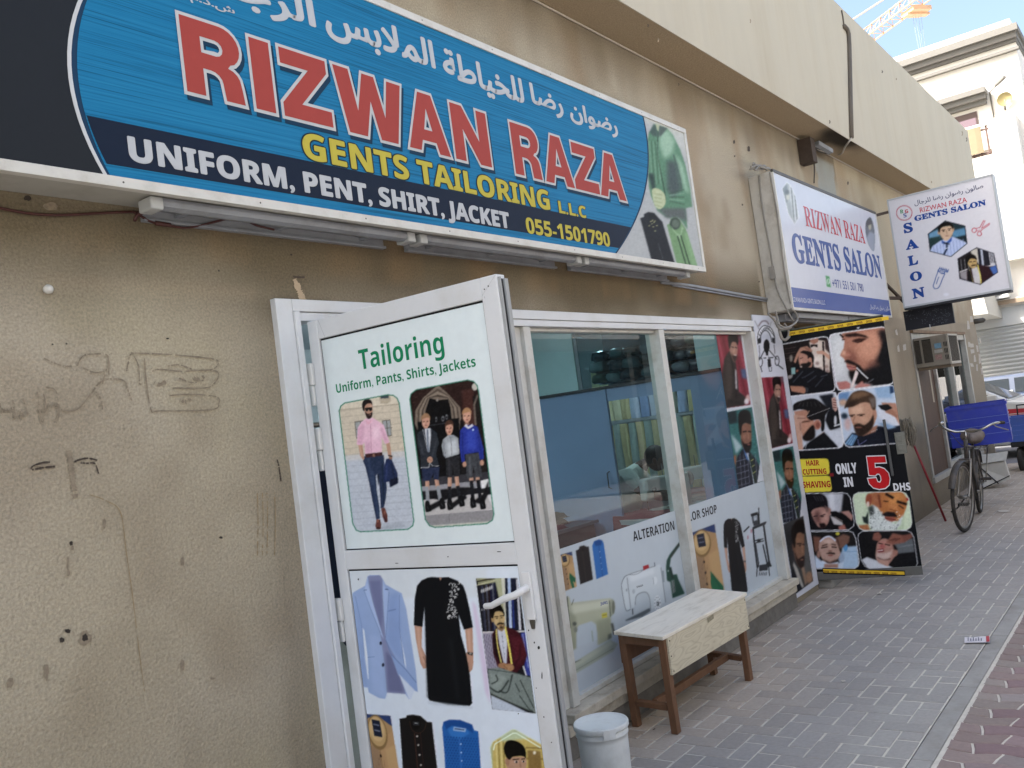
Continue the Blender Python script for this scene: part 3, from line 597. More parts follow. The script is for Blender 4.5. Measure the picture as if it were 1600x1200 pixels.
def barber_emblem(a, k):                       # crop 1160,500 x5.4545
    a.C(*k); K = '#22242a'
    a.l([(108, 10), (145, 80)], 7, '#8d9096', 1); a.l([(248, 20), (238, 60)], 6, '#8d9096', 1)
    a.l([(140, 55), (170, 15), (205, 12), (228, 40)], 9, '#7d6d74', 3, 1)
    a.l([(142, 200), (135, 160), (145, 110), (175, 72), (205, 66), (240, 85), (262, 130), (272, 190)], 26, '#e4e7ec', 1, 1)
    a.l([(136, 210), (132, 160), (140, 105), (172, 58), (206, 52), (248, 75), (274, 130), (280, 200)], 6, K, 1, 1); a.l([(162, 190), (158, 150), (172, 108), (205, 92), (232, 118), (248, 160), (252, 190)], 5, K, 1, 1)
    for t in np.linspace(0, 1, 11): x = 148+118*t; y = 150-78*math.sin(math.pi*(.08+.84*t)); a.l([(x-3, y-9), (x+4, y+10)], 6, K, 1)
    a.p([(134, 165), (156, 150), (160, 200), (140, 205)], K, 2); a.p([(256, 150), (276, 160), (276, 205), (258, 195)], K, 2)
    a.e(209, 225, 26, 58, '#17181c', 1.5); a.p([(195, 265), (225, 265), (220, 315), (208, 312)], '#17181c', 2)
    a.l([(190, 262), (150, 340)], 9, '#4b4e55', 1.5); a.l([(232, 262), (300, 340)], 9, '#4b4e55', 1.5)
    for cx, cy, rr in ((156, 362, .1), (298, 350, -.2)):
        t = np.linspace(0, 2*math.pi, 14); a.l(np.c_[cx+18*np.cos(t), cy+40*np.sin(t)], 6, K, 1)
    a.l([(158, 400), (170, 445)], 7, K, 1); a.l([(305, 385), (350, 420)], 9, K, 1)
    a.l([(185, 328), (265, 322)], 9, '#3a3d44', 1.5); a.p([(216, 335), (242, 335), (250, 400), (222, 405)], '#1d1e23', 1.5); a.p([(226, 405), (250, 402), (250, 440), (230, 440)], '#c8ccd4', 1); a.l([(228, 405), (232, 438), (250, 438), (252, 404)], 4, K, .8); a.l([(212, 310), (215, 335)], 14, '#d0d3d8', 1.5)
    a.l([(145, 220), (150, 300), (142, 330)], 6, '#5e6168', 2, 1); a.l([(272, 215), (280, 290)], 6, '#5e6168', 2, 1)

def art_pillar():
    a = Art(1160, 480, 1300, 950, '#c6cad4')
    barber_emblem(a, (1160, 500, 5.4545))
    src = [(118, 95), (290, 95), (358, 570), (192, 594)]
    man_red(a, src, [(1190, 590.5), (1224, 588.5), (1239.5, 693), (1206.5, 701)])
    man_check(a, [(195, 620), (365, 585), (430, 1070), (275, 1140)], [(1207, 706), (1239.5, 697.5), (1256, 805), (1224.5, 818)])
    man_grey(a, (1190, 690, 4.8))
    return a

def art_barber():
    a = Art(1215, 485, 1450, 905, '#14161b')
    # 1 : haircut under a black cape
    a.C(1220, 500, 5.714)
    f = [(-40, 230), (380, 152), (418, 158), (432, 190), (488, 600), (478, 630), (445, 642), (90, 685), (20, 690)]
    a.clip(f); a.p([(-60, 100), (520, 100), (520, 700), (-60, 700)], '#211a19')
    for k in range(7): a.l([(30, 240+k*22), (140, 222+k*22)], 7, '#4a3a37' if k % 2 else '#2d2422', 3)
    a.p([(255, 200), (330, 180), (400, 190), (440, 300), (440, 470), (380, 470), (300, 420), (280, 300)], '#c9b8a9', 4); a.p([(290, 330), (370, 330), (370, 440), (310, 420)], '#dccfc2', 10); a.l([(380, 200), (392, 470)], 16, '#2a1f20', 2); a.p([(395, 170), (440, 180), (440, 300), (400, 260)], '#3a2a2a', 5)
    a.p([(258, 168), (340, 160), (335, 200), (300, 218), (268, 205)], '#a26a55', 3); a.p([(270, 222), (330, 220), (332, 248), (300, 236), (272, 250)], '#241b1c', 2)
    for x, y in ((330, 390), (350, 440), (410, 420), (420, 460)): a.e(x, y, 18, 16, '#8c6f66', 6, a=.8)
    a.p([(320, 280), (380, 275), (440, 320), (440, 360), (380, 310), (325, 305)], '#c08d74', 3)
    a.p([(118, 375), (140, 310), (175, 250), (235, 235), (290, 275), (270, 290), (200, 275), (160, 330), (135, 390)], '#b37f66', 3); [a.l([(205+k*14, 240+k*4), (240+k*14, 275+k*4)], 6, '#8a5a48', 2) for k in range(4)]
    a.p([(160, 350), (175, 300), (240, 290), (285, 330), (280, 420), (230, 440), (185, 430), (170, 400)], '#b5806a', 3, 1); a.p([(175, 290), (215, 278), (270, 290), (298, 330), (290, 390), (268, 345), (245, 350), (240, 320), (200, 300)], '#1b1414', 3, 1); a.p([(180, 400), (205, 390), (240, 385), (262, 350), (272, 400), (240, 430), (205, 460), (185, 440)], '#201716', 4, 1); a.e(264, 358, 17, 22, '#b27a64', 3); a.l([(172, 348), (200, 340)], 5, '#3a2420', 2); a.e(186, 372, 9, 12, '#c8937a', 4); a.e(182, 420, 14, 6, '#d9c2b8', 3)
    a.p([(90, 420), (150, 385), (180, 430), (150, 470), (100, 470)], '#141318', 4); a.p([(95, 430), (130, 425), (135, 485), (98, 490)], '#7fa9a6', 3); a.p([(60, 500), (110, 490), (105, 530), (60, 530)], '#8b8580', 3); a.e(95, 345, 14, 32, '#8c8276', 5); a.e(150, 458, 14, 12, '#a0563f', 4)
    a.p([(60, 560), (170, 450), (240, 425), (340, 430), (450, 490), (490, 640), (100, 690)], '#121319', 4)
    for P_ in ([(300, 460), (220, 510), (190, 520)], [(320, 500), (240, 560)], [(420, 490), (360, 510)], [(200, 460), (110, 560)], [(380, 520), (310, 600)]): a.l(P_, 8, '#4a4d58', 4)
    a.p([(80, 590), (200, 595), (240, 625), (215, 662), (100, 640)], '#b0765a', 4); a.p([(220, 600), (250, 610), (248, 650), (225, 660)], '#3a3b40', 3)
    a.grain(3, 31, .7); a.clip(); a.l(f+[f[0]], 9, '#d3d4d8', 1)
    # 3 : parting
    f = [(60, 690), (460, 645), (490, 652), (504, 690), (560, 1105), (550, 1132), (520, 1145), (140, 1168), (60, 1170)]
    a.clip(f); a.p([(40, 600), (600, 600), (600, 1200), (40, 1200)], '#b6bdc6'); a.p([(345, 680), (470, 660), (480, 900), (420, 800)], '#1c2028', 6); a.p([(420, 820), (520, 780), (540, 960), (440, 990), (400, 900)], '#15161b', 5); a.e(490, 900, 12, 46, '#c9ccd2', 4); a.l([(480, 950), (540, 930)], 12, '#d3d6da', 3); a.p([(390, 960), (450, 990), (560, 1000), (560, 1140), (500, 1140)], '#c2c8d2', 6)
    a.p([(455, 700), (490, 690), (510, 800), (490, 825), (465, 790)], '#b98f80', 3); [a.l([(470, 715+k*22), (498, 720+k*22)], 6, '#5c2f2a', 2) for k in range(4)]
    a.p([(120, 820), (240, 800), (300, 900), (290, 1020), (260, 1080), (200, 1060), (170, 960)], '#b47c62', 4); a.p([(190, 900), (280, 890), (290, 960), (230, 1000), (180, 1010)], '#bd8468', 8); a.l([(190, 915), (262, 905)], 10, '#4a2c22', 4)
    a.p([(112, 790), (120, 755), (180, 725), (300, 705), (390, 760), (430, 800), (400, 860), (390, 980), (365, 990), (355, 900), (300, 895), (275, 900), (235, 870), (240, 815), (170, 800), (120, 812)], '#191718', 3, 1); [a.l([(180+k*30, 740-k*3), (160+k*40, 775)], 6, '#3b393a', 3) for k in range(6)]; a.l([(240, 868), (440, 790)], 4, '#b9b7b6', 1); a.l([(255, 815), (235, 850)], 10, '#b98a70', 3)
    a.e(328, 938, 34, 45, '#b5725a', 3); a.e(334, 940, 18, 28, '#8a4a3c', 4)
    a.p([(195, 1060), (230, 1000), (290, 940), (310, 1000), (300, 1060), (240, 1085)], '#221816', 5, 1)
    a.p([(290, 1080), (390, 1000), (400, 1060), (300, 1110)], '#a86f58', 4); a.p([(180, 1165), (260, 1090), (390, 1005), (500, 1120), (520, 1150)], '#14151a', 4)
    a.p([(118, 850), (210, 860), (235, 885), (190, 910), (185, 990), (205, 1165), (150, 1165), (130, 960)], '#bd9078', 4); a.l([(150, 880), (225, 880)], 7, '#8c5f4e', 3); a.l([(175, 920), (180, 990)], 8, '#8c5f4e', 4); a.l([(240, 1090), (220, 1150)], 8, '#8f9196', 2)
    a.grain(3, 33, .7); a.clip(); a.l(f, 9, '#d3d4d8', 1)
    # 2 : close face with razor
    a.C(1290, 500, 5.714)
    f = [(36, 165), (48, 138), (80, 126), (500, 65), (535, 70), (550, 100), (610, 540), (602, 565), (575, 578), (150, 632), (118, 625), (100, 598)]
    a.clip(f); a.p([(0, 0), (700, 0), (700, 700), (0, 700)], '#b9bdbf'); a.e(120, 330, 60, 200, '#cfd2d2', 30)
    a.p([(150, 120), (400, 60), (560, 60), (620, 600), (380, 560), (240, 500), (200, 420), (165, 345), (132, 320), (165, 250), (172, 190), (145, 160)], '#ad7058', 4)
    a.p([(300, 120), (480, 90), (500, 300), (400, 380), (300, 330), (270, 220)], '#c98a6c', 26); a.p([(200, 260), (260, 300), (300, 380), (230, 380), (190, 340)], '#8d5443', 14); a.e(200, 310, 30, 20, '#b3705a', 8); a.e(165, 300, 18, 24, '#d29a7c', 8)
    a.p([(470, 100), (545, 85), (620, 560), (420, 590), (330, 560), (300, 470), (370, 440), (430, 400), (470, 330), (510, 230)], '#191517', 16); a.p([(520, 200), (570, 200), (620, 580), (430, 590), (400, 480), (480, 360)], '#111216', 8)
    a.p([(165, 140), (190, 128), (270, 118), (360, 140), (390, 165), (300, 150), (200, 155)], '#2a1814', 6); a.l([(132, 132), (160, 158)], 14, '#221512', 3)
    a.p([(245, 180), (300, 165), (380, 165), (330, 195), (270, 200)], '#3a1d18', 6); a.l([(240, 190), (290, 205), (330, 190)], 7, '#1e1110', 3); a.l([(150, 180), (172, 175)], 8, '#2a1715', 3)
    a.p([(168, 372), (200, 355), (260, 380), (310, 410), (350, 470), (300, 480), (270, 410), (200, 390)], '#1f1413', 6); a.p([(188, 402), (230, 408), (272, 430), (240, 450), (200, 440)], '#b26a62', 4); a.l([(192, 418), (268, 428)], 5, '#6a2c2a', 2); a.p([(208, 455), (270, 452), (330, 440), (380, 520), (330, 600), (240, 560), (212, 500)], '#1c1412', 8)
    a.p([(270, 450), (300, 470), (250, 600), (222, 612)], '#d9c8c2', 3); a.l([(282, 430), (330, 480), (380, 525)], 12, '#cfd0d2', 2); a.l([(300, 470), (340, 520)], 14, '#17171a', 3); a.l([(385, 560), (430, 530)], 9, '#5c6068', 3)
    a.p([(100, 560), (190, 548), (225, 570), (220, 612), (130, 630)], '#b86f66', 5); a.p([(260, 600), (330, 545), (345, 570), (410, 580), (380, 600), (270, 615)], '#b9766c', 5)
    a.e(430, 395, 60, 30, '#7a4c3f', 16, a=.7); a.grain(4, 32, .7); a.clip(); a.l(f+[f[0]], 10, '#d6d7db', 1); a.p([(276, 70), (312, 64), (296, 84)], '#b9bcc4', 1.5)
    # 4 : bearded man, clippers
    f = [(110, 680), (122, 655), (150, 642), (580, 585), (612, 592), (626, 620), (690, 995), (692, 1060), (680, 1100), (215, 1138), (185, 1125), (165, 1095)]
    a.clip(f); a.p([(60, 560), (720, 560), (720, 1180), (60, 1180)], '#b3c3d6'); a.p([(430, 600), (600, 580), (600, 700), (470, 700)], '#86a9cc', 10); a.p([(575, 590), (605, 590), (615, 650), (580, 660)], '#1f3a60', 4); a.p([(110, 660), (220, 640), (190, 760), (130, 760)], '#5b86b8', 10); a.e(160, 740, 40, 30, '#c29a7c', 10); a.p([(470, 780), (640, 840), (660, 960), (480, 880)], '#c8cdd8', 8); a.e(200, 930, 30, 60, '#c3a3a0', 12); a.e(170, 860, 30, 26, '#20303f', 8)
    a.p([(500, 740), (630, 745), (660, 830), (665, 950), (620, 860), (540, 830)], '#b07d64', 4); a.p([(470, 765), (560, 755), (600, 790), (540, 815), (500, 800)], '#17181c', 3); a.p([(540, 820), (600, 800), (650, 860), (640, 880)], '#a06c54', 4)
    a.p([(168, 1100), (240, 1010), (330, 1020), (470, 950), (560, 960), (700, 940), (700, 1140), (200, 1140)], '#161c2a', 4); a.p([(170, 1110), (240, 1020), (290, 1040), (240, 1130)], '#6f9cc4', 4); [a.l([(190+k*25, 1120), (255+k*12, 1030)], 6, '#3c638c', 2) for k in range(3)]; a.l([(290, 1070), (300, 1120), (370, 1075)], 5, '#7a79b8', 2); a.p([(470, 920), (560, 930), (640, 960), (560, 980)], '#7fa2c4', 5)
    a.p([(300, 1020), (420, 960), (470, 940), (450, 1000), (340, 1040)], '#a36f56', 4)
    a.p([(205, 800), (240, 740), (400, 730), (450, 800), (455, 880), (420, 960), (360, 1020), (290, 1030), (255, 960), (225, 880)], '#c08e70', 3, 1); a.p([(230, 790), (330, 760), (340, 830), (250, 850)], '#d3a586', 10); a.e(440, 850, 20, 44, '#b27e64', 4)
    a.p([(170, 790), (195, 720), (250, 650), (340, 632), (430, 672), (450, 740), (448, 800), (420, 800), (395, 745), (330, 740), (250, 775), (200, 780)], '#4a3526', 4, 1); a.p([(240, 660), (330, 640), (400, 665), (300, 700), (230, 710)], '#7d5c40', 10); a.p([(390, 700), (448, 690), (446, 780), (418, 790)], '#6d6058', 8); a.p([(180, 770), (215, 730), (300, 720), (250, 770), (200, 785)], '#37271d', 5)
    a.p([(255, 945), (300, 925), (350, 940), (400, 900), (428, 850), (432, 930), (400, 990), (330, 1038), (280, 1025)], '#33231a', 5, 1); a.e(298, 962, 30, 6, '#8a5345', 3); a.l([(215, 855), (262, 850)], 8, '#2f1f18', 3); a.l([(285, 850), (350, 845)], 8, '#2f1f18', 3); a.e(320, 858, 16, 5, '#2a1b16', 2); a.e(236, 864, 14, 5, '#2a1b16', 2); a.l([(265, 860), (250, 920), (285, 925)], 7, '#96654c', 4, 1); a.e(350, 890, 30, 20, '#cf9d7c', 10, a=.6)
    for x in (415, 430, 445, 460): a.e(x, 1000-(x-415)*.4, 4, 4, '#c9cdd4', 1)
    a.grain(3, 34, .7); a.clip(); a.l(f+[f[0]], 9, '#d6d7db', 1)
    # lower pictures
    a.C(1240, 700, 6)
    a.p([(40, 108), (300, 100), (325, 110), (335, 140), (342, 230), (332, 250), (300, 256), (60, 266)], '#d9c626', 1); a.p([(60, 272), (320, 262), (345, 272), (362, 380), (355, 405), (330, 412), (60, 422)], '#d9c626', 1)
    a.p([(338, 240), (378, 238), (380, 268), (342, 270)], '#8c1d22', 1.5)
    f = [(60, 432), (460, 422), (505, 430), (535, 470), (572, 690), (565, 735), (520, 770), (60, 778)]
    a.clip(f); a.p(f, '#17161a'); a.p([(260, 430), (470, 425), (450, 600), (330, 640), (310, 500)], '#b5b8bf', 8); a.p([(330, 430), (380, 430), (390, 580), (350, 580)], '#cfd1d6', 10)
    a.p([(170, 620), (185, 570), (330, 560), (340, 640), (330, 700), (290, 750), (240, 745), (205, 700)], '#a9786a', 4, 1); a.e(225, 650, 26, 60, '#6a4540', 14); a.p([(270, 600), (320, 590), (325, 680), (285, 690)], '#c08f7e', 12); a.e(340, 600, 15, 35, '#a87466', 4)
    a.p([(130, 580), (125, 480), (190, 435), (280, 442), (318, 490), (325, 580), (300, 570), (270, 545), (190, 575), (165, 600)], '#17141a', 4, 1); [a.l([(190+k*24, 450), (220+k*22, 500)], 7, '#4a464c', 4) for k in range(4)]; a.p([(290, 540), (330, 560), (335, 600), (310, 610)], '#7b5a52', 6)
    a.l([(190, 645), (225, 640)], 8, '#2a1a1a', 3); a.l([(252, 640), (300, 625)], 8, '#2a1a1a', 3); a.e(272, 645, 15, 6, '#26181a', 3); a.l([(240, 650), (240, 695), (262, 700)], 8, '#7a4c42', 4); a.p([(240, 710), (290, 705), (310, 730), (290, 760), (255, 755)], '#2a1a1a', 5)
    a.p([(345, 600), (400, 595), (520, 660), (560, 690), (540, 700), (440, 700), (380, 680)], '#0f0f12', 3); a.p([(345, 640), (380, 650), (460, 700), (470, 730), (380, 720)], '#b9b5b4', 4); a.l([(390, 650), (460, 690)], 12, '#7a6c68', 3); a.p([(440, 600), (520, 590), (560, 640), (550, 690), (500, 640)], '#ab7a6e', 4); a.p([(420, 740), (480, 720), (500, 770), (430, 772)], '#b0685a', 5)
    a.grain(3, 35, .7); a.clip(); a.l(f, 7, '#d0d1d5', 1)
    f = [(558, 480), (570, 440), (610, 420), (1010, 412), (1055, 430), (1085, 480), (1112, 700), (1100, 745), (1060, 772), (660, 776), (620, 755), (590, 700)]
    a.clip(f); a.p(f, '#b4c9a2'); a.p([(560, 420), (700, 420), (680, 700), (600, 700)], '#c3d4b2', 20); a.p([(1050, 500), (1110, 560), (1110, 760), (1040, 760)], '#c5d6b4', 12)
    a.p([(705, 430), (800, 415), (1020, 412), (1070, 480), (1060, 560), (1030, 640), (980, 690), (880, 680), (800, 620), (740, 560)], '#b86b33', 4); a.p([(880, 420), (1000, 415), (1040, 470), (960, 540), (900, 560)], '#d08540', 18); a.p([(720, 430), (810, 415), (820, 560), (760, 570)], '#a8613c', 8); a.e(708, 490, 30, 60, '#9a4a30', 5); a.l([(800, 440), (820, 560)], 14, '#6a2f1e', 6); a.p([(1060, 465), (1080, 480), (1075, 500), (1060, 490)], '#b5202a', 3)
    a.l([(870, 435), (935, 470)], 24, '#1b1110', 5); a.l([(975, 505), (1060, 530)], 22, '#1b1110', 5); a.l([(845, 500), (890, 505)], 9, '#2c1810', 4); a.l([(990, 540), (1035, 570)], 10, '#2c1810', 4); a.p([(900, 520), (960, 530), (985, 590), (930, 600), (900, 570)], '#c67a3e', 6); a.l([(905, 575), (975, 598)], 8, '#7a3c20', 4)
    a.p([(740, 530), (790, 560), (850, 640), (960, 720), (1030, 620), (1010, 720), (960, 772), (740, 776), (700, 700)], '#c6cfca', 6); a.p([(700, 560), (750, 540), (760, 620), (720, 640)], '#3f4644', 8)
    rg = np.random.default_rng(12)
    for k in range(150): x, y = rg.uniform(715, 1000), rg.uniform(600, 770); a.e(x, y, rg.uniform(3, 7), rg.uniform(3, 6), ('#5e6a68', '#e3e8e4', '#98a39f')[k % 3], 2, a=.8)
    a.p([(830, 625), (880, 600), (950, 605), (980, 650), (940, 650), (860, 645)], '#21181a', 5); a.p([(850, 648), (940, 650), (970, 680), (920, 694), (870, 676)], '#a04c3c', 4); a.l([(860, 660), (960, 678)], 5, '#50201c', 2)
    a.p([(645, 645), (680, 650), (700, 595), (705, 720), (660, 700)], '#23302c', 4); a.p([(600, 730), (700, 720), (720, 776), (610, 776)], '#b06a3c', 5); a.e(700, 530, 14, 26, '#d8c4b4', 4)
    a.grain(4, 36, .7); a.clip(); a.l(f+[f[0]], 8, '#c8cfc4', 1)
    f = [(60, 790), (520, 782), (560, 795), (585, 850), (618, 1070), (608, 1110), (570, 1135), (60, 1135)]
    a.clip(f); a.p(f, '#23201f'); a.p([(460, 930), (600, 920), (620, 1135), (430, 1135)], '#9fbcd6', 6); a.l([(470, 975), (610, 975)], 8, '#7fa2c6', 3); a.e(490, 935, 20, 36, '#4a8fc8', 3)
    a.p([(185, 830), (260, 840), (240, 960), (200, 980)], '#7d5040', 8); a.p([(390, 850), (470, 810), (530, 830), (520, 890), (440, 950), (400, 900)], '#7d5747', 6); a.e(415, 806, 20, 16, '#c3b92c', 3); a.l([(410, 850), (430, 930)], 12, '#4f2f28', 6)
    a.p([(200, 1000), (260, 1060), (430, 1080), (480, 1050), (460, 1135), (200, 1135)], '#b9c8da', 6); a.e(450, 1030, 30, 50, '#8fa3bc', 8)
    a.p([(240, 960), (245, 890), (290, 840), (350, 838), (400, 880), (430, 950), (440, 1000), (410, 1050), (350, 1085), (290, 1065), (255, 1010)], '#b48d7c', 4, 1); a.p([(260, 880), (330, 850), (390, 890), (330, 900)], '#cdaa98', 10); a.e(238, 1000, 18, 36, '#9c7060', 5); a.l([(250, 880), (300, 840), (350, 836), (395, 872)], 14, '#c6c9d8', 3, 1)
    a.l([(262, 940), (320, 930)], 9, '#2b1a17', 3); a.l([(360, 930), (405, 935)], 9, '#2b1a17', 3); a.l([(270, 922), (318, 905)], 9, '#3a241f', 4); a.l([(360, 905), (400, 912)], 9, '#3a241f', 4); a.l([(345, 920), (350, 965)], 12, '#c39a86', 5); a.e(345, 968, 20, 8, '#8a5f50', 4); a.p([(305, 995), (340, 980), (385, 985), (395, 1000), (345, 996)], '#2a1b18', 4); a.e(350, 1010, 26, 8, '#93564c', 3); a.p([(275, 1040), (340, 1075), (420, 1040), (380, 1080), (320, 1085)], '#3c2b28', 6); a.l([(270, 1065), (350, 1100), (420, 1075)], 10, '#c7d3e2', 3, 1); a.p([(290, 1090), (420, 1090), (420, 1130), (290, 1130)], '#a47a68', 5)
    a.grain(3, 37, .7); a.clip(); a.l(f, 8, '#d0d1d5', 1)
    f = [(605, 850), (612, 810), (650, 782), (1060, 778), (1105, 795), (1130, 840), (1165, 1080), (1150, 1120), (1110, 1135), (720, 1135), (670, 1110), (635, 1050)]
    a.clip(f); a.p(f, '#19181a')
    a.p([(930, 880), (1120, 850), (1140, 980), (990, 1000), (950, 940)], '#5e6468', 6); a.p([(1000, 990), (1150, 980), (1170, 1135), (940, 1135)], '#17181c', 5); a.l([(1000, 930), (1120, 910)], 8, '#7d8488', 4)
    a.p([(640, 1050), (690, 1025), (790, 1060), (960, 1135), (700, 1135)], '#bfc4cc', 4)
    a.p([(775, 960), (790, 890), (850, 850), (920, 880), (950, 930), (980, 985), (960, 1010), (900, 1090), (880, 1110), (790, 1060), (772, 1010)], '#a97868', 4, 1); a.p([(800, 890), (870, 870), (900, 930), (840, 950), (790, 950)], '#b97a6c', 10); a.p([(780, 980), (850, 990), (940, 960), (900, 1040), (850, 1060), (780, 1040)], '#c2a79c', 10); a.e(955, 985, 24, 34, '#a26e5e', 5)
    a.p([(930, 900), (960, 920), (980, 960), (945, 955)], '#1d1412', 6); a.l([(800, 895), (840, 905)], 9, '#1f1312', 3); a.l([(860, 905), (905, 915)], 9, '#1f1312', 3); a.e(835, 925, 26, 20, '#b05a54', 6); a.p([(785, 955), (845, 945), (850, 975), (800, 985)], '#7a2c30', 4); a.l([(790, 965), (840, 960)], 9, '#d6c3bc', 2); a.l([(790, 1030), (850, 1055), (910, 1040)], 9, '#5c4038', 5, 1); a.p([(780, 1045), (890, 1060), (890, 1110), (800, 1080)], '#b78a78', 6)
    a.p([(740, 860), (755, 800), (800, 790), (830, 830), (810, 880), (770, 870)], '#8a5344', 5); a.p([(870, 890), (930, 800), (1020, 820), (1120, 830), (1040, 890), (930, 910)], '#8d5545', 6); [a.l([(900+k*26, 870+k*4), (960+k*20, 850)], 8, '#5a3128', 4) for k in range(3)]; a.p([(1010, 830), (1110, 800), (1120, 840), (1040, 880)], '#7c483c', 6)
    a.grain(3, 38, .7); a.clip(); a.l(f+[f[0]], 7, '#c0c2c6', 1)
    return a

def art_window_low():
    a = Art(855, 735, 1235, 1110, '#b7c3ca')
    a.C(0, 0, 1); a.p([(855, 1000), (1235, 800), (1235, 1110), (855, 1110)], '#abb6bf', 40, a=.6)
    a.C(860, 820, 4.444)
    shirt_beige(a, [(0, 0), (100, 0), (100, 200), (0, 200)], [(872, 868.5), (894, 862.5), (901.5, 917), (880.5, 924.5)])
    a.C(860, 820, 4.444)
    a.p([(178, 182), (200, 172), (205, 152), (235, 145), (255, 155), (268, 152), (298, 382), (210, 416)], '#2b2727', 2); a.l([(222, 170), (252, 395)], 4, '#4a3b36', 2); a.e(228, 172, 14, 12, '#1a1717', 3)
    a.p([(292, 150), (305, 118), (340, 105), (362, 112), (372, 128), (403, 345), (322, 380)], '#2a6fc0', 2); a.l([(338, 150), (365, 360)], 5, '#1e569e', 2); a.p([(305, 118), (340, 105), (362, 112), (355, 145), (315, 150)], '#1c5198', 3); [a.e(345+(y-190)*.12, y, 3, 3, '#b9d0ea', 1) for y in (190, 230, 270, 310)]
    # cream industrial sewing machine
    cr, cd, cl = '#aeb296', '#8c9076', '#c3c7ae'
    a.p([(160, 1010), (165, 960), (420, 800), (470, 830), (440, 880), (170, 1040)], '#a0a88f', 3, a=.8)
    a.p([(100, 560), (118, 500), (132, 500), (145, 545), (330, 522), (420, 512), (440, 530), (450, 570), (440, 620), (420, 640), (430, 790), (330, 840), (330, 760), (318, 690), (285, 672), (200, 700), (182, 730), (180, 860), (150, 880), (130, 700)], cr, 3)
    a.p([(150, 560), (410, 520), (410, 570), (160, 620)], cl, 8); a.p([(320, 670), (420, 640), (428, 790), (335, 830)], cd, 10, a=.6); a.p([(130, 600), (180, 640), (180, 860), (150, 870)], cd, 8, a=.7)
    a.p([(190, 715), (285, 675), (318, 700), (325, 800), (190, 850)], '#b3c0c8', 3); a.l([(290, 740), (298, 810)], 6, '#8fa08c', 2)
    a.e(430, 575, 17, 58, '#9aa08a', 3, .05); a.e(440, 575, 10, 46, '#6e7362', 3); a.l([(412, 530), (420, 640)], 8, '#6b705e', 2)
    a.p([(358, 618), (395, 610), (397, 645), (360, 652)], '#c3b83a', 2); a.l([(364, 632), (392, 626)], 4, '#6d6a2c', 1.5)
    a.l([(118, 500), (130, 640), (140, 720)], 7, '#4f5446', 2, 1); a.l([(150, 560), (165, 520)], 4, '#55594c', 1); a.e(170, 690, 14, 14, '#5b5f55', 3); a.e(178, 730, 12, 20, '#7d8274', 3); a.l([(150, 860), (155, 970)], 10, '#4a4d46', 3); a.l([(155, 965), (215, 940)], 7, '#3d403b', 2); a.p([(170, 960), (420, 810), (440, 830), (180, 990)], '#b3baa5', 4, a=.8); a.l([(165, 1020), (440, 860)], 4, '#7d8578', 2); a.l([(430, 690), (445, 760)], 16, '#55584f', 4); a.p([(400, 765), (425, 755), (428, 785), (402, 800)], '#6d7363', 3)
    # white domestic machine
    wt, wd = '#c3cdd2', '#95a1a8'
    a.p([(495, 420), (505, 380), (540, 350), (720, 290), (762, 275), (780, 330), (800, 540), (700, 590), (690, 500), (660, 468), (610, 480), (592, 520), (588, 570), (560, 590), (525, 595), (505, 500)], wt, 3)
    a.l([(495, 420), (508, 380), (545, 348), (725, 290)], 4, '#6a757c', 1.5, 1); a.l([(495, 425), (508, 510), (528, 596), (560, 588)], 4, '#6a757c', 1.5, 1); a.l([(535, 370), (560, 580)], 5, '#7b878e', 2); a.l([(592, 560), (598, 500), (630, 475), (668, 472), (690, 510), (698, 590)], 5, '#7b878e', 2, 1); a.l([(770, 300), (802, 540)], 5, '#7b878e', 2)
    a.p([(598, 520), (620, 485), (665, 475), (688, 510), (695, 570), (590, 610)], '#b5c1c8', 3); a.p([(550, 355), (720, 300), (725, 340), (560, 400)], '#d2dade', 8)
    a.p([(645, 290), (683, 278), (688, 300), (648, 320)], '#b3202c', 1.5); a.e(728, 390, 17, 28, '#d3dbdf', 2); a.l([(715, 370), (720, 415)], 4, '#8b979e', 2); a.e(745, 545, 24, 54, '#d9dfe2', 2); a.e(748, 550, 14, 24, '#b9c2c6', 2); a.l([(742, 542), (752, 542), (752, 560), (742, 560)], 6, '#3d464b', 1); [a.e(745+24*.8*math.cos(t), 545+50*.8*math.sin(t), 3, 3, '#5e686e', 1) for t in np.linspace(0, 6.2, 11)]
    a.p([(775, 320), (790, 320), (795, 400), (782, 400)], '#8a969c', 2); a.l([(728, 290), (725, 265)], 5, '#55606a', 1.5); a.l([(545, 348), (600, 345), (650, 315)], 3, '#6d787f', 1, 1); a.e(532, 455, 5, 10, '#8a969c', 2); a.e(580, 465, 10, 16, '#a9b4ba', 2); a.l([(572, 585), (575, 625)], 7, '#4d565c', 2); a.p([(520, 665), (690, 580), (700, 600), (640, 640), (530, 670)], '#5b666c', 3)
    # green pressing iron
    a.p([(805, 300), (810, 250), (830, 210), (868, 160), (900, 120), (905, 140), (870, 190), (838, 235), (830, 290), (850, 350), (880, 345), (890, 380), (935, 480), (850, 512), (835, 400), (812, 390)], '#1f4a3c', 3); a.l([(838, 225), (898, 132)], 7, '#4a3c36', 3); a.p([(840, 390), (862, 385), (872, 470), (848, 480)], '#8d9a96', 3); a.l([(835, 300), (850, 370)], 14, '#18302b', 3); a.e(820, 322, 6, 8, '#8d9a96', 2); [a.l([(846+k*8, 390), (852+k*8, 475)], 3, '#24302e', 1) for k in range(3)]
    # right pane
    shirt_beige(a, [(0, 0), (100, 0), (100, 200), (0, 200)], [(1079, 834), (1117, 819.5), (1136, 951), (1094, 951)])
    a.C(1060, 760, 6.316)
    src = [(590, 66), (1000, 66), (1085, 1160), (700, 1120)]
    kurta(a, src, [(1129.5, 812), (1155.5, 809.5), (1169, 925), (1144, 925)])
    a.C(1060, 760, 6.316); K = '#1c1f24'
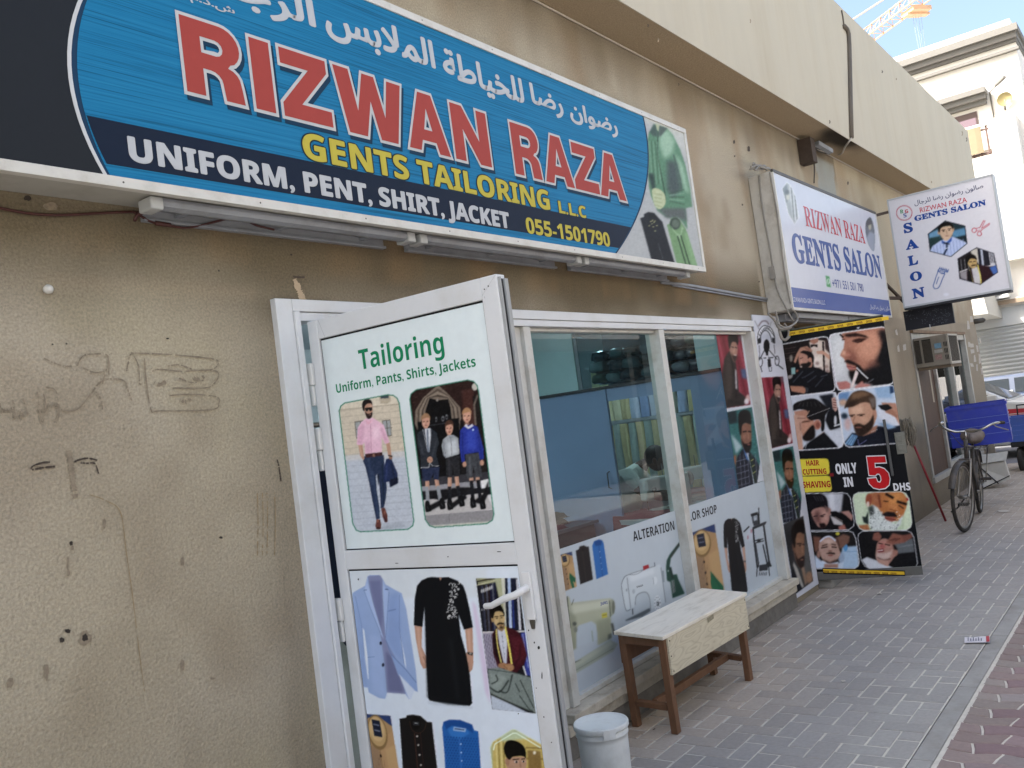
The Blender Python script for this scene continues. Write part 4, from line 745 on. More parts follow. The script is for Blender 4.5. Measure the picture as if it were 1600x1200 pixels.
    a.l([(740, 420), (752, 560), (775, 740), (782, 800)], 15, K, 2); a.l([(845, 390), (868, 560), (900, 760), (915, 790)], 17, K, 2); a.l([(838, 580), (878, 760), (890, 800)], 12, K, 2); a.l([(765, 570), (795, 760), (790, 800)], 9, K, 2)
    a.p([(735, 405), (860, 350), (875, 352), (860, 380), (738, 430)], '#2b2f35', 2); a.p([(718, 275), (785, 255), (788, 285), (720, 302)], K, 2); a.p([(725, 300), (745, 296), (752, 360), (735, 370)], '#565c64', 2); a.p([(780, 280), (800, 262), (808, 370), (790, 380)], K, 2); a.l([(795, 215), (800, 290)], 8, K, 2); a.p([(738, 350), (790, 330), (790, 385), (745, 395)], '#3b4046', 3); a.l([(755, 305), (775, 300), (780, 340)], 7, '#7a828c', 2)
    a.l([(755, 540), (840, 520)], 9, K, 2); a.l([(760, 562), (845, 540)], 9, K, 2); a.e(798, 540, 18, 18, K, 2)
    a.p([(800, 780), (880, 768), (885, 830), (800, 838)], '#3a3e44', 2); [a.l([(802, 788+k*12), (882, 778+k*12)], 4, K, 1) for k in range(5)]; a.p([(870, 760), (905, 740), (918, 790), (885, 800)], K, 4)
    a.l([(782, 790), (775, 890)], 8, K, 2); a.l([(895, 800), (902, 885)], 8, K, 2); a.l([(650, 450), (700, 400)], 13, K, 2); a.e(690, 505, 8, 20, '#b3404a', 3); a.e(722, 445, 9, 20, '#b3404a', 3); a.e(708, 480, 30, 60, '#c2c8d4', 6, a=.6)
    [a.l([(800+k*17, 880), (806+k*17, 850+4*(k % 2))], 8, '#4d535c', 2) for k in range(5)]
    return a

def art_window_strip():
    a = Art(1105, 505, 1215, 785, '#c3c9cf')
    man_red(a, k=(1090, 500, 4.286)); man_check(a, k=(1090, 500, 4.286))
    return a

def art_sign_right():
    a = Art(930, 175, 1110, 435, '#aaafaf')
    a.C(980, 180, 4.8)
    a.p([(110, 0), (450, 100), (450, 300), (150, 60)], '#bcc0b8', 20, a=.8)
    G, GD, GL = '#588a68', '#2f4d3a', '#93ba9c'
    a.p([(210, 70), (240, 80), (300, 100), (345, 150), (400, 260), (440, 380), (475, 560), (490, 690), (440, 700), (450, 800), (455, 860), (390, 770), (300, 770), (230, 720), (180, 610), (165, 530), (158, 430), (160, 300), (155, 190), (165, 130), (200, 100)], G, 4)
    a.p([(240, 130), (310, 110), (360, 200), (340, 290), (280, 330), (245, 230)], GL, 14); a.p([(360, 280), (420, 380), (470, 600), (430, 560), (390, 430)], GL, 12); a.p([(300, 340), (370, 350), (410, 560), (340, 620), (300, 560)], '#4b5a58', 14); a.p([(230, 700), (440, 700), (450, 800), (380, 770), (300, 775)], '#5c6462', 10)
    a.l([(236, 120), (232, 300), (280, 560), (290, 640)], 7, GD, 3, 1); a.l([(350, 300), (400, 480), (410, 560)], 7, '#3f4f4b', 5); [a.l([(170+k*14, 200), (190+k*16, 520)], 5, GD if k % 2 else GL, 4, a=.7) for k in range(5)]; [a.l([(320, 590+k*14), (430, 560+k*28)], 5, GL if k % 2 else GD, 4, a=.8) for k in range(5)]
    a.p([(160, 440), (190, 560), (215, 560), (200, 440)], '#2f4540', 8); a.p([(200, 65), (215, 75), (240, 160), (200, 160), (170, 130)], '#4a6258', 5); a.p([(214, 62), (245, 78), (240, 125), (225, 110)], '#a9b391', 3); a.p([(245, 80), (305, 100), (250, 165), (238, 150)], '#55655d', 4)
    a.p([(190, 560), (230, 552), (280, 590), (290, 660), (255, 705), (215, 690), (195, 630)], '#b3bf92', 3, 1); [a.l([(205, 590+k*28), (262, 600+k*30)], 5, '#8d9c72', 3) for k in range(4)]
    a.p([(100, 775), (130, 765), (128, 745), (160, 728), (205, 735), (240, 775), (265, 800), (360, 1118), (185, 1092)], '#22252b', 3); [a.e(180+x, 800+y, 8, 5, '#8d8a5a', 2) for x, y in ((0, 0), (12, -8), (24, 6), (8, 18), (30, -4), (18, 40), (45, 30), (32, 70), (-12, 30))]; a.l([(235, 965), (270, 1080)], 4, '#5a5d62', 2); a.p([(160, 740), (205, 745), (230, 790), (200, 770), (165, 775)], '#17191e', 4)
    a.p([(300, 825), (322, 815), (330, 775), (370, 768), (400, 790), (415, 815), (440, 850), (530, 1140), (375, 1120)], '#6f9a66', 3); a.e(362, 815, 40, 46, '#3b4b40', 4); a.e(366, 815, 28, 32, '#5f7060', 4); a.p([(330, 830), (362, 875), (400, 900), (412, 830), (425, 850), (400, 930), (340, 860)], '#8db083', 3); a.l([(380, 910), (445, 1130)], 8, '#2d4230', 2); a.l([(405, 905), (475, 1135)], 8, '#2d4230', 2); a.p([(430, 880), (450, 880), (525, 1130), (490, 1130)], '#7faa74', 6)
    a.grain(3, 41, .7)
    return a

def hexa_tailor(a):                            # crop 1380,270 x5.4545
    hx = [(638, 735), (800, 640), (945, 690), (980, 850), (830, 955), (655, 905)]
    a.clip(hx); a.p(hx, '#2a2628'); a.p([(740, 660), (830, 640), (830, 800), (760, 700)], '#b9b6a8', 4); a.p([(805, 650), (830, 650), (850, 800), (822, 800)], '#1b1d2c', 3); a.p([(830, 655), (850, 655), (865, 800), (845, 800)], '#aab4c6', 3); a.p([(850, 660), (900, 672), (915, 800), (868, 800)], '#23242e', 3); a.p([(900, 675), (950, 690), (960, 790), (918, 800)], '#b3b6be', 3); [a.l([(915+k*14, 685), (925+k*14, 770)], 6, '#3a3b44', 2) for k in range(3)]
    [a.l([(648+k*16, 740), (660+k*15, 840)], 7, '#6a6a6e' if k % 2 else '#19171a', 2) for k in range(6)]; a.l([(650, 850), (720, 825)], 9, '#c9c8c6', 2); a.p([(655, 850), (720, 835), (740, 930), (665, 900)], '#8f8b90', 4); a.l([(870, 800), (960, 790)], 8, '#c9c9cc', 2); a.p([(905, 810), (965, 790), (985, 860), (930, 870)], '#3f66b4', 4)
    a.p([(715, 850), (760, 815), (820, 785), (900, 800), (950, 880), (860, 950), (830, 960), (720, 930)], '#331a20', 4); a.p([(755, 820), (800, 800), (830, 860), (830, 950), (780, 945)], '#b9b9bb', 3); a.l([(742, 830), (755, 890), (770, 940)], 8, '#b9b34e', 2); a.l([(808, 790), (830, 880), (838, 950)], 11, '#cfc44a', 2); a.p([(720, 850), (745, 830), (768, 945), (725, 930)], '#1c1719', 4)
    a.p([(715, 760), (725, 735), (790, 730), (802, 765), (795, 800), (775, 818), (745, 808), (728, 785)], '#b99a5c', 3, 1); a.p([(705, 760), (706, 720), (740, 695), (785, 708), (802, 745), (780, 735), (745, 735), (725, 765), (715, 790)], '#161210', 3, 1); a.l([(738, 762), (758, 762)], 6, '#21180f', 2); a.l([(772, 760), (792, 757)], 6, '#21180f', 2); a.l([(755, 795), (790, 788)], 9, '#2a1f14', 3); a.e(765, 778, 5, 8, '#a08048', 3)
    a.grain(3, 52, .6); a.clip(); a.l(hx+[hx[0]], 5, '#2a2c3a', .8); 

def hexa_boy(a):
    hx = [(385, 525), (530, 412), (700, 455), (718, 605), (580, 718), (402, 672)]
    a.clip(hx); a.p(hx, '#22383f'); a.p([(390, 520), (480, 480), (490, 560), (395, 580)], '#5c90b4', 6); a.p([(580, 500), (700, 470), (710, 540), (600, 560)], '#4f86ac', 6); a.p([(600, 560), (715, 530), (718, 610), (640, 620)], '#1b2c33', 5); a.p([(395, 560), (490, 540), (480, 590), (400, 620)], '#25403f', 5); a.p([(470, 440), (600, 430), (600, 470), (470, 490)], '#2f3a34', 8)
    a.p([(402, 672), (420, 630), (490, 580), (590, 545), (700, 590), (718, 605), (580, 718)], '#a9bbe0', 3); [a.l([(430+k*28, 620-k*6), (445+k*28, 720)], 5, '#8095c6', 2) for k in range(10)]; a.p([(498, 575), (540, 600), (590, 545), (585, 585), (545, 615), (505, 605)], '#2f56b0', 3); a.l([(545, 600), (545, 650), (520, 700)], 14, '#23324e', 3); a.l([(530, 650), (560, 640)], 6, '#c9d0e0', 2); a.l([(520, 600), (565, 610)], 10, '#24262c', 3)
    a.p([(480, 510), (490, 470), (590, 455), (602, 495), (580, 550), (540, 582), (510, 565)], '#c2a383', 3, 1); a.e(478, 512, 12, 18, '#b18f70', 3); a.e(598, 488, 10, 18, '#b18f70', 3); a.p([(472, 500), (474, 455), (520, 425), (575, 430), (602, 460), (596, 480), (570, 452), (520, 458), (492, 480), (484, 510)], '#1a1512', 3, 1)
    a.l([(502, 492), (530, 488)], 6, '#2c1f18', 2); a.l([(555, 482), (580, 478)], 6, '#2c1f18', 2); a.e(517, 502, 8, 4, '#2a1c16', 2); a.e(566, 493, 8, 4, '#2a1c16', 2); a.l([(540, 495), (546, 525)], 7, '#a08062', 3); a.e(545, 540, 16, 5, '#9b6a58', 3); a.e(545, 560, 20, 12, '#d0b294', 6, a=.6)
    a.grain(3, 51, .6); a.clip(); a.l(hx+[hx[0]], 5, '#2a2c3a', .8)

def art_blade():
    a = Art(1380, 270, 1585, 490, '#c3c5cc')
    a.C(1380, 270, 5.4545); hexa_boy(a); hexa_tailor(a)
    t = np.linspace(0, 2*math.pi, 40); a.l(np.c_[182+66*np.cos(t), 345+62*np.sin(t)], 5, '#b02a3c', 1)
    R_ = '#b8404e'
    for cx, cy, r in ((778, 493, 19), (823, 522, 18)): a.l(np.c_[cx+r*np.cos(t), cy+r*np.sin(t)], 5, R_, .8)
    a.l([(790, 478), (826, 470), (858, 410), (870, 412), (842, 476)], 5, R_, .8); a.l([(842, 476), (908, 432), (908, 445), (838, 492), (832, 505)], 5, R_, .8); a.l([(796, 500), (830, 490)], 4, R_, .8)
    B = '#2a4a94'
    a.l([(470, 840), (440, 930), (428, 970), (440, 990), (465, 990), (480, 975), (505, 915), (528, 862)], 6, B, .8); a.l([(470, 840), (500, 860), (528, 864)], 6, B, .8); a.l([(478, 822), (470, 835), (550, 850), (552, 838), (482, 820)], 6, B, .8); a.l([(500, 855), (520, 862), (530, 845)], 5, B, .8); [a.l([(487+k*14, 806+k*4), (484+k*14, 825+k*4)], 6, B, .8) for k in range(6)]; a.l([(476, 890), (455, 950)], 5, B, .8)
    a.e(540, 1040, 24, 14, '#cfd3de', 4)
    return a

def art_salon_left():
    a = Art(1200, 255, 1400, 510, '#c3c8d2')
    a.C(1200, 260, 5)
    hx = [(112, 175), (150, 125), (178, 150), (215, 230), (245, 400), (210, 462), (160, 370)]
    a.clip(hx); a.p(hx, '#aab0a9'); a.p([(115, 180), (150, 140), (165, 250), (150, 300)], '#7d837f', 5); [a.l([(172+k*13, 150+k*18), (196+k*11, 440-k*8)], 7, '#6d726e' if k % 2 else '#d3d6d4', 2) for k in range(5)]; a.e(158, 235, 15, 32, '#c3c2ae', 4); a.e(152, 205, 17, 20, '#5f645e', 5); a.p([(150, 290), (180, 280), (205, 440), (175, 400)], '#9aa09a', 6); a.clip(); a.l(hx+[hx[0]], 4, '#e3e6ea', 1)
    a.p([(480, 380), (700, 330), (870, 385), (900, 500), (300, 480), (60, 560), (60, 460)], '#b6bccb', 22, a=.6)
    f = [(762, 470), (775, 420), (805, 400), (830, 470), (838, 560), (830, 665), (790, 620), (768, 540)]
    a.clip(f, 1); a.p(f, '#5b6570', 0, 1); a.e(795, 450, 24, 40, '#3a4248', 6); a.e(798, 470, 13, 30, '#a9a88e', 4); a.e(792, 440, 16, 20, '#2a2d2f', 4); a.p([(770, 560), (800, 510), (838, 530), (835, 680), (790, 640)], '#8c97a8', 6); a.clip()
    a.p([(452, 855), (482, 862), (494, 948), (462, 942)], '#3f9a52', .8); t = np.linspace(0, 6.3, 16); a.l(np.c_[473+10*np.cos(t), 902+20*np.sin(t)], 4, '#d9e6dc', .6); a.l([(468, 895), (472, 908), (480, 912)], 4, '#d9e6dc', .6)
    return a
# ---------------------------------------------------------------- ground, pavement, kerb, road
RND = random.Random(7); RG = np.random.default_rng(7)
def stone(name, base, v, bump=.002): return mat(name, base, .85, v, 14, bump, 160, spec=.2, dirt=None)
M_brick = attr_mat('paving_brick', .82, .25, .0016, 130, .10, 45)
M_sandj = mat('sand_joint', '#bdb9b0', .95, .12, 30, .001, 200, spec=.1)
M_kerb = mat('kerb_concrete', '#8f8e8b', .85, .12, 9, .0015, 140, dirt='#6a645b', dscale=5, damt=.5)
M_asph = mat('asphalt', '#6f7074', .9, .12, 20, .003, 120, dirt='#7b7772', dscale=1.2, damt=.5)
M_earth = mat('ground_earth', '#a9a6a0', .95, .1, 3, .003, 40)

b = MB(); b.quad((-400, -400, -.05), (400, -400, -.05), (400, 400, -.05), (-400, 400, -.05)); b.build('ground', M_earth, kind='structure')
b = MB(); b.quad((16.4, -40, -.012), (23.2, -40, -.012), (23.2, 40, -.012), (16.4, 40, -.012)); b.build('cross_road', M_asph, kind='structure')

def tile(b, poly, z, h, c, ins=.004, bev=.004):
    P = np.array(poly, float); ctr = P.mean(0); n = len(P)
    d = ctr-P; L = np.linalg.norm(d, axis=1)[:, None]; d = d/np.maximum(L, 1e-6)
    A = P+d*ins; B = P+d*(ins+bev); V = [(x, y, z-h) for x, y in A]+[(x, y, z-bev*.7) for x, y in A]+[(x, y, z) for x, y in B]
    F = [(i, (i+1) % n, (i+1) % n+n, i+n) for i in range(n)]+[(i+n, (i+1) % n+n, (i+1) % n+2*n, i+2*n) for i in range(n)]+[tuple(range(2*n, 3*n))]
    b.add(V, F, M_brick, c)
X0, X1, Y0, Y1 = .2, 16.4, 1.157, 2.62
b = MB(); b.quad((X0, Y0-.0032, -.003), (X1, Y0-.0032, -.003), (X1, Y1+.3, -.003), (X0, Y1+.3, -.003), M_sandj)
g1, g2 = lin('#918f8c'), lin('#b0a291'); W = .105
for i in range(0, 156):
    for j in range(-1, 15):
        k = (i-j) % 4
        if k == 0: r = [i, i+2, j, j+1]
        elif k == 3: r = [i, i+1, j, j+2]
        else: continue
        xa, xb = X0+r[0]*W, X0+r[1]*W; ya, yb = max(Y0+r[2]*W, Y0), min(Y0+r[3]*W, Y1)
        if yb-ya < .02: continue
        if xa > X1: continue
        cx, cy = (xa+xb)/2, (ya+yb)/2
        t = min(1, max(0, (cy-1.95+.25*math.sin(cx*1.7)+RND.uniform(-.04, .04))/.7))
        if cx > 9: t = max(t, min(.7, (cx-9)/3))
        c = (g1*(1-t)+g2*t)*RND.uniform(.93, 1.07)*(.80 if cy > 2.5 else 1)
        zt = RND.uniform(-.0012, .0018)
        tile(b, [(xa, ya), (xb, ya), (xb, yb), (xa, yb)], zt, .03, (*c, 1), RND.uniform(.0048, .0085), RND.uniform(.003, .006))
b.build('pavement', M_brick, kind='structure')

b = MB(); x = -1.
while x < 16.4:
    b.box(x+.003, x+.997, 1.066, 1.1535, -.05, -.004+RND.uniform(-.001, .001)); x += 1.
b.box(-1, 16.4, 1.055, 1.157, -.06, -.012)
b.box(-1, 16.4, 1.040, 1.0655, -.055, -.0075, M_sandj); b.mats = [M_kerb, M_sandj]; b.m = [0]*(len(b.f)-6)+[1]*6; b.build('kerb', M_kerb, kind='structure', bevel=.004)

b = MB(); b.quad((.5, -3.2, -.012), (16.4, -3.2, -.012), (16.4, 1.066, -.012), (.5, 1.066, -.012), M_sandj)
rA, rB = lin('#7d6a6c'), lin('#87807e')
def tri(t): t = t % 1; return 4*abs(t-.5)-1
LX, LY, AM = .1125, .225, .014
for i in range(0, 141):
    for j in range(-14, 5):
        xa, ya = .55+i*LX, .05+j*LY+(LY/2 if i % 2 else 0); ring = []
        for t in np.linspace(0, 1, 5)[:-1]: ring.append((xa, ya+LY*t))
        for t in np.linspace(0, 1, 3)[:-1]: ring.append((xa+LX*t, ya+LY))
        for t in np.linspace(1, 0, 5)[:-1]: ring.append((xa+LX, ya+LY*t))
        for t in np.linspace(1, 0, 3)[:-1]: ring.append((xa+LX*t, ya))
        P = [(x+AM*tri(y/LY+.25), min(y+AM*tri(x/(2*LX)), 1.052)) for x, y in ring]
        if ya > 1.02: continue
        f = min(1, max(0, RND.random()**2)); c = (rA*(1-f)+rB*f)*RND.uniform(.85, 1.12)
        if ya > .75: c = c*.6+lin('#8a8177')*.4
        tile(b, P[::-1], -.006+RND.uniform(-.002, .001), .03, (*c, 1), .006, .005)
b.build('road', M_brick, kind='structure')

# ---------------------------------------------------------------- shop building
def plaster_mat(name, bump=.007):
    m = attr_mat(name, .92, .15, bump, 75, .27, 120); return m
M_plaster = plaster_mat('stucco')
M_white = mat('white_aluminium', '#d2d5d6', .38, .03, 20, 0, spec=.4, dirt='#a39f92', dscale=5, damt=.35)
M_whiteold = mat('old_white_aluminium', '#c9c9c2', .45, .05, 14, 0, spec=.35, dirt='#948a77', dscale=7, damt=.6)
M_dark = mat('black_rubber', '#1d1f21', .6)
M_gap = mat('deep_gap', '#15171a', .8)
M_print = attr_mat('printed_vinyl', .5, .12, 0, 60, .035, 25)
M_film = attr_mat('window_film', .42, .16, 0, 60, .03, 9)
M_sill = mat('sill_concrete', '#bdb6a6', .8, .1, 12, .002, 90, dirt='#82786a', dscale=8, damt=.7)
M_plinth = mat('plinth_stone', '#75716a', .85, .2, 16, .003, 70, dirt='#534d45', dscale=6, damt=.7)
M_fascia = mat('fascia_plaster', '#beb8a6', .9, .05, 2.2, .0015, 90, spec=.15, dirt='#b0a792', dscale=1.1, damt=.7, stretch=(2.6, 1, .35))
def glass_mat(name, tint, rough=.0, trans=.92):
    m = bpy.data.materials.new(name); m.use_nodes = True; nt = m.node_tree; nt.nodes.remove(nt.nodes['Principled BSDF'])
    t = nt.nodes.new('ShaderNodeBsdfTransparent'); t.inputs[0].default_value = rgba(tint); g = nt.nodes.new('ShaderNodeBsdfGlossy'); g.inputs['Roughness'].default_value = rough
    f = nt.nodes.new('ShaderNodeFresnel'); f.inputs[0].default_value = 1.45; mx = nt.nodes.new('ShaderNodeMixShader'); nt.links.new(f.outputs[0], mx.inputs[0]); nt.links.new(t.outputs[0], mx.inputs[1]); nt.links.new(g.outputs[0], mx.inputs[2]); nt.links.new(mx.outputs[0], nt.nodes['Material Output'].inputs[0])
    MATS[name] = m; return m
M_glass = glass_mat('window_glass', '#d8e8ea')

SHOP = thing('shop_building', (9, 2.6, 0), 'single storey beige stucco shop building with a projecting roof fascia, facing the paved footpath', 'building')
def smooth(a, b_, x): t = np.clip((x-a)/(b_-a), 0, 1); return t*t*(3-2*t)
def vnoise(x, z, s, seed):
    r = np.random.default_rng(seed); G = r.random((64, 64)); x, z = x*s, z*s; i, j = np.floor(x).astype(int), np.floor(z).astype(int); fx, fz = x-i, z-j
    fx, fz = fx*fx*(3-2*fx), fz*fz*(3-2*fz); g = lambda a, b_: G[a % 64, b_ % 64]
    return (g(i, j)*(1-fx)+g(i+1, j)*fx)*(1-fz)+(g(i, j+1)*(1-fx)+g(i+1, j+1)*fx)*fz
def fbm(x, z, s, seed): return (vnoise(x, z, s, seed)*.55+vnoise(x, z, s*2.3, seed+1)*.28+vnoise(x, z, s*5.1, seed+2)*.17)
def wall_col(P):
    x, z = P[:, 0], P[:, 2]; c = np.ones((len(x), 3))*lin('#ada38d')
    mixc = lambda c, h, t: c*(1-t[:, None])+lin(h)*t[:, None]
    c = mixc(c, '#b3aa99', smooth(.35, .75, fbm(x, z, .9, 3))*.55)
    c = mixc(c, '#8b7e69', smooth(.5, .8, fbm(x, z, 1.7, 13))*.5)
    c = mixc(c, '#aba27f', smooth(.55, .8, fbm(x, z, 1.3, 33))*.35*(x < 2.1))
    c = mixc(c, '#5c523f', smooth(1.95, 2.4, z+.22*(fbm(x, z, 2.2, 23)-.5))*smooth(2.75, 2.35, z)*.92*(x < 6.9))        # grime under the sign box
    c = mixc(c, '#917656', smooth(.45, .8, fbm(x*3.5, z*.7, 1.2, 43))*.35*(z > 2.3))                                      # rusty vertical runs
    c = mixc(c, '#5f5443', smooth(.25, .9, smooth(3.35, 3.95, z)*.75+.55*(fbm(x*2.2, z*.5, 1.4, 83)-.35))*.62*(x < 9.5)*(z > 2.6))      # dirt runs plus painted-in shade below the soffit
    c = mixc(c, '#938871', smooth(.56, .60, fbm(x, z, .55, 91))*.28*(z < 2.2)); c = mixc(c, '#bcb49f', smooth(.60, .63, fbm(x, z, .8, 95))*.35*(z < 2.2))        # old paint patches
    c = mixc(c, '#6e6250', smooth(.52, .80, fbm(x*4, z*.45, 1.1, 97))*.38*(z < 2.2)); c = mixc(c, '#5e5446', smooth(.25, .0, np.abs(x-2.09)+.1*(fbm(x, z, 4, 99)-.5))*.35*(z < 2.2))
    c = mixc(c, '#bda88a', (smooth(2.17, 2.18, z)*smooth(2.21, 2.195, z)*(x > 1.25)*(x < 2.02)).astype(float)*.55)        # patched joint
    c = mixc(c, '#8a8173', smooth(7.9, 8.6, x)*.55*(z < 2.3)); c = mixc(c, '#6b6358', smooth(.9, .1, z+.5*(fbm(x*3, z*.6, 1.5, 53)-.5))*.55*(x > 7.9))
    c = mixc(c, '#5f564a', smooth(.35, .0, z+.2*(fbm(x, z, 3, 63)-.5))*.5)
    c = mixc(c, '#9aa09c', ((x > 8.86+.06*(vnoise(x, z, 9, 73)-.5))*(x < 9.42+.06*(vnoise(x, z, 9, 74)-.5))*(z > 3.42+.05*(vnoise(x, z, 12, 75)-.5))*(z < 3.85)).astype(float)*(.55+.4*fbm(x, z, 6, 76)))   # grey patch near the bracket
    c = mixc(c, '#39322b', smooth(.22, .02, np.hypot((x-8.95)*.55, z-3.98))*.5)
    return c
wb = MB()
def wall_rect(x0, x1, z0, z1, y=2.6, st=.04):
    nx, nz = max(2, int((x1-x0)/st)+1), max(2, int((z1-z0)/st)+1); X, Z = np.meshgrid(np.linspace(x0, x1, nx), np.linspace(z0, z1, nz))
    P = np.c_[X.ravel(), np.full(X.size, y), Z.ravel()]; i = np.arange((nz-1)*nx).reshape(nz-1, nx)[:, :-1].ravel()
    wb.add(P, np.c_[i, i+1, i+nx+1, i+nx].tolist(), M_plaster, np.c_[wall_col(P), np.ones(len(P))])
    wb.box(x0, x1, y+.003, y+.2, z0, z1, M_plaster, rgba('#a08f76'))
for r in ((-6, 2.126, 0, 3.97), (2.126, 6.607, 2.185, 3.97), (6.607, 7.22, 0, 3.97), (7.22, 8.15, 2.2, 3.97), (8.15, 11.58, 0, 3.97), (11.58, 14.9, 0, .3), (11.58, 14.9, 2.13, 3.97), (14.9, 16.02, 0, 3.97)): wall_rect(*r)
wb.box(15.82, 16.02, 2.803, 12, 0, 3.97, M_plaster, rgba('#a99a82')); wb.box(-6, 16.02, 11.8, 12, 0, 3.97, M_plaster, rgba('#a99a82')); wb.box(-6, -5.8, 2.803, 11.8, 0, 3.97, M_plaster, rgba('#a99a82'))
wb.build('wall', M_plaster, SHOP, fixn=False)

fb = MB(); fb.box(-6, 16.28, 2.3, 2.62, 3.975, 5.45); fb.box(-6, 16.28, 2.62, 12.2, 3.975, 5.2)
FASCIA = fb.build('fascia', M_fascia, SHOP)
sb = MB()                                                       # soffit under the fascia, with a soot stain over the bracket
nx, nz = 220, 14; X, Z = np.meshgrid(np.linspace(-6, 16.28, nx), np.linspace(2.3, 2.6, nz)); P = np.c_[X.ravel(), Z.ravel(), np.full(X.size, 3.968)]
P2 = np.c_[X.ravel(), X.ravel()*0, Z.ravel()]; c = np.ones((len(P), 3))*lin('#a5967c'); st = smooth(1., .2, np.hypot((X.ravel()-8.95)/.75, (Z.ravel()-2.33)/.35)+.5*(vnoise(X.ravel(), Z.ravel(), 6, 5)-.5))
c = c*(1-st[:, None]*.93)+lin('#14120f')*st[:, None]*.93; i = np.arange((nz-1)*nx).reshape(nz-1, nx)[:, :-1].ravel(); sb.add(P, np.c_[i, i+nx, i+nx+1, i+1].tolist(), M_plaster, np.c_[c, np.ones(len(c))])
sb.build('soffit', M_plaster, SHOP, fixn=False)
lb = MB(); lb.tube([(-6, 2.592, 3.955), (16, 2.592, 3.955)], .006, n=6); lb.build('soffit_cable', mat('pale_cable', '#b5ad9d', .6), SHOP)

# wounds of the stucco: holes, scars and stains with shapes of their own
M_hole = mat('plaster_hole', '#3a342e', .95, .3, 60); M_scar = mat('plaster_scar', '#8b7f6c', .95, .3, 70); M_rust = mat('rust_run', '#94805f', .95, .2, 40); M_tar = mat('black_glue', '#453b32', .7, .3, 60)
wo = MB()
def blob(px, py, rx, ry, m, y=2.597, seed=0, rot=0.):
    r = random.Random(seed+int(px*7+py)); P = []
    for k in range(14):
        t = 2*math.pi*k/14; q = r.uniform(.72, 1.15); dx, dy = rx*q*math.cos(t), ry*q*math.sin(t); P.append(onY(px+dx*math.cos(rot)-dy*math.sin(rot), py+dx*math.sin(rot)+dy*math.cos(rot), y))
    wo.add(P, [tuple(range(14))], m)
def scar(pts, w, m, y=2.596, seed=1, breaks=.12):
    r = random.Random(seed); P = smooth_pts(pts, False, 8)
    for i in range(len(P)-1):
        if r.random() < breaks: continue
        d = P[i+1]-P[i]; L = np.hypot(*d)
        if L < .1: continue
        n = np.array((-d[1], d[0]))/L; a, c_ = w*r.uniform(.5, 1.3)/2, w*r.uniform(.5, 1.3)/2
        wo.add([onY(*(P[i]+n*a), y), onY(*(P[i+1]+n*c_), y), onY(*(P[i+1]-n*c_), y), onY(*(P[i]-n*a), y)], [(0, 1, 2, 3)], m)
for k, (x, y, rx, ry, m) in enumerate(((133, 998, 10, 12, M_scar), (133, 996, 5, 6, M_hole), (106, 986, 5, 3.5, M_hole), (97, 1000, 4, 4.5, M_hole), (72, 1050, 4.5, 14, M_scar), (16, 1067, 6, 9, M_scar), (111, 849, 3, 3.5, M_hole), (113, 856, 2.5, 4, M_scar), (106, 880, 1.8, 12, M_scar), (107, 895, 2.5, 6, M_scar), (43, 309, 7, 5, M_hole), (80, 322, 12, 7, M_scar), (163, 818, 3, 8, M_scar), (285, 877, 3, 8, M_scar), (345, 840, 3, 2, M_hole), (285, 1038, 4, 9, M_scar), (332, 1060, 4, 2, M_scar), (70, 727, 20, 2, M_scar), (104, 537, 1.5, 1.5, M_hole), (82, 538, 1.5, 1.5, M_hole), (262, 529, 2.5, 1.3, M_hole), (342, 423, 1.2, 1.6, M_hole), (455, 398, 2, 1.5, M_hole), (1147, 222, 1.6, 3.2, M_tar), (1170, 233, 2.2, 4.5, M_tar), (1148, 244, 1.2, 1.5, M_tar), (1186, 440, 1.2, 1.6, M_tar), (1160, 320, 1.2, 1.5, M_tar), (1325, 286, 1.4, 3, M_tar))): blob(x, y, rx, ry, m, 2.597-.0004*(k % 4), k)
scar([(48, 733), (52, 728), (66, 723), (78, 722)], 3, M_tar, seed=2); scar([(50, 734), (66, 731), (86, 729)], 3.5, M_tar, seed=3); scar([(116, 722), (125, 718), (138, 716), (152, 719)], 3.2, M_tar, seed=4); scar([(126, 723), (136, 724), (148, 724), (154, 740)], 3, M_tar, seed=5)
scar([(107, 704), (110, 720), (113, 745), (118, 778)], 9, M_scar, 2.5965, 6, .05)
scar([(140, 773), (165, 782), (188, 800), (197, 860), (207, 930), (219, 1030), (226, 1080)], 1.3, M_rust, seed=7, breaks=.05)
for x in (402, 410, 417, 429): scar([(x, 770), (x+1, 800), (x+1, 830), (x, 868)], 1.3, M_rust, 2.5967, int(x), .1)
scar([(433, 718), (436, 730), (439, 752)], 2.2, M_tar, seed=8)
for k, q in enumerate(([(222, 552), (250, 553), (290, 556), (338, 562), (336, 575), (318, 580)], [(222, 552), (205, 553), (200, 568), (198, 580)], [(226, 560), (228, 590), (236, 640), (250, 642), (330, 640), (342, 630), (338, 620), (300, 616), (265, 618)], [(238, 580), (250, 577), (285, 580), (330, 578), (342, 585), (334, 600), (320, 606), (270, 606)], [(262, 572), (280, 570), (300, 577)], [(222, 600), (218, 598), (216, 570), (205, 550)], [(170, 585), (168, 556), (150, 553), (130, 556), (120, 572)], [(130, 575), (148, 582), (164, 580)], [(66, 558), (82, 566), (100, 572), (112, 572)], [(95, 640), (120, 640), (140, 618), (158, 596), (180, 592), (195, 596), (200, 610), (206, 626)], [(150, 612), (158, 625), (160, 640)], [(168, 570), (160, 600)], [(278, 590), (300, 598), (318, 594)], [(0, 630), (4, 640), (30, 642), (36, 650)], [(58, 612), (62, 640), (66, 660), (72, 640), (68, 615)], [(72, 605), (88, 612), (92, 650), (84, 660)], [(20, 625), (24, 655)], [(36, 622), (44, 650)])): scar(q, 2.2 if k < 6 else 2.6, M_scar, 2.5962-.00015*k, 20+k, .14)
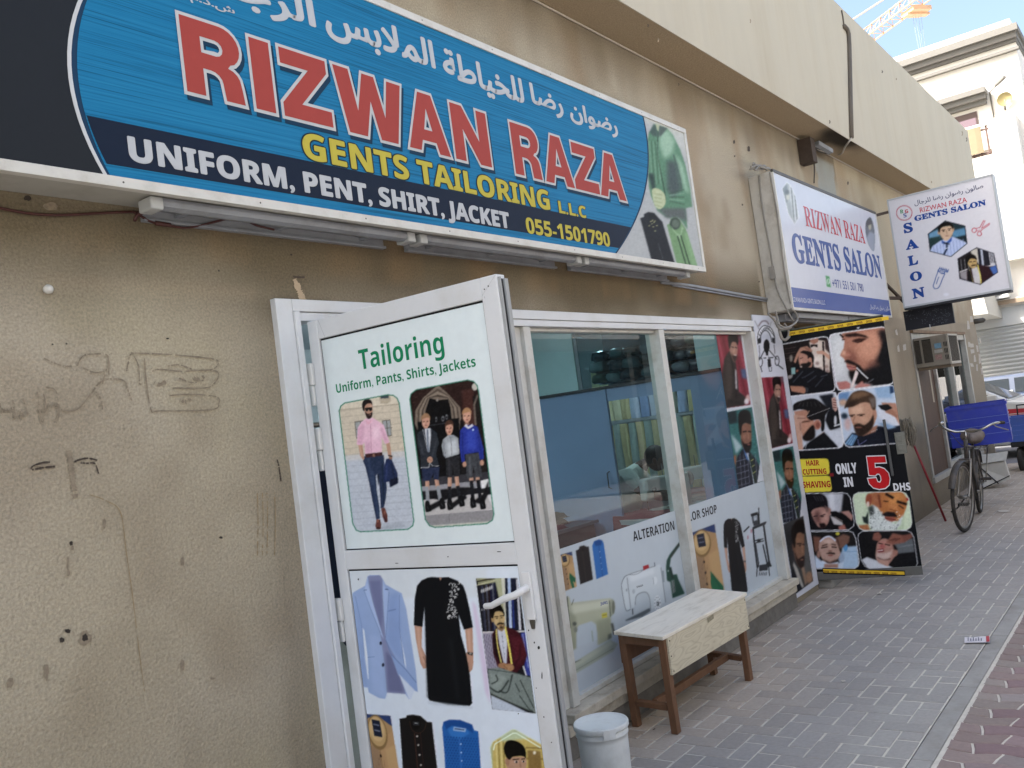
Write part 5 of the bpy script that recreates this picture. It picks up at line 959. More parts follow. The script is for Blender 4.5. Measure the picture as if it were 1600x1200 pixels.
for x, y in ((10, 640), (66, 640), (82, 632), (28, 650), (250, 598), (290, 625), (310, 590)): scar([(x-9, y), (x, y+3), (x+9, y-2)], 6, M_scar, 2.5972, int(x), .3)
scar([(458, 432), (465, 433), (476, 433)], 3, M_tar, seed=44, breaks=0); scar([(460, 436), (468, 455), (476, 475)], 9, mat('fresh_filler', '#b3a085', .9, .1, 50), 2.5968, 45, 0)
for k, (x, y, l_) in enumerate(((1028, 60, 5), (1060, 130, 4), (1172, 30, 6), (1012, 38, 4), (1400, 122, 3), (1378, 110, 4), (1503, 205, 7), (1510, 215, 6), (1455, 283, 3), (1296, 188, 5), (1090, 150, 4))):
    scar([(x, y), (x+1, y+l_*.5), (x, y+l_)], 1.6, M_tar if k % 2 else M_scar, 2.2975, 100+k, 0)
wo.build('wall_scars', M_scar, SHOP, fixn=False)

# plinth and sill under the shop window
pb = MB(); pb.box(3.5, 6.64, 2.565, 2.66, 0, .115); pb.build('plinth', M_plinth, SHOP, bevel=.004)
pb = MB(); pb.box(3.5, 6.63, 2.548, 2.66, .117, .172); pb.box(3.52, 6.62, 2.522, 2.66, .174, .222); pb.build('window_sill', M_sill, SHOP, bevel=.006)
# footing of the barber entrance
pb = MB(); pb.box(7.26, 8.3, 2.50, 2.9, 0, .085); pb.build('door_step', mat('step_concrete', '#96928a', .85, .15, 12, .002, 90), SHOP, bevel=.008)

# aluminium frame of door and window
DF = MB(); DF.box(2.09, 2.165, 2.572, 2.66, 0, 2.188); DF.box(2.166, 2.190, 2.562, 2.66, 0, 2.141); DF.box(2.166, 6.607, 2.572, 2.66, 2.142, 2.188); DF.box(2.191, 6.56, 2.578, 2.66, 2.107, 2.140)
DF.build('door_frame', M_white, SHOP, bevel=.003)
WIN = MB(); WIN.box(3.605, 3.665, 2.580, 2.68, .224, 2.105); WIN.box(3.50, 3.603, 2.60, 2.68, .224, 2.105); WIN.box(5.045, 5.115, 2.580, 2.68, .224, 2.105); WIN.box(6.535, 6.607, 2.576, 2.68, .224, 2.105); WIN.box(3.667, 5.043, 2.61, 2.68, .224, .25); WIN.box(5.117, 6.533, 2.61, 2.68, .224, .25); WIN.box(3.667, 5.043, 2.612, 2.68, 2.088, 2.105); WIN.box(5.117, 6.533, 2.612, 2.68, 2.088, 2.105)
WINO = WIN.build('window', M_whiteold, SHOP, bevel=.003)
for xa, xb in ((3.66, 5.05), (5.11, 6.54)):
    g = MB(); g.quad((xa, 2.652, .24), (xb, 2.652, .24), (xb, 2.652, 2.095), (xa, 2.652, 2.095)); g.build('pane', M_glass, WINO, fixn=False)
ZF = .972
aw = art_window_low()
S = Sheet((0, 2.646, 0), (1, 0, 0), (0, 0, 1), (0, -1, 0))
S.art(aw, ((3.665, .25), (5.045, ZF)))
K_ = '#24262b'
S.text(BOLD('ALTERATION'), (989.5, 846), (1054, 827.5), (987.5, 831), K_)
CX = lambda x0, y0, k: (lambda x, y: (x0+x/k, y0+y/k))
q = CX(860, 820, 4.444); S.text(BOLD('SINGER'), q(597, 439), q(643, 425), q(595, 427), '#3b444c'); S.text(BOLD('JUKI'), q(346, 558), q(396, 548), q(343, 538), '#27408f')
S.build('lower_film', WINO, M_film, 'white window film with sewing machines, an iron and folded shirts')
S = Sheet((0, 2.646, 0), (1, 0, 0), (0, 0, 1), (0, -1, 0))
S.art(aw, ((5.115, .25), (6.535, ZF))); q = CX(1060, 760, 6.316); S.text(BOLD('LOR SHOP'), q(108, 346), q(381, 258), q(95, 263), K_)
S.build('lower_film', WINO, M_film, 'white window film with a beige shirt, a black kurta and a treadle machine')
S = Sheet((0, 2.646, 0), (1, 0, 0), (0, 0, 1), (0, -1, 0)); S.art(art_window_strip(), ((6.045, ZF+.002), (6.535, 2.09))); S.build('portrait_film', WINO, M_film)

# open door, hinged at the left jamb and standing square to the wall
A_, B_ = onZ(505, 497, 2.10), onZ(775, 427.7, 2.10); DU = (B_-A_); DU[2] = 0; DU /= np.linalg.norm(DU); DN = np.array((-abs(DU[1]), -DU[0]*np.sign(DU[1])*-1, 0)); DN = np.array((DU[1], -DU[0], 0)); DN = DN if DN[0] < 0 else -DN
DO = np.array((A_[0], A_[1], 0))
def D(u, v, d=0.): return DO+DU*u+np.array((0, 0, v))-DN*d       # d metres behind the face
def dbox(b, u0, u1, v0, v1, d0, d1, m=None): b.add([D(u, v, d) for u in (u0, u1) for v in (v0, v1) for d in (d0, d1)], [(0, 1, 3, 2), (4, 6, 7, 5), (0, 4, 5, 1), (2, 3, 7, 6), (0, 2, 6, 4), (1, 5, 7, 3)], m)
UL, UR, PL, PR = -.088, .785, -.038, .718
b = MB(); dbox(b, UL, PL, .05, 2.10, 0, .046); dbox(b, PR, UR, .05, 2.10, 0, .046); dbox(b, PL, PR, 2.028, 2.10, .0006, .0454); dbox(b, PL, PR, 1.178, 1.247, .0006, .0454); dbox(b, PL, PR, .05, .13, .0006, .0454)
DOOR = b.build('shop_door', M_white, SHOP, 'open white tailor shop door with printed clothes on its panels', bevel=.003)
b = MB(); dbox(b, UR+.001, UR+.009, .05, 2.09, .004, .012); dbox(b, UR+.001, UR+.013, .05, 2.085, .026, .044); b.build('edge_profile', mat('edge_aluminium', '#9a9d9e', .4, .08, 20), DOOR); b = MB(); dbox(b, UR+.0005, UR+.006, .05, 2.085, .0125, .0255); b.build('seal', M_dark, DOOR)
b = MB(); dbox(b, PL, PR, 1.247, 2.028, .011, .03, M_gap); dbox(b, PL, PR, .13, 1.178, .011, .03, M_gap); b.build('backing', M_gap, DOOR)
S = Sheet(D(0, 0, .008), DU, (0, 0, 1), DN); S.art(art_door_top(), ((PL+.006, 1.252), (PR-.004, 2.021)), gain=1.1)
GR = '#1b8158'; q = CX(430, 420, 2.609)
S.text(BOLD('Tailoring'), q(348, 412), q(692, 341), q(322, 336), GR, capch=BOLD('T')); S.text(BOLD('Uniform, Pants, Shirts, Jackets'), q(252, 507), q(820, 397), q(248, 471), GR, capch=BOLD('U'))
S.build('upper_panel', DOOR, M_print)
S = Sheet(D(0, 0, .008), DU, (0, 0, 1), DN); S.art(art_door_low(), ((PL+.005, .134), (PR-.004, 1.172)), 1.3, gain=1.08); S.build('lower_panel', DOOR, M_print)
ds = Sheet(D(0, 0, 0), DU, (0, 0, 1), DN)
b = MB(); r = random.Random(12)
for x, y, a_, c_ in ((842, 1012, 2, 3), (847, 1056, 1.2, 6), (835, 1004, 1.2, 2), (826, 985, 1, 1.5), (838, 1075, 1, 1), (850, 1120, 1, 1.5), (862, 1160, 1, 1), (763, 447, 1.2, 1.4), (757, 452, 1, 1.2), (810, 1115, 1, 1), (700, 870, 1.5, .8), (620, 880, 3, .7), (780, 862, 4, .7), (560, 905, 1, 2)):
    P = [ds.uv(x+a_*r.uniform(.7, 1.2)*math.cos(t_), y+c_*r.uniform(.7, 1.2)*math.sin(t_)) for t_ in np.linspace(0, 6.28, 9)[:-1]]; b.add([D(u, v, -.0006) for u, v in P], [tuple(range(8))], M_dark)
for q0, q1 in (((775, 428), (753, 463)), ((497, 500), (508, 527)), ((757, 463), (757.6, 466))):
    (ua, va), (uc, vc) = ds.uv(*q0), ds.uv(*q1); b.add([D(ua-.0006, va, -.0007), D(uc-.0006, vc, -.0007), D(uc+.0006, vc, -.0007), D(ua+.0006, va, -.0007)], [(0, 1, 2, 3)], MATS['edge_aluminium'])
b.build('scuffs', M_dark, DOOR, fixn=False)
b = MB()
hu, hv = ds.uv(828, 930); b.add([D(hu+a, hv+c_, d) for a in (-.016, .016) for c_ in (-.075, .075) for d in (-.012, .0)], [(0, 1, 3, 2), (4, 6, 7, 5), (0, 4, 5, 1), (2, 3, 7, 6), (0, 2, 6, 4), (1, 5, 7, 3)])
lu, lv = ds.uv(772, 941); b.tube([D(hu, hv+.025, -.01), D(hu, hv+.022, -.045), D(hu-.02, hv+.012, -.055), D(hu-.06, hv+.002, -.056), D(lu+.03, lv+.002, -.056), D(lu, lv, -.052)], [.013, .012, .012, .0115, .010, .009], n=10)
b.build('handle', mat('white_plastic', '#d4d6d6', .35, .02), DOOR, bevel=.003)
b = MB(); ku, kv = ds.uv(833, 972); b.prism([(ku-.008, kv+.012), (ku+.008, kv+.012), (ku+.009, kv), (ku+.005, kv-.02), (ku-.005, kv-.02), (ku-.009, kv)], lambda u, v, d: D(u, v, d), -.006, .0); b.build('lock', mat('lock_steel', '#6d6a62', .4, metal=.8), DOOR)
b = MB(); b.tube([D(hu, hv+.02, .047), D(hu, hv+.02, .09), D(hu-.09, hv+.01, .095)], .011, n=8); b.build('handle', MATS['white_plastic'], DOOR)
for x, y in ((482, 592), (491, 693), (522, 957)):
    u, v = ds.uv(x, y); v += .02; b = MB(); b.add([D(UL+a, v+c_, d) for a in (-.022, .012) for c_ in (-.048, .034) for d in (-.018, -.001)], [(0, 1, 3, 2), (4, 6, 7, 5), (0, 4, 5, 1), (2, 3, 7, 6), (0, 2, 6, 4), (1, 5, 7, 3)]); b.add([D(UL-.006+a, v-.085+c_, d) for a in (-.010, .010) for c_ in (-.04, .036) for d in (-.014, -.001)], [(0, 1, 3, 2), (4, 6, 7, 5), (0, 4, 5, 1), (2, 3, 7, 6), (0, 2, 6, 4), (1, 5, 7, 3)]); b.build('hinge', mat('hinge_white', '#cfd0cd', .45, .03), DOOR, bevel=.004)

# barber entrance: glass door covered with an advertisement, standing open
BA, BB = np.array((7.198, 2.586, 0)), np.array((7.405, 1.80, 0)); BU = (BB-BA)/np.linalg.norm(BB-BA); BN = np.array((BU[1], -BU[0], 0)); BN = BN if BN[0] < 0 else -BN; BW = np.linalg.norm(BB-BA)
def E_(u, v, d=0.): return BA+BU*u+np.array((0, 0, v))-BN*d
def ebox(b, u0, u1, v0, v1, d0, d1, m=None): b.add([E_(u, v, d) for u in (u0, u1) for v in (v0, v1) for d in (d0, d1)], [(0, 1, 3, 2), (4, 6, 7, 5), (0, 4, 5, 1), (2, 3, 7, 6), (0, 2, 6, 4), (1, 5, 7, 3)], m)
S = Sheet(BA, BU, (0, 0, 1), BN)
uR, vT = S.uv(1388, 492); uB, vB = S.uv(1442, 894)
b = MB(); ebox(b, 0, uB, .075, vT+.01, .003, .013); BD = b.build('barber_door', mat('door_glass_edge', '#39443f', .15, spec=.6), SHOP, 'open glass barber door covered by a black haircut price poster')
S.art(art_barber(), ((.0, .145), (uB-.002, vT)), 1.15, 0, gain=1.12)
q = CX(1240, 700, 6); RD = '#a51a22'; WH = '#dcdde0'
S.text(BOLD('HAIR'), q(122, 166), q(243, 162), q(117, 118), RD, off=.012); S.text(BOLD('CUTTING'), q(90, 250), q(310, 241), q(85, 200), RD, off=.012); S.text(BOLD('SHAVING'), q(90, 374), q(348, 366), q(84, 316), RD, off=.012)
S.text(BOLD('ONLY'), q(402, 243), q(597, 232), q(396, 150), WH, off=.03); S.text(BOLD('IN'), q(476, 363), q(560, 358), q(468, 278), WH, off=.03); S.text(BOLD('DHS'), q(942, 401), q(1098, 393), q(936, 333), WH, off=.02)
FIVE = [[(.12, 1), (.92, 1), (.92, .80), (.42, .80), (.40, .64), (.60, .655), (.80, .60), (.95, .46), (.97, .28), (.90, .10), (.72, 0), (.45, -.03), (.2, .02), (.05, .15), (.02, .30), (.38, .32), (.42, .19), (.53, .17), (.60, .24), (.61, .36), (.56, .45), (.46, .46), (.36, .40), (.10, .42)]]
S.text('5w', q(712, 386), q(915, 382), q(688, 82), WH, 2, .035, ink=True, polys=FIVE); S.text('5r', q(712, 386), q(915, 382), q(688, 82), '#c01e24', 3, 0, ink=True, polys=FIVE)
S.px([(1231, 518.5), (1388, 494.0), (1388.8, 499.5), (1231.6, 525)], '#e0bd3a', 1)
for k in range(10):
    x = 1238+k*15; y = 522.3-(x-1231)*.158; S.text(BOLD('OFFER'), (x-4.5, y+2.3), (x+5, y+.9), (x-4.8, y-1.4), '#5a2416', 2)
S.build('advertisement', BD, M_print)
S = Sheet(BA, BU, (0, 0, 1), BN, .001); b = MB(); ebox(b, .0, uB, .078, .143, -.004, .018); b.build('bottom_rail', mat('brushed_rail', '#6f6f6c', .35, .08, 30, metal=.7), BD, bevel=.002)
S2 = Sheet(E_(0, 0, -.006), BU, (0, 0, 1), BN); S2.px([(1285, 887.5), (1414, 891.5), (1414.5, 900), (1286.5, 896.5)], '#17181a', 1); S2.px([(1286, 889), (1413, 893), (1413.5, 898), (1287, 894.5)], '#d8b234', 2)
for k in range(9):
    x = 1291+k*13.2; y = 892.6+(x-1286)*.032; S2.text(BOLD('OFFER'), (x-4.6, y+1.8), (x+4.6, y+2.1), (x-4.7, y-1.5), '#5a2416', 3)
S2.build('tape', BD, M_print)
b = MB(); e1 = S.uv(1381, 655); e2 = S.uv(1392, 738)
b.add([E_(e1[0]+a, v, d) for a in (-.011, .011) for v in (e2[1]-.02, e1[1]) for d in (-.055, -.035)], [(0, 1, 3, 2), (4, 6, 7, 5), (0, 4, 5, 1), (2, 3, 7, 6), (0, 2, 6, 4), (1, 5, 7, 3)])
for v in (e1[1]-.08, e2[1]-.02): b.add([E_(e1[0]+a, v+c_, d) for a in (-.008, .008) for c_ in (-.008, .008) for d in (-.036, .0)], [(0, 1, 3, 2), (4, 6, 7, 5), (0, 4, 5, 1), (2, 3, 7, 6), (0, 2, 6, 4), (1, 5, 7, 3)])
b.build('handle', mat('dark_steel', '#4b4e50', .35, .05, metal=.7), BD, bevel=.003)
b = MB(); lu, lv = S.uv(1409, 692); ebox(b, lu-.045, lu+.03, lv-.085, lv+.085, -.012, .025); ebox(b, lu-.034, lu+.01, lv+.012, lv+.06, -.016, -.011); ebox(b, lu-.034, lu+.01, lv-.06, lv-.012, -.016, -.011); b.build('lock', mat('lock_plate', '#6f706a', .45, .1, 40, metal=.8), BD, bevel=.003)
# dim entrance behind the barber door
b = MB(); b.box(7.222, 8.148, 2.94, 2.97, .086, 2.2, mat('entrance_dark', '#2d2e30', .5)); b.box(7.18, 7.218, 2.61, 2.94, .086, 2.2, M_white); b.box(8.152, 8.19, 2.61, 2.94, .086, 2.2, M_white); b.box(7.222, 8.148, 2.60, 2.94, 2.202, 2.24, M_white); b.build('barber_entrance', M_white, SHOP)

# farther shop front: brown board, glass and sill
M_brown = mat('brown_board', '#4d3728', .6, .18, 5, .0008, 60, dirt='#2f221a', dscale=3, damt=.6, stretch=(6, 1, .5))
b = MB(); b.box(11.585, 14.9, 2.57, 2.75, .30, .37); b.box(11.585, 11.66, 2.585, 2.70, .372, 2.128); b.box(12.62, 12.70, 2.585, 2.70, .372, 2.128); b.box(13.7, 13.78, 2.585, 2.70, .372, 2.128); b.box(14.82, 14.895, 2.575, 2.72, .372, 2.128); b.box(11.662, 14.818, 2.588, 2.70, 2.05, 2.128); b.box(12.702, 13.698, 2.59, 2.69, .372, .44); b.box(13.782, 14.818, 2.59, 2.69, .372, .44)
SF = b.build('shop_front', mat('grey_aluminium', '#a5a49d', .45, .08, 12, spec=.4, dirt='#6f685d', dscale=5, damt=.5), SHOP, 'dusty farther shop front with a brown board', bevel=.003)
b = MB(); b.box(11.662, 12.618, 2.62, 2.66, .372, 2.048); b.build('brown_board', M_brown, SF)
b = MB(); b.add([onX(1453.5, 590, 11.99)*0+np.array(p) for p in ((12.35, 2.617, 1.25), (12.43, 2.617, 1.24), (12.44, 2.617, 1.66), (12.36, 2.617, 1.68))], [(0, 1, 2, 3)]); b.build('paper_scrap', mat('torn_paper', '#a59d8d', .9, .15, 30), SF)
for xa, xb in ((12.702, 13.698), (13.782, 14.818)):
    b = MB(); b.box(xa, xb, 2.645, 2.651, .442, 2.048); b.build('pane', M_glass, SF)
b = MB(); b.box(11.6, 14.9, 3.05, 3.07, .3, 2.13, mat('grey_curtain', '#8b938f', .8, .25, 4, stretch=(9, 1, .6))); b.build('curtain', None, SF)
b = MB(); b.box(11.6, 14.85, 2.56, 2.6, 2.1285, 2.165); b.build('lintel_board', mat('weathered_wood', '#7b6650', .8, .25, 9, .001, 60), SF)

# ---------------------------------------------------------------- room behind the window
M_inwall = mat('room_paint', '#b9c3c8', .8, .03); M_lam = mat('blue_grey_laminate', '#8297b6', .35, .04, 3)
b = MB(); b.box(2.1, 9.2, 2.72, 6.6, -.02, .004, mat('room_floor', '#7d7a74', .5, .1, 6)); b.build('room_floor', None, SHOP)
b = MB(); b.box(2.1, 9.2, 2.69, 6.6, 2.62, 2.66, M_inwall); b.build('room_ceiling', None, SHOP)
b = MB(); b.box(2.0, 9.3, 6.6, 6.7, 0, 2.66, M_inwall); b.box(9.2, 9.3, 2.98, 6.6, 0, 2.66, M_inwall); b.box(2.0, 2.09, 2.81, 6.6, 0, 2.66, M_inwall); b.box(7.0, 9.2, 2.972, 2.985, 0, 2.62, M_inwall); b.build('room_wall', None, SHOP)
PX = 6.45
b = MB()
yA = onX(928, 612, PX)[1]; yB = onX(949, 627, PX)[1]; yC = onX(1078, 600, PX)[1]; zT = 1.84
b.box(PX, PX+.03, yA+.004, 6.59, .01, zT, M_lam); b.box(PX-.012, PX+.018, yB, yA, .01, zT-.004, M_lam); b.box(PX, PX+.03, 2.70, yC, .01, zT, M_lam); b.box(PX, PX+.025, yC+.001, yB-.001, 1.735, zT, M_lam)
b.box(PX-.02, PX+.04, 2.70, 6.59, zT+.001, zT+.025, mat('black_trim', '#24282c', .5)); yD = onX(893, 530, PX)[1]
b.box(PX, PX+.02, yD, 6.59, zT+.026, 2.619, mat('pale_teal_board', '#a8c4c4', .35, .04)); b.box(PX, PX+.02, 2.70, onX(1085, 540, PX)[1], zT+.026, 2.619, MATS['pale_teal_board'])
b.box(PX+.021, PX+.5, 2.99, yD, zT+.0, zT+.024, M_lam)
b.box(PX+.5, PX+.52, 2.99, yD, zT+.03, 2.619, mat('added_shelf_back', '#4d5860', .7, .1)); PART = b.build('partition', None, SHOP)  # dark back board added to cut the bright background above the shelf
b = MB(); hy, hz = onX(953, 750, PX-.02)[1:]; b.tube([(PX-.012, hy, hz-.07), (PX-.05, hy, hz-.06), (PX-.05, hy, hz+.06), (PX-.012, hy, hz+.07)], .006, n=6); b.build('handle', MATS['dark_steel'], PART)
b = MB(); b.box(PX+.052, PX+.058, onX(1030, 525, PX)[1], yD-.01, zT+.03, 2.6, M_glass); b.build('cabinet_glass', None, PART)
# ---------------------------------------------------------------- big tailoring sign
M_case = mat('sign_casing', '#a9a89f', .5, .06, 10, spec=.3, dirt='#7b7467', dscale=4, damt=.5)
M_trim = mat('sign_trim', '#cbcac2', .4, .04, 12, spec=.4, dirt='#9c9484', dscale=9, damt=.4)
def stripe_mat(name, c1, c2, c3):
    m = mat(name, c1, .5, 0, spec=.12); nt = m.node_tree; N, L = nt.nodes, nt.links; b = N['Principled BSDF']
    tc = N.new('ShaderNodeTexCoord'); mp = N.new('ShaderNodeMapping'); mp.inputs['Scale'].default_value = (1.1, 1, 150); L.new(tc.outputs['Object'], mp.inputs[0])
    n = N.new('ShaderNodeTexNoise'); n.inputs['Scale'].default_value = 1; n.inputs['Detail'].default_value = 4; n.inputs['Roughness'].default_value = .75; L.new(mp.outputs[0], n.inputs['Vector'])
    cr = N.new('ShaderNodeValToRGB'); e = cr.color_ramp.elements; e[0].position = .36; e[0].color = rgba(c2); e[1].position = .66; e[1].color = rgba(c3); k = e.new(.47); k.color = rgba(c1); L.new(n.outputs['Fac'], cr.inputs[0]); L.new(cr.outputs[0], b.inputs['Base Color']); return m
M_blue = stripe_mat('brushed_blue_print', '#166f9b', '#0f5678', '#237ca6')
SY = 2.41
TS = thing('tailor_sign', (2.3, 2.5, 2.465), 'long blue and black tailoring sign box with red lettering above the open white door', 'sign')
b = MB(); b.box(-2.2, 5.478, SY+.004, 2.597, 2.468, 3.415); b.build('casing', M_case, TS, bevel=.004)
b = MB(); b.box(-2.2, 5.485, SY-.008, SY+.02, 2.460, 2.492); b.box(-2.2, 5.485, SY-.008, SY+.02, 3.388, 3.420); b.box(5.455, 5.486, SY-.0075, SY+.02, 2.493, 3.387); M_screw = mat('screw_head', '#5c5a55', .5, metal=.5)
for k in range(14):
    for z in (2.476, 3.404): b.lathe([(.004, 0), (.003, .003)], (-1.0+k*.49, SY-.0085, z), None, 8, 'y')
b.mats = [M_trim, M_screw]; b.m = [0]*18+[1]*(len(b.f)-18); b.build('trim', M_trim, TS, bevel=.003)
S = Sheet((0, SY, 0), (1, 0, 0), (0, 0, 1), (0, -1, 0), .0008)
zb, zt, u_r = 2.49, 3.39, 5.457
S.flat([(-2.2, zb), (u_r, zb), (u_r, zt), (-2.2, zt)], '#a7acac', 0)
def arc(pts, zlo, zhi):
    P = np.array([S.uv(*q) for q in pts]); c = np.polyfit(P[:, 1], P[:, 0], 2); z = np.linspace(zlo, zhi, 24); return np.c_[np.polyval(c, z), z]
aL = arc([(122.5, 0), (107, 45), (105, 63), (107, 105), (121, 185), (138, 231), (163, 275)], zb, zt); aB = arc([(133, 7), (121, 70), (124, 140), (136, 189), (150, 231), (172, 274)], zb, zt)
aR = arc([(1005, 184), (1010, 237), (1009, 290), (997, 332), (977, 372), (960, 397)], zb, zt)
S.flat([(-2.2, zb)]+[tuple(q) for q in aL]+[(-2.2, zt)], '#23272c', 1)
S.flat([tuple(q) for q in aL]+[(q[0]+.012, q[1]) for q in aL[::-1]], '#c3c6c6', 2)
S.flat([(q[0]+.012, q[1]) for q in aL]+[(q[0]+.012, q[1]) for q in aR[::-1]], '#1c3a55', 1)
S.flat([(q[0]+.012, q[1]) for q in aR]+[(q[0], q[1]) for q in aR[::-1]], '#1c3a55', 2)
S.flat([tuple(q) for q in aB]+[(q[0]-.004, q[1]) for q in aR[::-1]], None, 2, M_blue)
z1, z2 = S.uv(560, 268)[1], S.uv(560, 321)[1]; iL = [q for q in aL if z2 <= q[1] <= z1]; iR = [q for q in aR if z2 <= q[1] <= z1]
fL = np.poly1d(np.polyfit(aL[:, 1], aL[:, 0], 2)); fR = np.poly1d(np.polyfit(aR[:, 1], aR[:, 0], 2)); zz = np.linspace(z2, z1, 8)
S.flat([(fL(z)+.03, z) for z in zz]+[(fR(z)-.004, z) for z in zz[::-1]], '#152134', 3)
def arcp(cx, cy, rx, ry, t0, t1, n=8): return [(cx+rx*math.cos(math.radians(t)), cy+ry*math.sin(math.radians(t))) for t in np.linspace(t0, t1, n)]
GLY = {
 'R': [[(0, 0), (.32, 0), (.32, .36), (.44, .36)]+arcp(.44, .22, .19, .14, 90, 0, 5)[1:]+[(.66, 0), (1, 0), (.97, .22)]+arcp(.72, .27, .24, .19, 0, 80, 5)+[(.80, .50)]+arcp(.66, .73, .33, .27, -50, 90, 10)+[(0, 1)], [(.32, .58), (.32, .78), (.56, .78)]+arcp(.56, .68, .12, .10, 90, -90, 7)+[(.56, .58)]],
 'I': [[(0, 0), (1, 0), (1, 1), (0, 1)]],
 'Z': [[(0, 0), (1, 0), (1, .24), (.40, .24), (.98, .80), (.98, 1), (.03, 1), (.03, .76), (.57, .76), (0, .20)]],
 'W': [[(.14, 0), (.40, 0), (.50, .56), (.60, 0), (.86, 0), (1, 1), (.78, 1), (.70, .40), (.59, 1), (.41, 1), (.30, .40), (.22, 1), (0, 1)]],
 'A': [[(0, 0), (.28, 0), (.34, .18), (.66, .18), (.72, 0), (1, 0), (.66, 1), (.34, 1)], [(.41, .38), (.50, .72), (.59, .38)]],
 'N': [[(0, 0), (.29, 0), (.29, .56), (.68, 0), (1, 0), (1, 1), (.71, 1), (.71, .44), (.32, 1), (0, 1)]]}
rz = [('R', (290.5, 139), (383, 162)), ('I', (399, 167), (430.5, 174)), ('Z', (443, 177), (520, 197)), ('W', (519, 198), (624, 224)), ('A', (639, 231), (704, 245)), ('N', (709, 249), (770, 263)), ('R', (805, 272), (847.5, 283)), ('A', (852.5, 286), (898, 296)), ('Z', (899, 297), (937, 305.5)), ('A', (938, 307), (978.5, 316))]
zlo = np.mean([S.uv(*q)[1] for q in ((290.5, 140), (399, 168), (639, 231), (805, 273), (938, 308))]); zhi = np.mean([S.uv(*q)[1] for q in ((275, 17.5), (434, 72), (646, 142), (796.5, 191), (942, 240))])
uI = [S.uv(386.8, 56)[0], S.uv(430.5, 174)[0]]; uW = [S.uv(516.5, 98)[0], S.uv(623, 131)[0]]; uN = [S.uv(700, 161)[0], S.uv(768, 262)[0]]
ends = [(S.uv(*a)[0], S.uv(*c)[0]) for g, a, c in rz]; ends[3] = uW; ends[5] = uN
for gi, ((g, a, c), (ua, ub)) in enumerate(zip(rz, ends)):
    for off, col, k, dx, dz in ((.03, '#14364e', 4, .010, -.016), (.03, '#b9bdbd', 5, 0, 0), (-.004, '#9f443d', 6, 0, 0)):
        w, h = ub-ua, zhi-zlo; polys = [[(x*w, y*h) for x, y in P] for P in GLY[g]]
        V, F = text_mesh('glyph%s%.3f' % (g, w), off*.34, polys); S.mb.add([S.P(ua+x+dx, zlo+y+dz, k+gi*.06) for x, y in V], F, None, rgba(col))
q1 = CX(0, 0, 2.857); q2 = CX(450, 0, 2.857)
def outl(t, BL, BR, TL, c, oc, o1=.016, o2=.055): S.text(BOLD(t), BL, BR, TL, oc, 4, o2); S.text(BOLD(t), BL, BR, TL, c, 5, o1)
outl('GENTS TAILORING', q2(72, 706), q2(1168, 938), q2(70, 592), '#b9ad45', '#1b3038')
outl('L.L.C', q2(1210, 950), q2(1330, 974), q2(1205, 898), '#b9ad45', '#1b3038')
S.text(BOLD('UNIFORM, PENT, SHIRT, JACKET'), (203, 251), q2(988, 1020), (198.5, 214), '#b6babc', 5, .026, capch=BOLD('N'))
S.text(BOLD('055-1501790'), q2(1065, 1040), q2(1437, 1102), q2(1056, 971), '#b9ad45', 5, .012, capch=BOLD('1'))
def trect(S, t, L, R_, B, T, c, k=5, off=0., m=None):
    u0, u1, v0, v1 = S.uv(*L)[0], S.uv(*R_)[0], S.uv(*B)[1], S.uv(*T)[1]; V, F = text_mesh(t); lo, hi = V.min(0), V.max(0)
    S.put(V, F, lambda W: np.c_[u0+(u1-u0)*(W[:, 0]-lo[0])/(hi[0]-lo[0]), v0+(v1-v0)*(W[:, 1]-lo[1])/(hi[1]-lo[1])], k, c, off, m)
AW = '#b6bbbe'
w_ridwan = ARAB(0xFEAD, 0xFEBF, 0xFEEE, 0xFE8D, 0xFEE5); w_rida = ARAB(0xFEAD, 0xFEBF, 0xFE8E); w_khi = ARAB(0xFEDF, 0xFEE0, 0xFEA8, 0xFEF4, 0xFE8E, 0xFEC3, 0xFE94); w_mal = ARAB(0xFE8D, 0xFEDF, 0xFEE4, 0xFEFC, 0xFE91, 0xFEB2); w_rij = ARAB(0xFE8D, 0xFEDF, 0xFEAE, 0xFE9F, 0xFE8E, 0xFEDF, 0xFEF4, 0xFE94)
trect(S, w_ridwan, (889, 167), (963, 200), (957.5, 214), (895, 160), AW, off=.032); trect(S, w_rida, (828, 140), (878, 171), (872, 184), (829, 131), AW, off=.032); trect(S, w_khi, (691.5, 94.5), (816, 147), (761.5, 150.5), (800, 119), AW, off=.032); trect(S, w_mal, (511, 52.5), (678, 101.5), (586.5, 86), (674, 66), AW, off=.032)
uu = S.uv(490, 35)[0]; Lp = proj(S.P(uu-.66, S.uv(490, 35)[1]))[0]; trect(S, w_rij, tuple(Lp), (490, 35), (406, 24), (484, 0), AW, off=.032)
trect(S, ARAB(0xFEB5, '.', 0xFEAB, '.', 0xFEE1, '.', 0xFEE1), (277, 2), (366, 26), (364, 27), (352, 9), AW, off=.02)
uA = S.uv(1002, 240)[0]
a = art_sign_right(); nz = 150; zz = np.linspace(zb, zt, nz); nu = 90; V = []; C_ = []
for z in zz:
    u = np.linspace(fR(z)+.014, u_r, nu); P = S.P(u, np.full(nu, z), 1); V.append(P); C_.append(lin(a.sample(proj(P))))
V = np.concatenate(V); C_ = np.concatenate(C_); i = np.arange((nz-1)*nu).reshape(nz-1, nu)[:, :-1].ravel(); S.mb.add(V, np.c_[i, i+1, i+nu+1, i+nu].tolist(), None, np.c_[C_, np.ones(len(C_))])
S.mb.mats = []; S.mb.mi(M_print); S.mb.mi(M_blue)
mi = S.mb.m; blue_faces = None
b_i = [k for k, f in enumerate(S.mb.f) if all(S.mb.c[v] == (1, 1, 1, 1) for v in f)]
S.mb.m = [0]*len(S.mb.f)
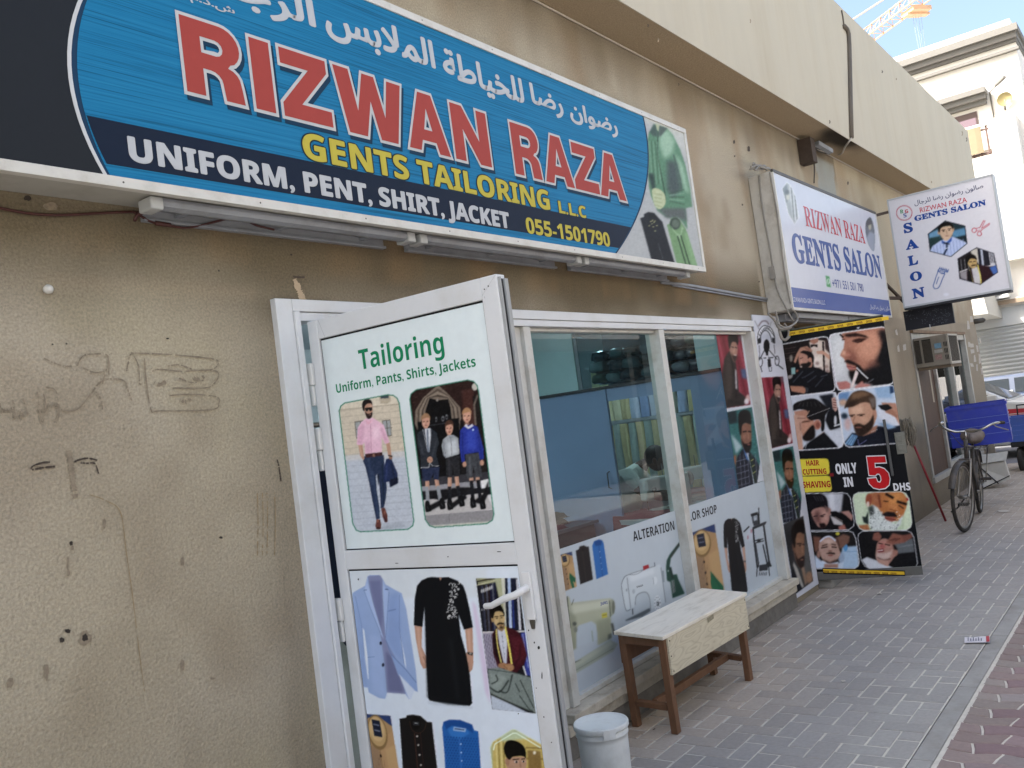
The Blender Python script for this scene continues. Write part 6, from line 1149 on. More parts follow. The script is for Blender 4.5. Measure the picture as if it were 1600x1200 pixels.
for k in b_i: S.mb.m[k] = 1
S.build('sign_face', TS, M_print)
# strip lamps hung in a row below the sign
M_lampbody = mat('lamp_plastic', '#8b9096', .4, .05, 10, spec=.4, dirt='#5f5d57', dscale=6, damt=.5); M_lampcap = mat('lamp_cap', '#adb0af', .45, .04, 20)
LG = 'unlit strip lamps under the tailoring sign'
for (x0, x1, lab, cat) in ((1.56, 2.75, 'unlit strip lamp under the black end of the tailoring sign, over the bare stucco', 1), (2.78, 4.03, 'unlit strip lamp under the tailoring sign, above the open white door', 1), (4.06, 5.33, 'unlit strip lamp under the tailoring sign corner with the green tunic picture', 1)):
    t = thing('strip_lamp', ((x0+x1)/2, 2.50, 2.41), lab, 'lamp', LG)
    b = MB(); P = [(2.450, 2.452), (2.455, 2.437), (2.475, 2.429), (2.50, 2.433), (2.512, 2.445), (2.512, 2.462), (2.452, 2.462)]; b.prism(P, lambda u, v, d: (d, u, v), x0+.045, x1-.045); b.build('diffuser', M_lampbody, t)
    for xe in (x0, x1-.044): b = MB(); b.box(xe, xe+.044, 2.446, 2.52, 2.423, 2.4635); b.build('end_cap', M_lampcap, t, bevel=.006)
    b = MB(); b.box(x0+.05, x1-.05, 2.572, 2.596, 2.421, 2.432); b.box(x0+.05, x1-.05, 2.586, 2.596, 2.433, 2.462); [b.box(x0+f*(x1-x0)-.012, x0+f*(x1-x0)+.012, 2.513, 2.585, 2.445, 2.455) for f in (.15, .5, .85)]; b.build('wall_bracket', M_lampbody, t, bevel=.002)
b = MB(); b.tube([(x, 2.592, 2.415-.0*x) for x in (5.2, 5.6)]+[(x, 2.590, 2.415-.03*(x-5.6)) for x in np.linspace(5.7, 7.0, 8)], .011, n=6); b.tube([(x, 2.59, 2.395-.03*(x-5.6)) for x in np.linspace(5.35, 7.0, 9)], .006, n=6)
tag(b.build('cable_duct', M_lampbody), 'thin grey cable duct running along the stucco to the salon sign box', 'cable duct')
b = MB(); w_ = [onY(x, y, 2.588) for x, y in ((-40, 318), (0, 325), (30, 331), (60, 335), (100, 336), (140, 334), (180, 332), (208, 331), (216, 332))]; b.tube(smooth_pts(w_, False), .0045, n=6)
w_ = [onY(x, y, 2.575) for x, y in ((208, 331), (219, 337), (231, 344), (242, 348), (262, 352), (290, 356), (318, 351), (342, 345), (357, 341))]; b.tube(smooth_pts(w_, False), .0042, n=6)
b.tube([onY(210, 345, 2.57), onY(214, 336, 2.57), onY(221, 333, 2.56), onY(226, 325, 2.55)], .006, n=6); b.tube([onY(243, 348.5, 2.570), onY(266, 352, 2.570)], .008, mat('white_sleeve', '#b9b8b2', .5), n=8)
b.tube([onY(385, 344, 2.56), onY(400, 352, 2.56), (onY(428, 359, 2.56))], .0042, n=6)
b.mi(mat('dark_red_wire', '#472521', .5)); b.m = [1 if m == 1 else 0 for m in b.m]
mm = [MATS['white_sleeve'], MATS['dark_red_wire']]; b.mats = [MATS['white_sleeve'], MATS['dark_red_wire']]
nf = 0; b.m = [1]*len(b.f); k0 = len(b.f)
o = b.build('wire', MATS['dark_red_wire']); tag(o, 'dark red electric wire sagging along the stucco below the tailoring sign', 'wire')
b = MB(); c0 = onY(73, 453, 2.6); b.lathe([(.012, 0), (.014, -.012), (.009, -.022), (.005, -.026)], c0, ax='y'); tag(b.build('wall_plug', mat('white_plug', '#d0cfc8', .5)), 'small white plastic plug stuck in the bare stucco wall', 'plug')

# ---------------------------------------------------------------- salon sign on the wall
GS = thing('salon_sign', (8.5, 2.5, 2.25), 'white wall mounted gents salon sign box with blue lettering above the haircut poster door', 'sign')
M_case2 = mat('white_casing', '#bfbcb2', .5, .06, 9, spec=.3, dirt='#857c6d', dscale=5, damt=.55); M_dtrim = mat('dark_trim', '#4a4843', .5, .1)
ZA, ZB, XA, XB, Y2 = 2.258, 3.374, 7.0, 9.99, 2.392
b = MB(); b.box(XA, XB, Y2+.004, 2.597, ZA, ZB); b.build('casing', M_case2, GS, bevel=.006)
b = MB(); b.box(XA-.003, XB+.003, Y2-.006, Y2+.014, ZB-.012, ZB+.012); b.box(XA-.003, XB+.003, Y2-.006, Y2+.014, ZA-.010, ZA+.012, M_trim); b.box(XA-.004, XA+.014, Y2-.0055, Y2+.014, ZA+.013, ZB-.013, M_trim); b.box(XB-.012, XB+.004, Y2-.0055, Y2+.014, ZA+.013, ZB-.013, M_trim); b.mats = [M_dtrim, M_trim]; b.m = [0]*6+[1]*18; b.build('trim', M_dtrim, GS)
M_gloss = attr_mat('glossy_print', .25, .22, 0, 60, .03, 12, coat=.08)
S = Sheet((0, Y2, 0), (1, 0, 0), (0, 0, 1), (0, -1, 0), .0008)
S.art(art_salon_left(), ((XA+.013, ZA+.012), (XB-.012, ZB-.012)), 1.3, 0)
q = CX(1200, 260, 5); BL_ = '#33508f'
zb1 = np.mean([S.uv(*q(170, 940))[1], S.uv(*q(700, 1015))[1]]); S.flat([(XA+.014, ZA+.013), (XB-.013, ZA+.013), (XB-.013, zb1), (XA+.014, zb1)], '#3d5496', 1)
S.text(SERIF('RIZWAN RAZA'), q(296, 463), q(762, 605), q(270, 308), '#b4404a', 2, .004); S.text(SERIF('GENTS SALON'), q(208, 740), q(892, 872), q(182, 522), BL_, 2, .026)
S.text('+971 551 501 790', q(506, 945), q(748, 980), q(503, 880), '#4a5590', 2, .008, capch='1'); S.text('RIZWAN RAZA GENTS SALON L.L.C', q(190, 1056), q(447, 1081), q(187, 1020), '#c5cbdc', 2, .006)
w_salon = ARAB(0xFEBB, 0xFE8E, 0xFEDF, 0xFEEE, 0xFEE5); w_gents = ARAB(0xFEDF, 0xFEE0, 0xFEAE, 0xFE9F, 0xFE8E, 0xFEDD); full = w_gents+' '+w_rida+' '+w_ridwan+' '+w_salon
trect(S, full, q(795, 1100), q(952, 1120), q(870, 1128), q(870, 1088), '#c5cbdc', 2, .006)
S.build('sign_face', GS, M_gloss)
b = MB(); b.box(7.25, 8.6, 2.44, 2.50, 2.20, 2.247); b.box(8.64, 9.9, 2.44, 2.50, 2.20, 2.247); b.box(7.2, 9.95, 2.53, 2.597, 2.19, 2.25); b.build('lamp_strip', M_lampbody, GS, bevel=.006)
b = MB()
def wpx(pts, Y, r, n=5): b.tube(smooth_pts([onY(*p_, Y) if not isinstance(Y, (list, tuple)) else onY(*p_, Y[i]) for i, p_ in enumerate(pts)], False, 5), r, n=n)
for k, P in enumerate(([(1174, 262), (1182, 258), (1192, 262), (1203, 264)], [(1172, 265), (1180, 262), (1190, 265), (1200, 262), (1207, 268)], [(1176, 258), (1178, 255), (1185, 260), (1196, 259)], [(1180, 266), (1188, 258), (1198, 266)], [(1173, 260), (1184, 266), (1194, 258)])): wpx(P, 2.44+.02*(k % 3), .008)
b.tube(smooth_pts([(6.992, 2.5, 3.36), (6.988, 2.51, 3.1), (6.99, 2.50, 2.75), (6.985, 2.49, 2.45), (6.99, 2.44, 2.27), (7.05, 2.42, 2.16)], False), .007, n=5); b.tube(smooth_pts([(6.992, 2.41, 3.36), (6.989, 2.40, 3.0), (6.99, 2.41, 2.6), (6.988, 2.40, 2.3)], False), .006, n=5); b.box(6.975, 6.998, 2.49, 2.53, 2.52, 2.62)
wpx([(1236, 482), (1244, 490), (1246, 500), (1238, 508), (1226, 512), (1216, 506)], 2.40, .008); wpx([(1200, 490), (1210, 500), (1216, 512), (1226, 514), (1236, 512)], 2.45, .009); wpx([(1214, 500), (1218, 520), (1222, 530), (1230, 528), (1232, 516), (1226, 506)], 2.47, .008); wpx([(1212, 486), (1216, 504), (1220, 522), (1226, 532), (1234, 526)], 2.5, .008)
b.build('cable', mat('grey_cable', '#8f8c84', .55, .1), GS)

# ---------------------------------------------------------------- blade sign standing out from the wall
BX = 10.3
BS = thing('blade_sign', (BX, 1.83, 2.34), 'square white salon sign box projecting into the street on a rusty bracket', 'sign')
y0, y1, z0, z1 = 1.300, 2.325, 2.352, 3.535
b = MB(); b.box(BX+.004, BX+.15, y0, y1, z0, z1); b.build('casing', mat('pale_casing', '#bcc5c6', .45, .04, 12), BS, bevel=.006)
S = Sheet((BX, 0, 0), (0, -1, 0), (0, 0, 1), (-1, 0, 0), .0009); S.art(art_blade(), ((-y1+.004, z0+.006), (-y0-.004, z1-.006)), 1.2, 0, gain=1.08)
q = CX(1380, 270, 5.4545); B2 = '#22468f'
S.text(w_gents+' '+w_rida+' '+w_ridwan+' '+w_salon, q(270, 288), q(856, 140), q(262, 240), '#27335c', 2, .008, ink=True)
S.text('RIZWAN RAZA', q(316, 340), q(716, 249), q(309, 299), '#b43c4c', 2, .006); S.text(SERIF('GENTS SALON'), q(272, 412), q(876, 273), q(265, 370), B2, 2, .035)
for ch, a_, c_, t_ in (('S', (184, 512), (252, 500), (174, 436)), ('A', (199, 655), (300, 636), (190, 580)), ('L', (222, 791), (297, 775), (212, 716)), ('O', (238, 926), (331, 906), (228, 855)), ('N', (258, 1072), (356, 1052), (248, 995))): S.text(SERIF(ch), q(*a_), q(*c_), q(*t_), B2, 2, .035)
S.text(BOLD('R'), q(149, 350), q(176, 345), q(144, 316), '#2f8a52', 2); S.text(BOLD('G'), q(188, 346), q(215, 340), q(184, 315), '#b02a3c', 2); S.text(BOLD('S'), q(174, 382), q(202, 376), q(169, 350), '#2a4a94', 2)
S.build('sign_face', BS, M_print)
b = MB(); [b.box(BX-.006, BX+.152, ya, yb, za, zb_) for ya, yb, za, zb_ in ((y0-.004, y1+.004, z1-.012, z1+.006), (y0-.004, y1+.004, z0-.008, z0+.010), (y0-.005, y0+.010, z0+.011, z1-.013), (y1-.010, y1+.005, z0+.011, z1-.013))]; b.build('trim', mat('thin_trim', '#aab0b4', .4, .05), BS)
b = MB(); b.box(BX-.01, BX+.156, y0+.002, y1-.002, z0-.03, z0-.010); b.build('bottom_channel', MATS['black_trim'] if 'black_trim' in MATS else M_dtrim, BS)
M_rusty = mat('rusty_steel', '#453a32', .8, .25, 20, .001, 80)
b = MB(); b.box(10.03, 10.07, 2.42, 2.46, 2.30, 3.40); b.bar((10.05, 2.44, 3.36), (BX+.07, y1+.002, 3.42), .03, .03); b.bar((10.05, 2.44, 2.47), (BX+.07, y1+.002, 2.46), .035, .03); b.bar((10.05, 2.58, 3.36), (10.05, 2.44, 3.36), .03, .03); b.bar((10.05, 2.58, 2.46), (10.05, 2.44, 2.46), .03, .03); b.bar((10.05, 2.44, 2.66), (BX+.07, y1+.01, 2.42), .025, .025); b.build('bracket', M_rusty, BS)
LS = thing('display_board', (10.55, 2.14, 2.1), 'small dark dotted display board hanging below the square salon sign', 'display board')
b = MB(); b.box(10.50, 10.54, 1.893, 2.388, 2.112, 2.325, mat('black_panel', '#171b26', .45, .1, 30)); r = random.Random(3)
for k in range(190):
    u, v = r.random(), r.random()
    if (v < .5 and u < .35) or abs(math.sin(u*9+v*5)) < .35: continue
    yy, z_ = 2.37-.45*u, 2.13+.175*v; b.box(10.4985, 10.5002, yy-.0025, yy+.0025, z_-.0025, z_+.0025, mat('grey_dot', '#5f6470', .5))
b.build('casing', None, LS)
for P_ in ([(10.52, 2.3, 2.315), (10.495, 2.30, 2.33), (10.42, 2.31, 2.352)], [(10.52, 2.06, 2.315), (10.495, 2.06, 2.34), (10.42, 2.05, 2.354)], [(10.497, 2.14, 2.14), (10.49, 2.14, 2.09)]): b = MB(); b.tube(P_, .005, n=6); b.build('hanger', mat('white_cord', '#b9bcbd', .5), LS)

# ---------------------------------------------------------------- things fixed to fascia and wall
t = bpy.data.objects; b = MB(); cp = [onY(x, y, 2.285) for x, y in ((1319, 41), (1323.5, 45.5), (1326, 54), (1327, 70), (1328, 110), (1329, 160), (1330.5, 215))]; b.tube(cp, .023, n=8)
b.tube([onY(x, y, 2.292) for x, y in ((1315, 16), (1317, 26), (1319, 41))], .007, n=5); tag(b.build('conduit_pipe', mat('dark_conduit', '#5d564c', .55, .1)), 'dark bent conduit pipe running down the fascia above the salon sign', 'pipe')
b = MB(); w_ = [onY(1330.5, 216, 2.285), onZ(1326, 222, 3.95), onZ(1320, 230, 3.94), onZ(1316, 239, 3.95), onZ(1310, 242, 3.955)]; b.tube(smooth_pts(w_, False), .009, n=6)
tag(b.build('loose_cable', mat('white_cable', '#b2aca0', .6)), 'loose pale cable hanging from the conduit below the fascia', 'cable')
t = thing('wall_bracket', onY(1256, 230, 2.5), 'rusty steel bracket stub with loose wires fixed under the soffit above the salon sign', 'bracket')
b = MB(); p0 = onY(1248, 216, 2.58); b.box(p0[0]-.02, p0[0]+.10, 2.47, 2.597, 3.70, 3.935); b.build('channel', M_rusty, t, bevel=.004)
b = MB(); b.bar(onY(1276, 224, 2.5), onY(1298, 237, 2.45), .05, .04); b.build('broken_lamp', M_lampbody, t)
b = MB(); [b.tube(smooth_pts([onY(x, y, 2.56) for x, y in P], False), .006, n=5) for P in ([(1258, 222), (1268, 226), (1276, 234), (1284, 238), (1296, 241)], [(1260, 226), (1266, 240), (1272, 256), (1272, 286)], [(1262, 222), (1272, 230), (1290, 236)])]; b.build('wire', mat('dark_wire', '#37322d', .6), t)
t = thing('bullet_camera', (16.0, 2.55, 2.42), 'small dark security camera sticking out from the far corner of the stucco wall', 'camera')
b = MB(); c0 = onX(1519, 503, 15.97); b.lathe([(.045, 0), (.05, .05), (.04, .06)], (c0[0], c0[1]+.06, c0[2]), None, 12, 'y'); b.build('mount', mat('camera_grey', '#6d6a62', .5), t)
b = MB(); c1 = onX(1537, 500, 15.97); b.tube([c0, c1], [.045, .04], n=12); b.ball(c1, (.03, .03, .03)); b.build('housing', mat('camera_dark', '#4a4843', .45), t)
r = random.Random(5)
for (x, y, w, h) in ((1517, 498, 4, 9), (1512, 508, 3.5, 12), (1518, 540, 6, 5), (1519, 549, 6, 4), (1514, 538, 4, 7), (1527, 545, 3, 10), (1522, 560, 3, 10), (1530, 560, 3, 14), (1526, 575, 3, 10), (1534, 580, 2.2, 10), (1531, 532, 2.5, 8), (1400, 520, 2.5, 8), (1403, 545, 3, 9), (1413, 543, 5, 7), (1518, 570, 4, 6)):
    P = [(x-w/2+r.uniform(-1, 1), y-h/2+r.uniform(-1, 1)), (x+w/2, y-h/2+r.uniform(-2, 1)), (x+w/2+1.2+r.uniform(-1, 1), y+h/2), (x-w/2+1.2, y+h/2+r.uniform(-1, 2))]; b = MB(); b.add([onY(*p_, 2.5955) for p_ in P], [(0, 1, 2, 3)]); b.build('torn_notice', mat('torn_notice', '#b6b1a6', .9, .2, 25), SHOP, fixn=False)
# posters glued on the pillar between window and barber door
PT = thing('poster', (6.95, 2.59, .04), 'tall grey poster with a barber emblem and three male portraits on the pillar', 'poster')
S = Sheet((0, 2.588, 0), (1, 0, 0), (0, 0, 1), (0, -1, 0)); S.art(art_pillar(), ((6.635, .05), (7.205, 2.235)), 1.2, 0); S.build('print', PT, M_print)
b = MB(); b.box(6.634, 7.207, 2.5885, 2.598, .048, 2.238); b.build('backing', mat('poster_edge', '#b8bcc6', .6), PT)
# ---------------------------------------------------------------- bench table by the window
def wood(name, c, s=(14, 2, 2)): return mat(name, c, .6, .16, 5, .0006, 60, spec=.25, dirt='#5c3e28', dscale=4, damt=.35, stretch=s)
M_leg = wood('brown_wood', '#74553f', (5, 5, .8))
def ply_mat():
    m = mat('grained_plywood', '#c4b899', .55, .05, 5, spec=.3); nt = m.node_tree; N, L = nt.nodes, nt.links; b = N['Principled BSDF']
    tc = N.new('ShaderNodeTexCoord'); mp = N.new('ShaderNodeMapping'); mp.inputs['Scale'].default_value = (1.6, 1, 7.5); mp.inputs['Location'].default_value = (.35, 0, -2.2); L.new(tc.outputs['Object'], mp.inputs[0])
    n0 = N.new('ShaderNodeTexNoise'); n0.inputs['Scale'].default_value = 1.3; n0.inputs['Detail'].default_value = 2; L.new(mp.outputs[0], n0.inputs['Vector']); mm_ = N.new('ShaderNodeMath'); mm_.operation = 'MULTIPLY'; mm_.inputs[1].default_value = 16; L.new(n0.outputs['Fac'], mm_.inputs[0]); w = N.new('ShaderNodeMath'); w.operation = 'FRACT'; L.new(mm_.outputs[0], w.inputs[0])
    cr = N.new('ShaderNodeValToRGB'); e = cr.color_ramp.elements; e[0].position = .0; e[0].color = rgba('#bbb096'); e[1].position = .35; e[1].color = rgba('#d2c9b0'); e2_ = e.new(.92); e2_.color = rgba('#cac0a6'); L.new(w.outputs[0], cr.inputs[0]); L.new(cr.outputs[0], b.inputs['Base Color']); return m
M_ply = ply_mat()
M_top = mat('pale_laminate', '#ebe4d4', .4, .05, 6, spec=.4, dirt='#a99c82', dscale=5, damt=.5, stretch=(1, 5, 5))
BT = thing('bench', (4.45, 2.37, 0), 'narrow wooden bench table with a pale top and brown legs standing by the shop window', 'bench', rz=0)
b = MB(); b.add([(3.925, 2.222, .478), (4.905, 2.187, .478), (5.015, 2.522, .478), (3.995, 2.545, .478), (3.925, 2.222, .497), (4.905, 2.187, .497), (5.015, 2.522, .497), (3.995, 2.545, .497)], [(3, 2, 1, 0), (4, 5, 6, 7), (0, 1, 5, 4), (1, 2, 6, 5), (2, 3, 7, 6), (3, 0, 4, 7)]); b.build('tabletop', M_top, BT, bevel=.003)
b = MB(); b.bar((3.975, 2.232, .385), (4.885, 2.200, .385), .016, .184); b.build('apron', M_ply, BT, 'pale grained front board', bevel=.002)
for A_1, B_1, w_1, h_1 in (((4.02, 2.53, .40), (4.965, 2.508, .40), .016, .15), ((3.975, 2.27, .455), (4.005, 2.50, .455), .02, .044), ((4.88, 2.24, .455), (4.93, 2.49, .455), .02, .044)): b = MB(); b.bar(A_1, B_1, w_1, h_1); b.build('rail', M_leg, BT, bevel=.002)
for (xa, ya, xb, yb) in ((3.992, 2.258, 3.972, 2.252), (4.03, 2.502, 4.022, 2.505), (4.866, 2.232, 4.852, 2.226), (4.935, 2.482, 4.93, 2.482)):
    b = MB(); b.bar((xa-.0, ya, .002), (xb, yb, .4775), .042, .036, up=(0, 1, 0)); b.build('leg', M_leg, BT, bevel=.003)
for A_1, B_1, w_1, h_1 in (((3.999, 2.282, .125), (4.026, 2.478, .125), .04, .028), ((4.868, 2.256, .125), (4.928, 2.458, .125), .04, .028), ((4.032, 2.38, .126), (4.882, 2.36, .126), .028, .04)): b = MB(); b.bar(A_1, B_1, w_1, h_1); b.build('stretcher', M_leg, BT, bevel=.003)
for x, z in ((3.99, .46), (3.99, .31), (4.87, .46), (4.87, .31), (3.985, .385)): b = MB(); b.lathe([(.004, 0), (.003, -.002)], (x, 2.2225-.0352*(x-3.975), z), None, 8, 'y'); b.build('nail', mat('nail_head', '#3a332b', .5, metal=.6), BT)
b = MB(); b.add([(x, 2.2225-.0352*(x-3.975)-.0008, z) for x, z in ((4.40, .445), (4.475, .452), (4.475, .475), (4.40, .470))], [(0, 1, 2, 3)]); b.build('maker_stamp', mat('faded_ink', '#8f8871', .7, .4, 90), BT, fixn=False)

# ---------------------------------------------------------------- white bucket with a lid
bx, by = 3.157, 2.135; M_bkt = mat('white_bucket_plastic', '#d9dddc', .38, .03, 8, spec=.4, dirt='#a5a399', dscale=9, damt=.35)
BK = thing('bucket', (bx, by, 0), 'white plastic bucket with a closed lid beside the open shop door', 'bucket')
b = MB(); b.lathe([(.094, 0), (.097, .004), (.1055, .28), (.107, .30), (.1105, .302), (.1105, .309), (.108, .314), (.108, .33)], (bx, by, .001), n=48); b.build('body', M_bkt, BK)
b = MB(); b.lathe([(.1135, .327), (.116, .331), (.116, .346), (.1135, .350), (.110, .3505), (.107, .346), (.103, .3445), (.05, .3445), (.001, .345)], (bx, by, .001), n=48, cap0=True); b.build('lid', M_bkt, BK)
b = MB(); ta = math.atan2(-by, -bx)+.25; b.add([(bx+(.117+d)*math.cos(ta+a), by+(.117+d)*math.sin(ta+a), z) for a in (-.22, 0, .22) for d in (-.004, .003) for z in (.312, .349)], [(0, 1, 3, 2), (8, 10, 11, 9), (2, 3, 7, 6), (6, 7, 11, 10), (0, 4, 5, 1), (4, 8, 9, 5), (1, 5, 7, 3), (5, 9, 11, 7), (0, 2, 6, 4), (4, 6, 10, 8)]); b.build('tab', M_bkt, BK)

# ---------------------------------------------------------------- mop
mt, mb0 = onX(1414, 662, 10.40), onZ(1478, 816); mdir = (mt-mb0)/np.linalg.norm(mt-mb0)
MP = thing('mop', tuple(mb0), 'red handled mop with a grey string head leaning upside down by the barber door', 'mop')
b = MB(); b.tube([mb0+(0, 0, .012), mb0+mdir*np.linalg.norm(mt-mb0)*.97], .0125, n=10); b.build('handle', mat('red_painted_tube', '#7e2229', .4, .12, 30), MP)
b = MB(); b.tube([mt-mdir*.09, mt-mdir*.0], [.02, .026], n=10); b.build('socket', mat('mop_socket', '#8f8a4a', .5), MP)
b = MB(); r = random.Random(8)
for k in range(60):
    a = r.uniform(-1, 1); s_ = r.uniform(.10, .26); p0 = mt+np.array((0, a*.04, r.uniform(-.01, .02))); p1 = p0+np.array((-.03+r.uniform(-.02, .02), a*.045, .05*r.random())); p2 = p0+np.array((-.035+r.uniform(-.03, .015), a*.08+r.uniform(-.02, .02), -s_*.5)); p3 = p0+np.array((-.03+r.uniform(-.02, .02), a*.055+r.uniform(-.02, .02), -s_)); b.tube(smooth_pts([p0, p1, p2, p3], False, 4), .0065, n=5)
b.build('strings', mat('dirty_mop_yarn', '#7d776a', .95, .3, 40), MP)

# ---------------------------------------------------------------- window air conditioner
AC = thing('air_conditioner', (11.9, 2.4, 1.69), 'grey window air conditioner with faded stickers sticking out over the brown board', 'air conditioner')
M_ac = mat('ac_grey', '#8b877d', .5, .08, 12, spec=.3, dirt='#6a6256', dscale=5, damt=.6); M_acd = mat('ac_dark', '#2b2a28', .6)
xa, xb, ya, yb, za, zb_ = 11.60, 12.16, 2.19, 2.584, 1.695, 2.055
b = MB(); b.box(xa, xb, ya+.02, yb, za, zb_); b.build('casing', M_ac, AC, bevel=.008)
b = MB()
for j in range(2):
    y_0 = yb-.012-j*.075-(.012 if j else 0); y_1 = y_0-.062-(.038 if j else 0)
    b.box(xa-.004, xa-.001, y_1, y_0, za+.05, zb_-.03, M_acd); [b.box(xa-.010, xa-.0045, y_1+.003, y_0-.003, z_, z_+.006, mat('ac_fin', '#55514a', .5)) for z_ in np.arange(za+.055, zb_-.04, .014)]
b.build('side_grille', M_acd, AC)
b = MB(); [b.box(xa-.003, xa-.0005, y_-.004, y_+.004, z_, z_+.055) for z_ in np.arange(za+.06, zb_-.07, .078) for y_ in (2.215, 2.23, 2.245)]; b.build('louvre', M_acd, AC)
b = MB(); b.box(xa-.004, xa-.001, 2.275, 2.35, 1.90, 1.96, mat('blue_sticker', '#6b93ad', .5, .2, 60)); b.box(xa-.004, xa-.001, 2.27, 2.36, 1.845, 1.885, mat('white_sticker', '#a9a8a3', .5, .2, 60)); b.box(xa-.004, xa-.001, 2.285, 2.36, 1.765, 1.825, mat('red_sticker', '#9a7f7c', .5, .4, 90)); b.build('sticker', None, AC)
b = MB(); b.box(xa, xb, ya, ya+.019, za, za+.03); b.box(xa, xb, ya, ya+.019, zb_-.02, zb_); b.box(xa, xa+.025, ya, ya+.019, za+.031, zb_-.021); b.box(xb-.025, xb, ya, ya+.019, za+.031, zb_-.021); b.build('front_frame', mat('ac_frame', '#a5a298', .5, .06, 12), AC)
b = MB(); b.box(xa+.026, xb-.026, ya+.012, ya+.019, za+.031, zb_-.021, M_acd); [b.box(x_, x_+.004, ya+.006, ya+.0115, za+.032, zb_-.022, MATS['ac_fin']) for x_ in np.arange(xa+.03, xb-.03, .018)]; b.build('coil', M_acd, AC)
b = MB(); b.box(xa+.02, xb+.1, 2.21, 2.57, za-.035, za-.003, mat('ac_shelf', '#6d6253', .8, .2)); b.build('support', None, AC)

# ---------------------------------------------------------------- bicycle
FW, RW = np.array((9.80, 1.932)), np.array((11.08, 2.045)); fd = FW-RW; WBL = np.linalg.norm(fd); brz = math.atan2(fd[1], fd[0])
BI = thing('bicycle', (RW[0], RW[1], 0), 'old grey roadster bicycle on its kickstand, loaded with a blue crate', 'bicycle', rz=brz, rot=(math.radians(-4.5), 0, brz))
M_steel = mat('dull_steel', '#8a8883', .38, .12, 30, metal=.85, dirt='#5a4d40', dscale=12, damt=.5); M_paint = mat('worn_black_paint', '#3d3b39', .45, .15, 30, dirt='#6a5f52', dscale=12, damt=.6); M_tyre = mat('tyre_rubber', '#2d2b29', .85, .15, 30, dirt='#5e564b', dscale=8, damt=.6)
R_W = .345
STEER = Matrix.Translation((WBL-.2, 0, 0)) @ Matrix.Rotation(math.radians(-11), 4, 'Z') @ Matrix.Translation((-(WBL-.2), 0, 0))
def wheel(x, xf=None):
    t_ = np.linspace(0, 2*math.pi, 41)[:-1]; b = MB(); b.xf = xf; b.tube(np.c_[x+(R_W-.019)*np.cos(t_), t_*0, R_W+(R_W-.019)*np.sin(t_)], .019, n=10, closed=True); w = b.build('wheel', M_tyre, BI, local=True)
    b = MB(); b.xf = xf; b.tube(np.c_[x+(R_W-.04)*np.cos(t_), t_*0, R_W+(R_W-.04)*np.sin(t_)], .012, n=8, closed=True); b.build('rim', M_steel, w, local=True)
    b = MB(); b.xf = xf; b.tube([(x, -.04, R_W), (x, .04, R_W)], .02, n=10)
    for k in range(32):
        a = 2*math.pi*k/32; a2 = a+(.35 if k % 2 else -.35); sy = .028 if k % 4 < 2 else -.028; b.tube([(x+.018*math.cos(a2), sy, R_W+.018*math.sin(a2)), (x+(R_W-.045)*math.cos(a), 0, R_W+(R_W-.045)*math.sin(a))], .0014, n=4, caps=False)
    b.build('spokes', M_steel, w, local=True); return w
wheel(0.); wheel(WBL, STEER)
HB, HT = (WBL-.165, 0, .70), (WBL-.215, 0, .90); ST, BBk = (.36, 0, .80), (.48, 0, .30)
b = MB(); b.tube([HT, HB], .019, n=10); b.tube([(WBL-.20, 0, .84), (.37, 0, .77)], .0145, n=8); b.tube([(WBL-.17, 0, .72), BBk], .016, n=8); b.tube([ST, BBk], .0145, n=8)
for s_ in (-1, 1): b.tube([(BBk[0], s_*.03, .30), (0, s_*.055, R_W)], .010, n=6); b.tube([(.37, s_*.02, .74), (0, s_*.055, R_W)], .009, n=6)
b.build('frame', M_paint, BI, local=True)
b = MB(); b.xf = STEER; b.tube([HB, (WBL-.15, 0, .675)], .022, n=10); b.box(WBL-.19, WBL-.11, -.05, .05, .695, .715)
for s_ in (-1, 1): b.tube(smooth_pts([(WBL-.15, s_*.05, .70), (WBL-.10, s_*.052, .54), (WBL-.045, s_*.052, .42), (WBL, s_*.05, R_W)], False), [.013]*6+[.012]*6+[.011]*6+[.009], n=8)
b.build('fork', M_steel, BI, local=True)
t_ = np.linspace(math.radians(60), math.radians(170), 16)
for x, ta, tb in ((WBL, 20, 190), (0., -10, 150)):
    b = MB(); b.xf = STEER if x else None; A = np.linspace(math.radians(ta), math.radians(tb), 22); V = []; F = []
    for a in A:
        for w_, dr in ((-.033, -.012), (-.02, 0), (.02, 0), (.033, -.012)): V.append((x+(R_W+.022+dr)*math.cos(a), w_, R_W+(R_W+.022+dr)*math.sin(a)))
    for i_ in range(21):
        for k in range(3): F.append((i_*4+k, i_*4+k+1, i_*4+k+5, i_*4+k+4))
    b.add(V, F, None, None, True); b.build('mudguard', M_paint, BI, local=True)
b = MB(); b.xf = STEER; b.tube([HT, (WBL-.235, 0, .99)], .012, n=8); P = [(WBL-.42, .30, 1.055), (WBL-.34, .285, 1.06), (WBL-.24, .25, 1.055), (WBL-.20, .17, 1.01), (WBL-.20, .09, .985), (WBL-.235, 0, .985)]; b.tube(smooth_pts(P+[(x, -y, z) for x, y, z in P[-2::-1]], False), .0125, n=8); b.build('handlebar', mat('chrome', '#a9a9a6', .22, .05, metal=1.), BI, local=True)
for s_ in (-1, 1):
    b = MB(); b.xf = STEER; b.tube([(WBL-.44, s_*.302, 1.054), (WBL-.345, s_*.286, 1.06)], .016, n=8); b.build('grip', M_tyre, BI, local=True)
    b = MB(); b.xf = STEER; b.tube(smooth_pts([(WBL-.24, s_*.26, 1.05), (WBL-.21, s_*.29, 1.03), (WBL-.24, s_*.33, 1.01), (WBL-.32, s_*.37, .985)], False), .006, n=6); b.build('brake_lever', M_steel, BI, local=True)
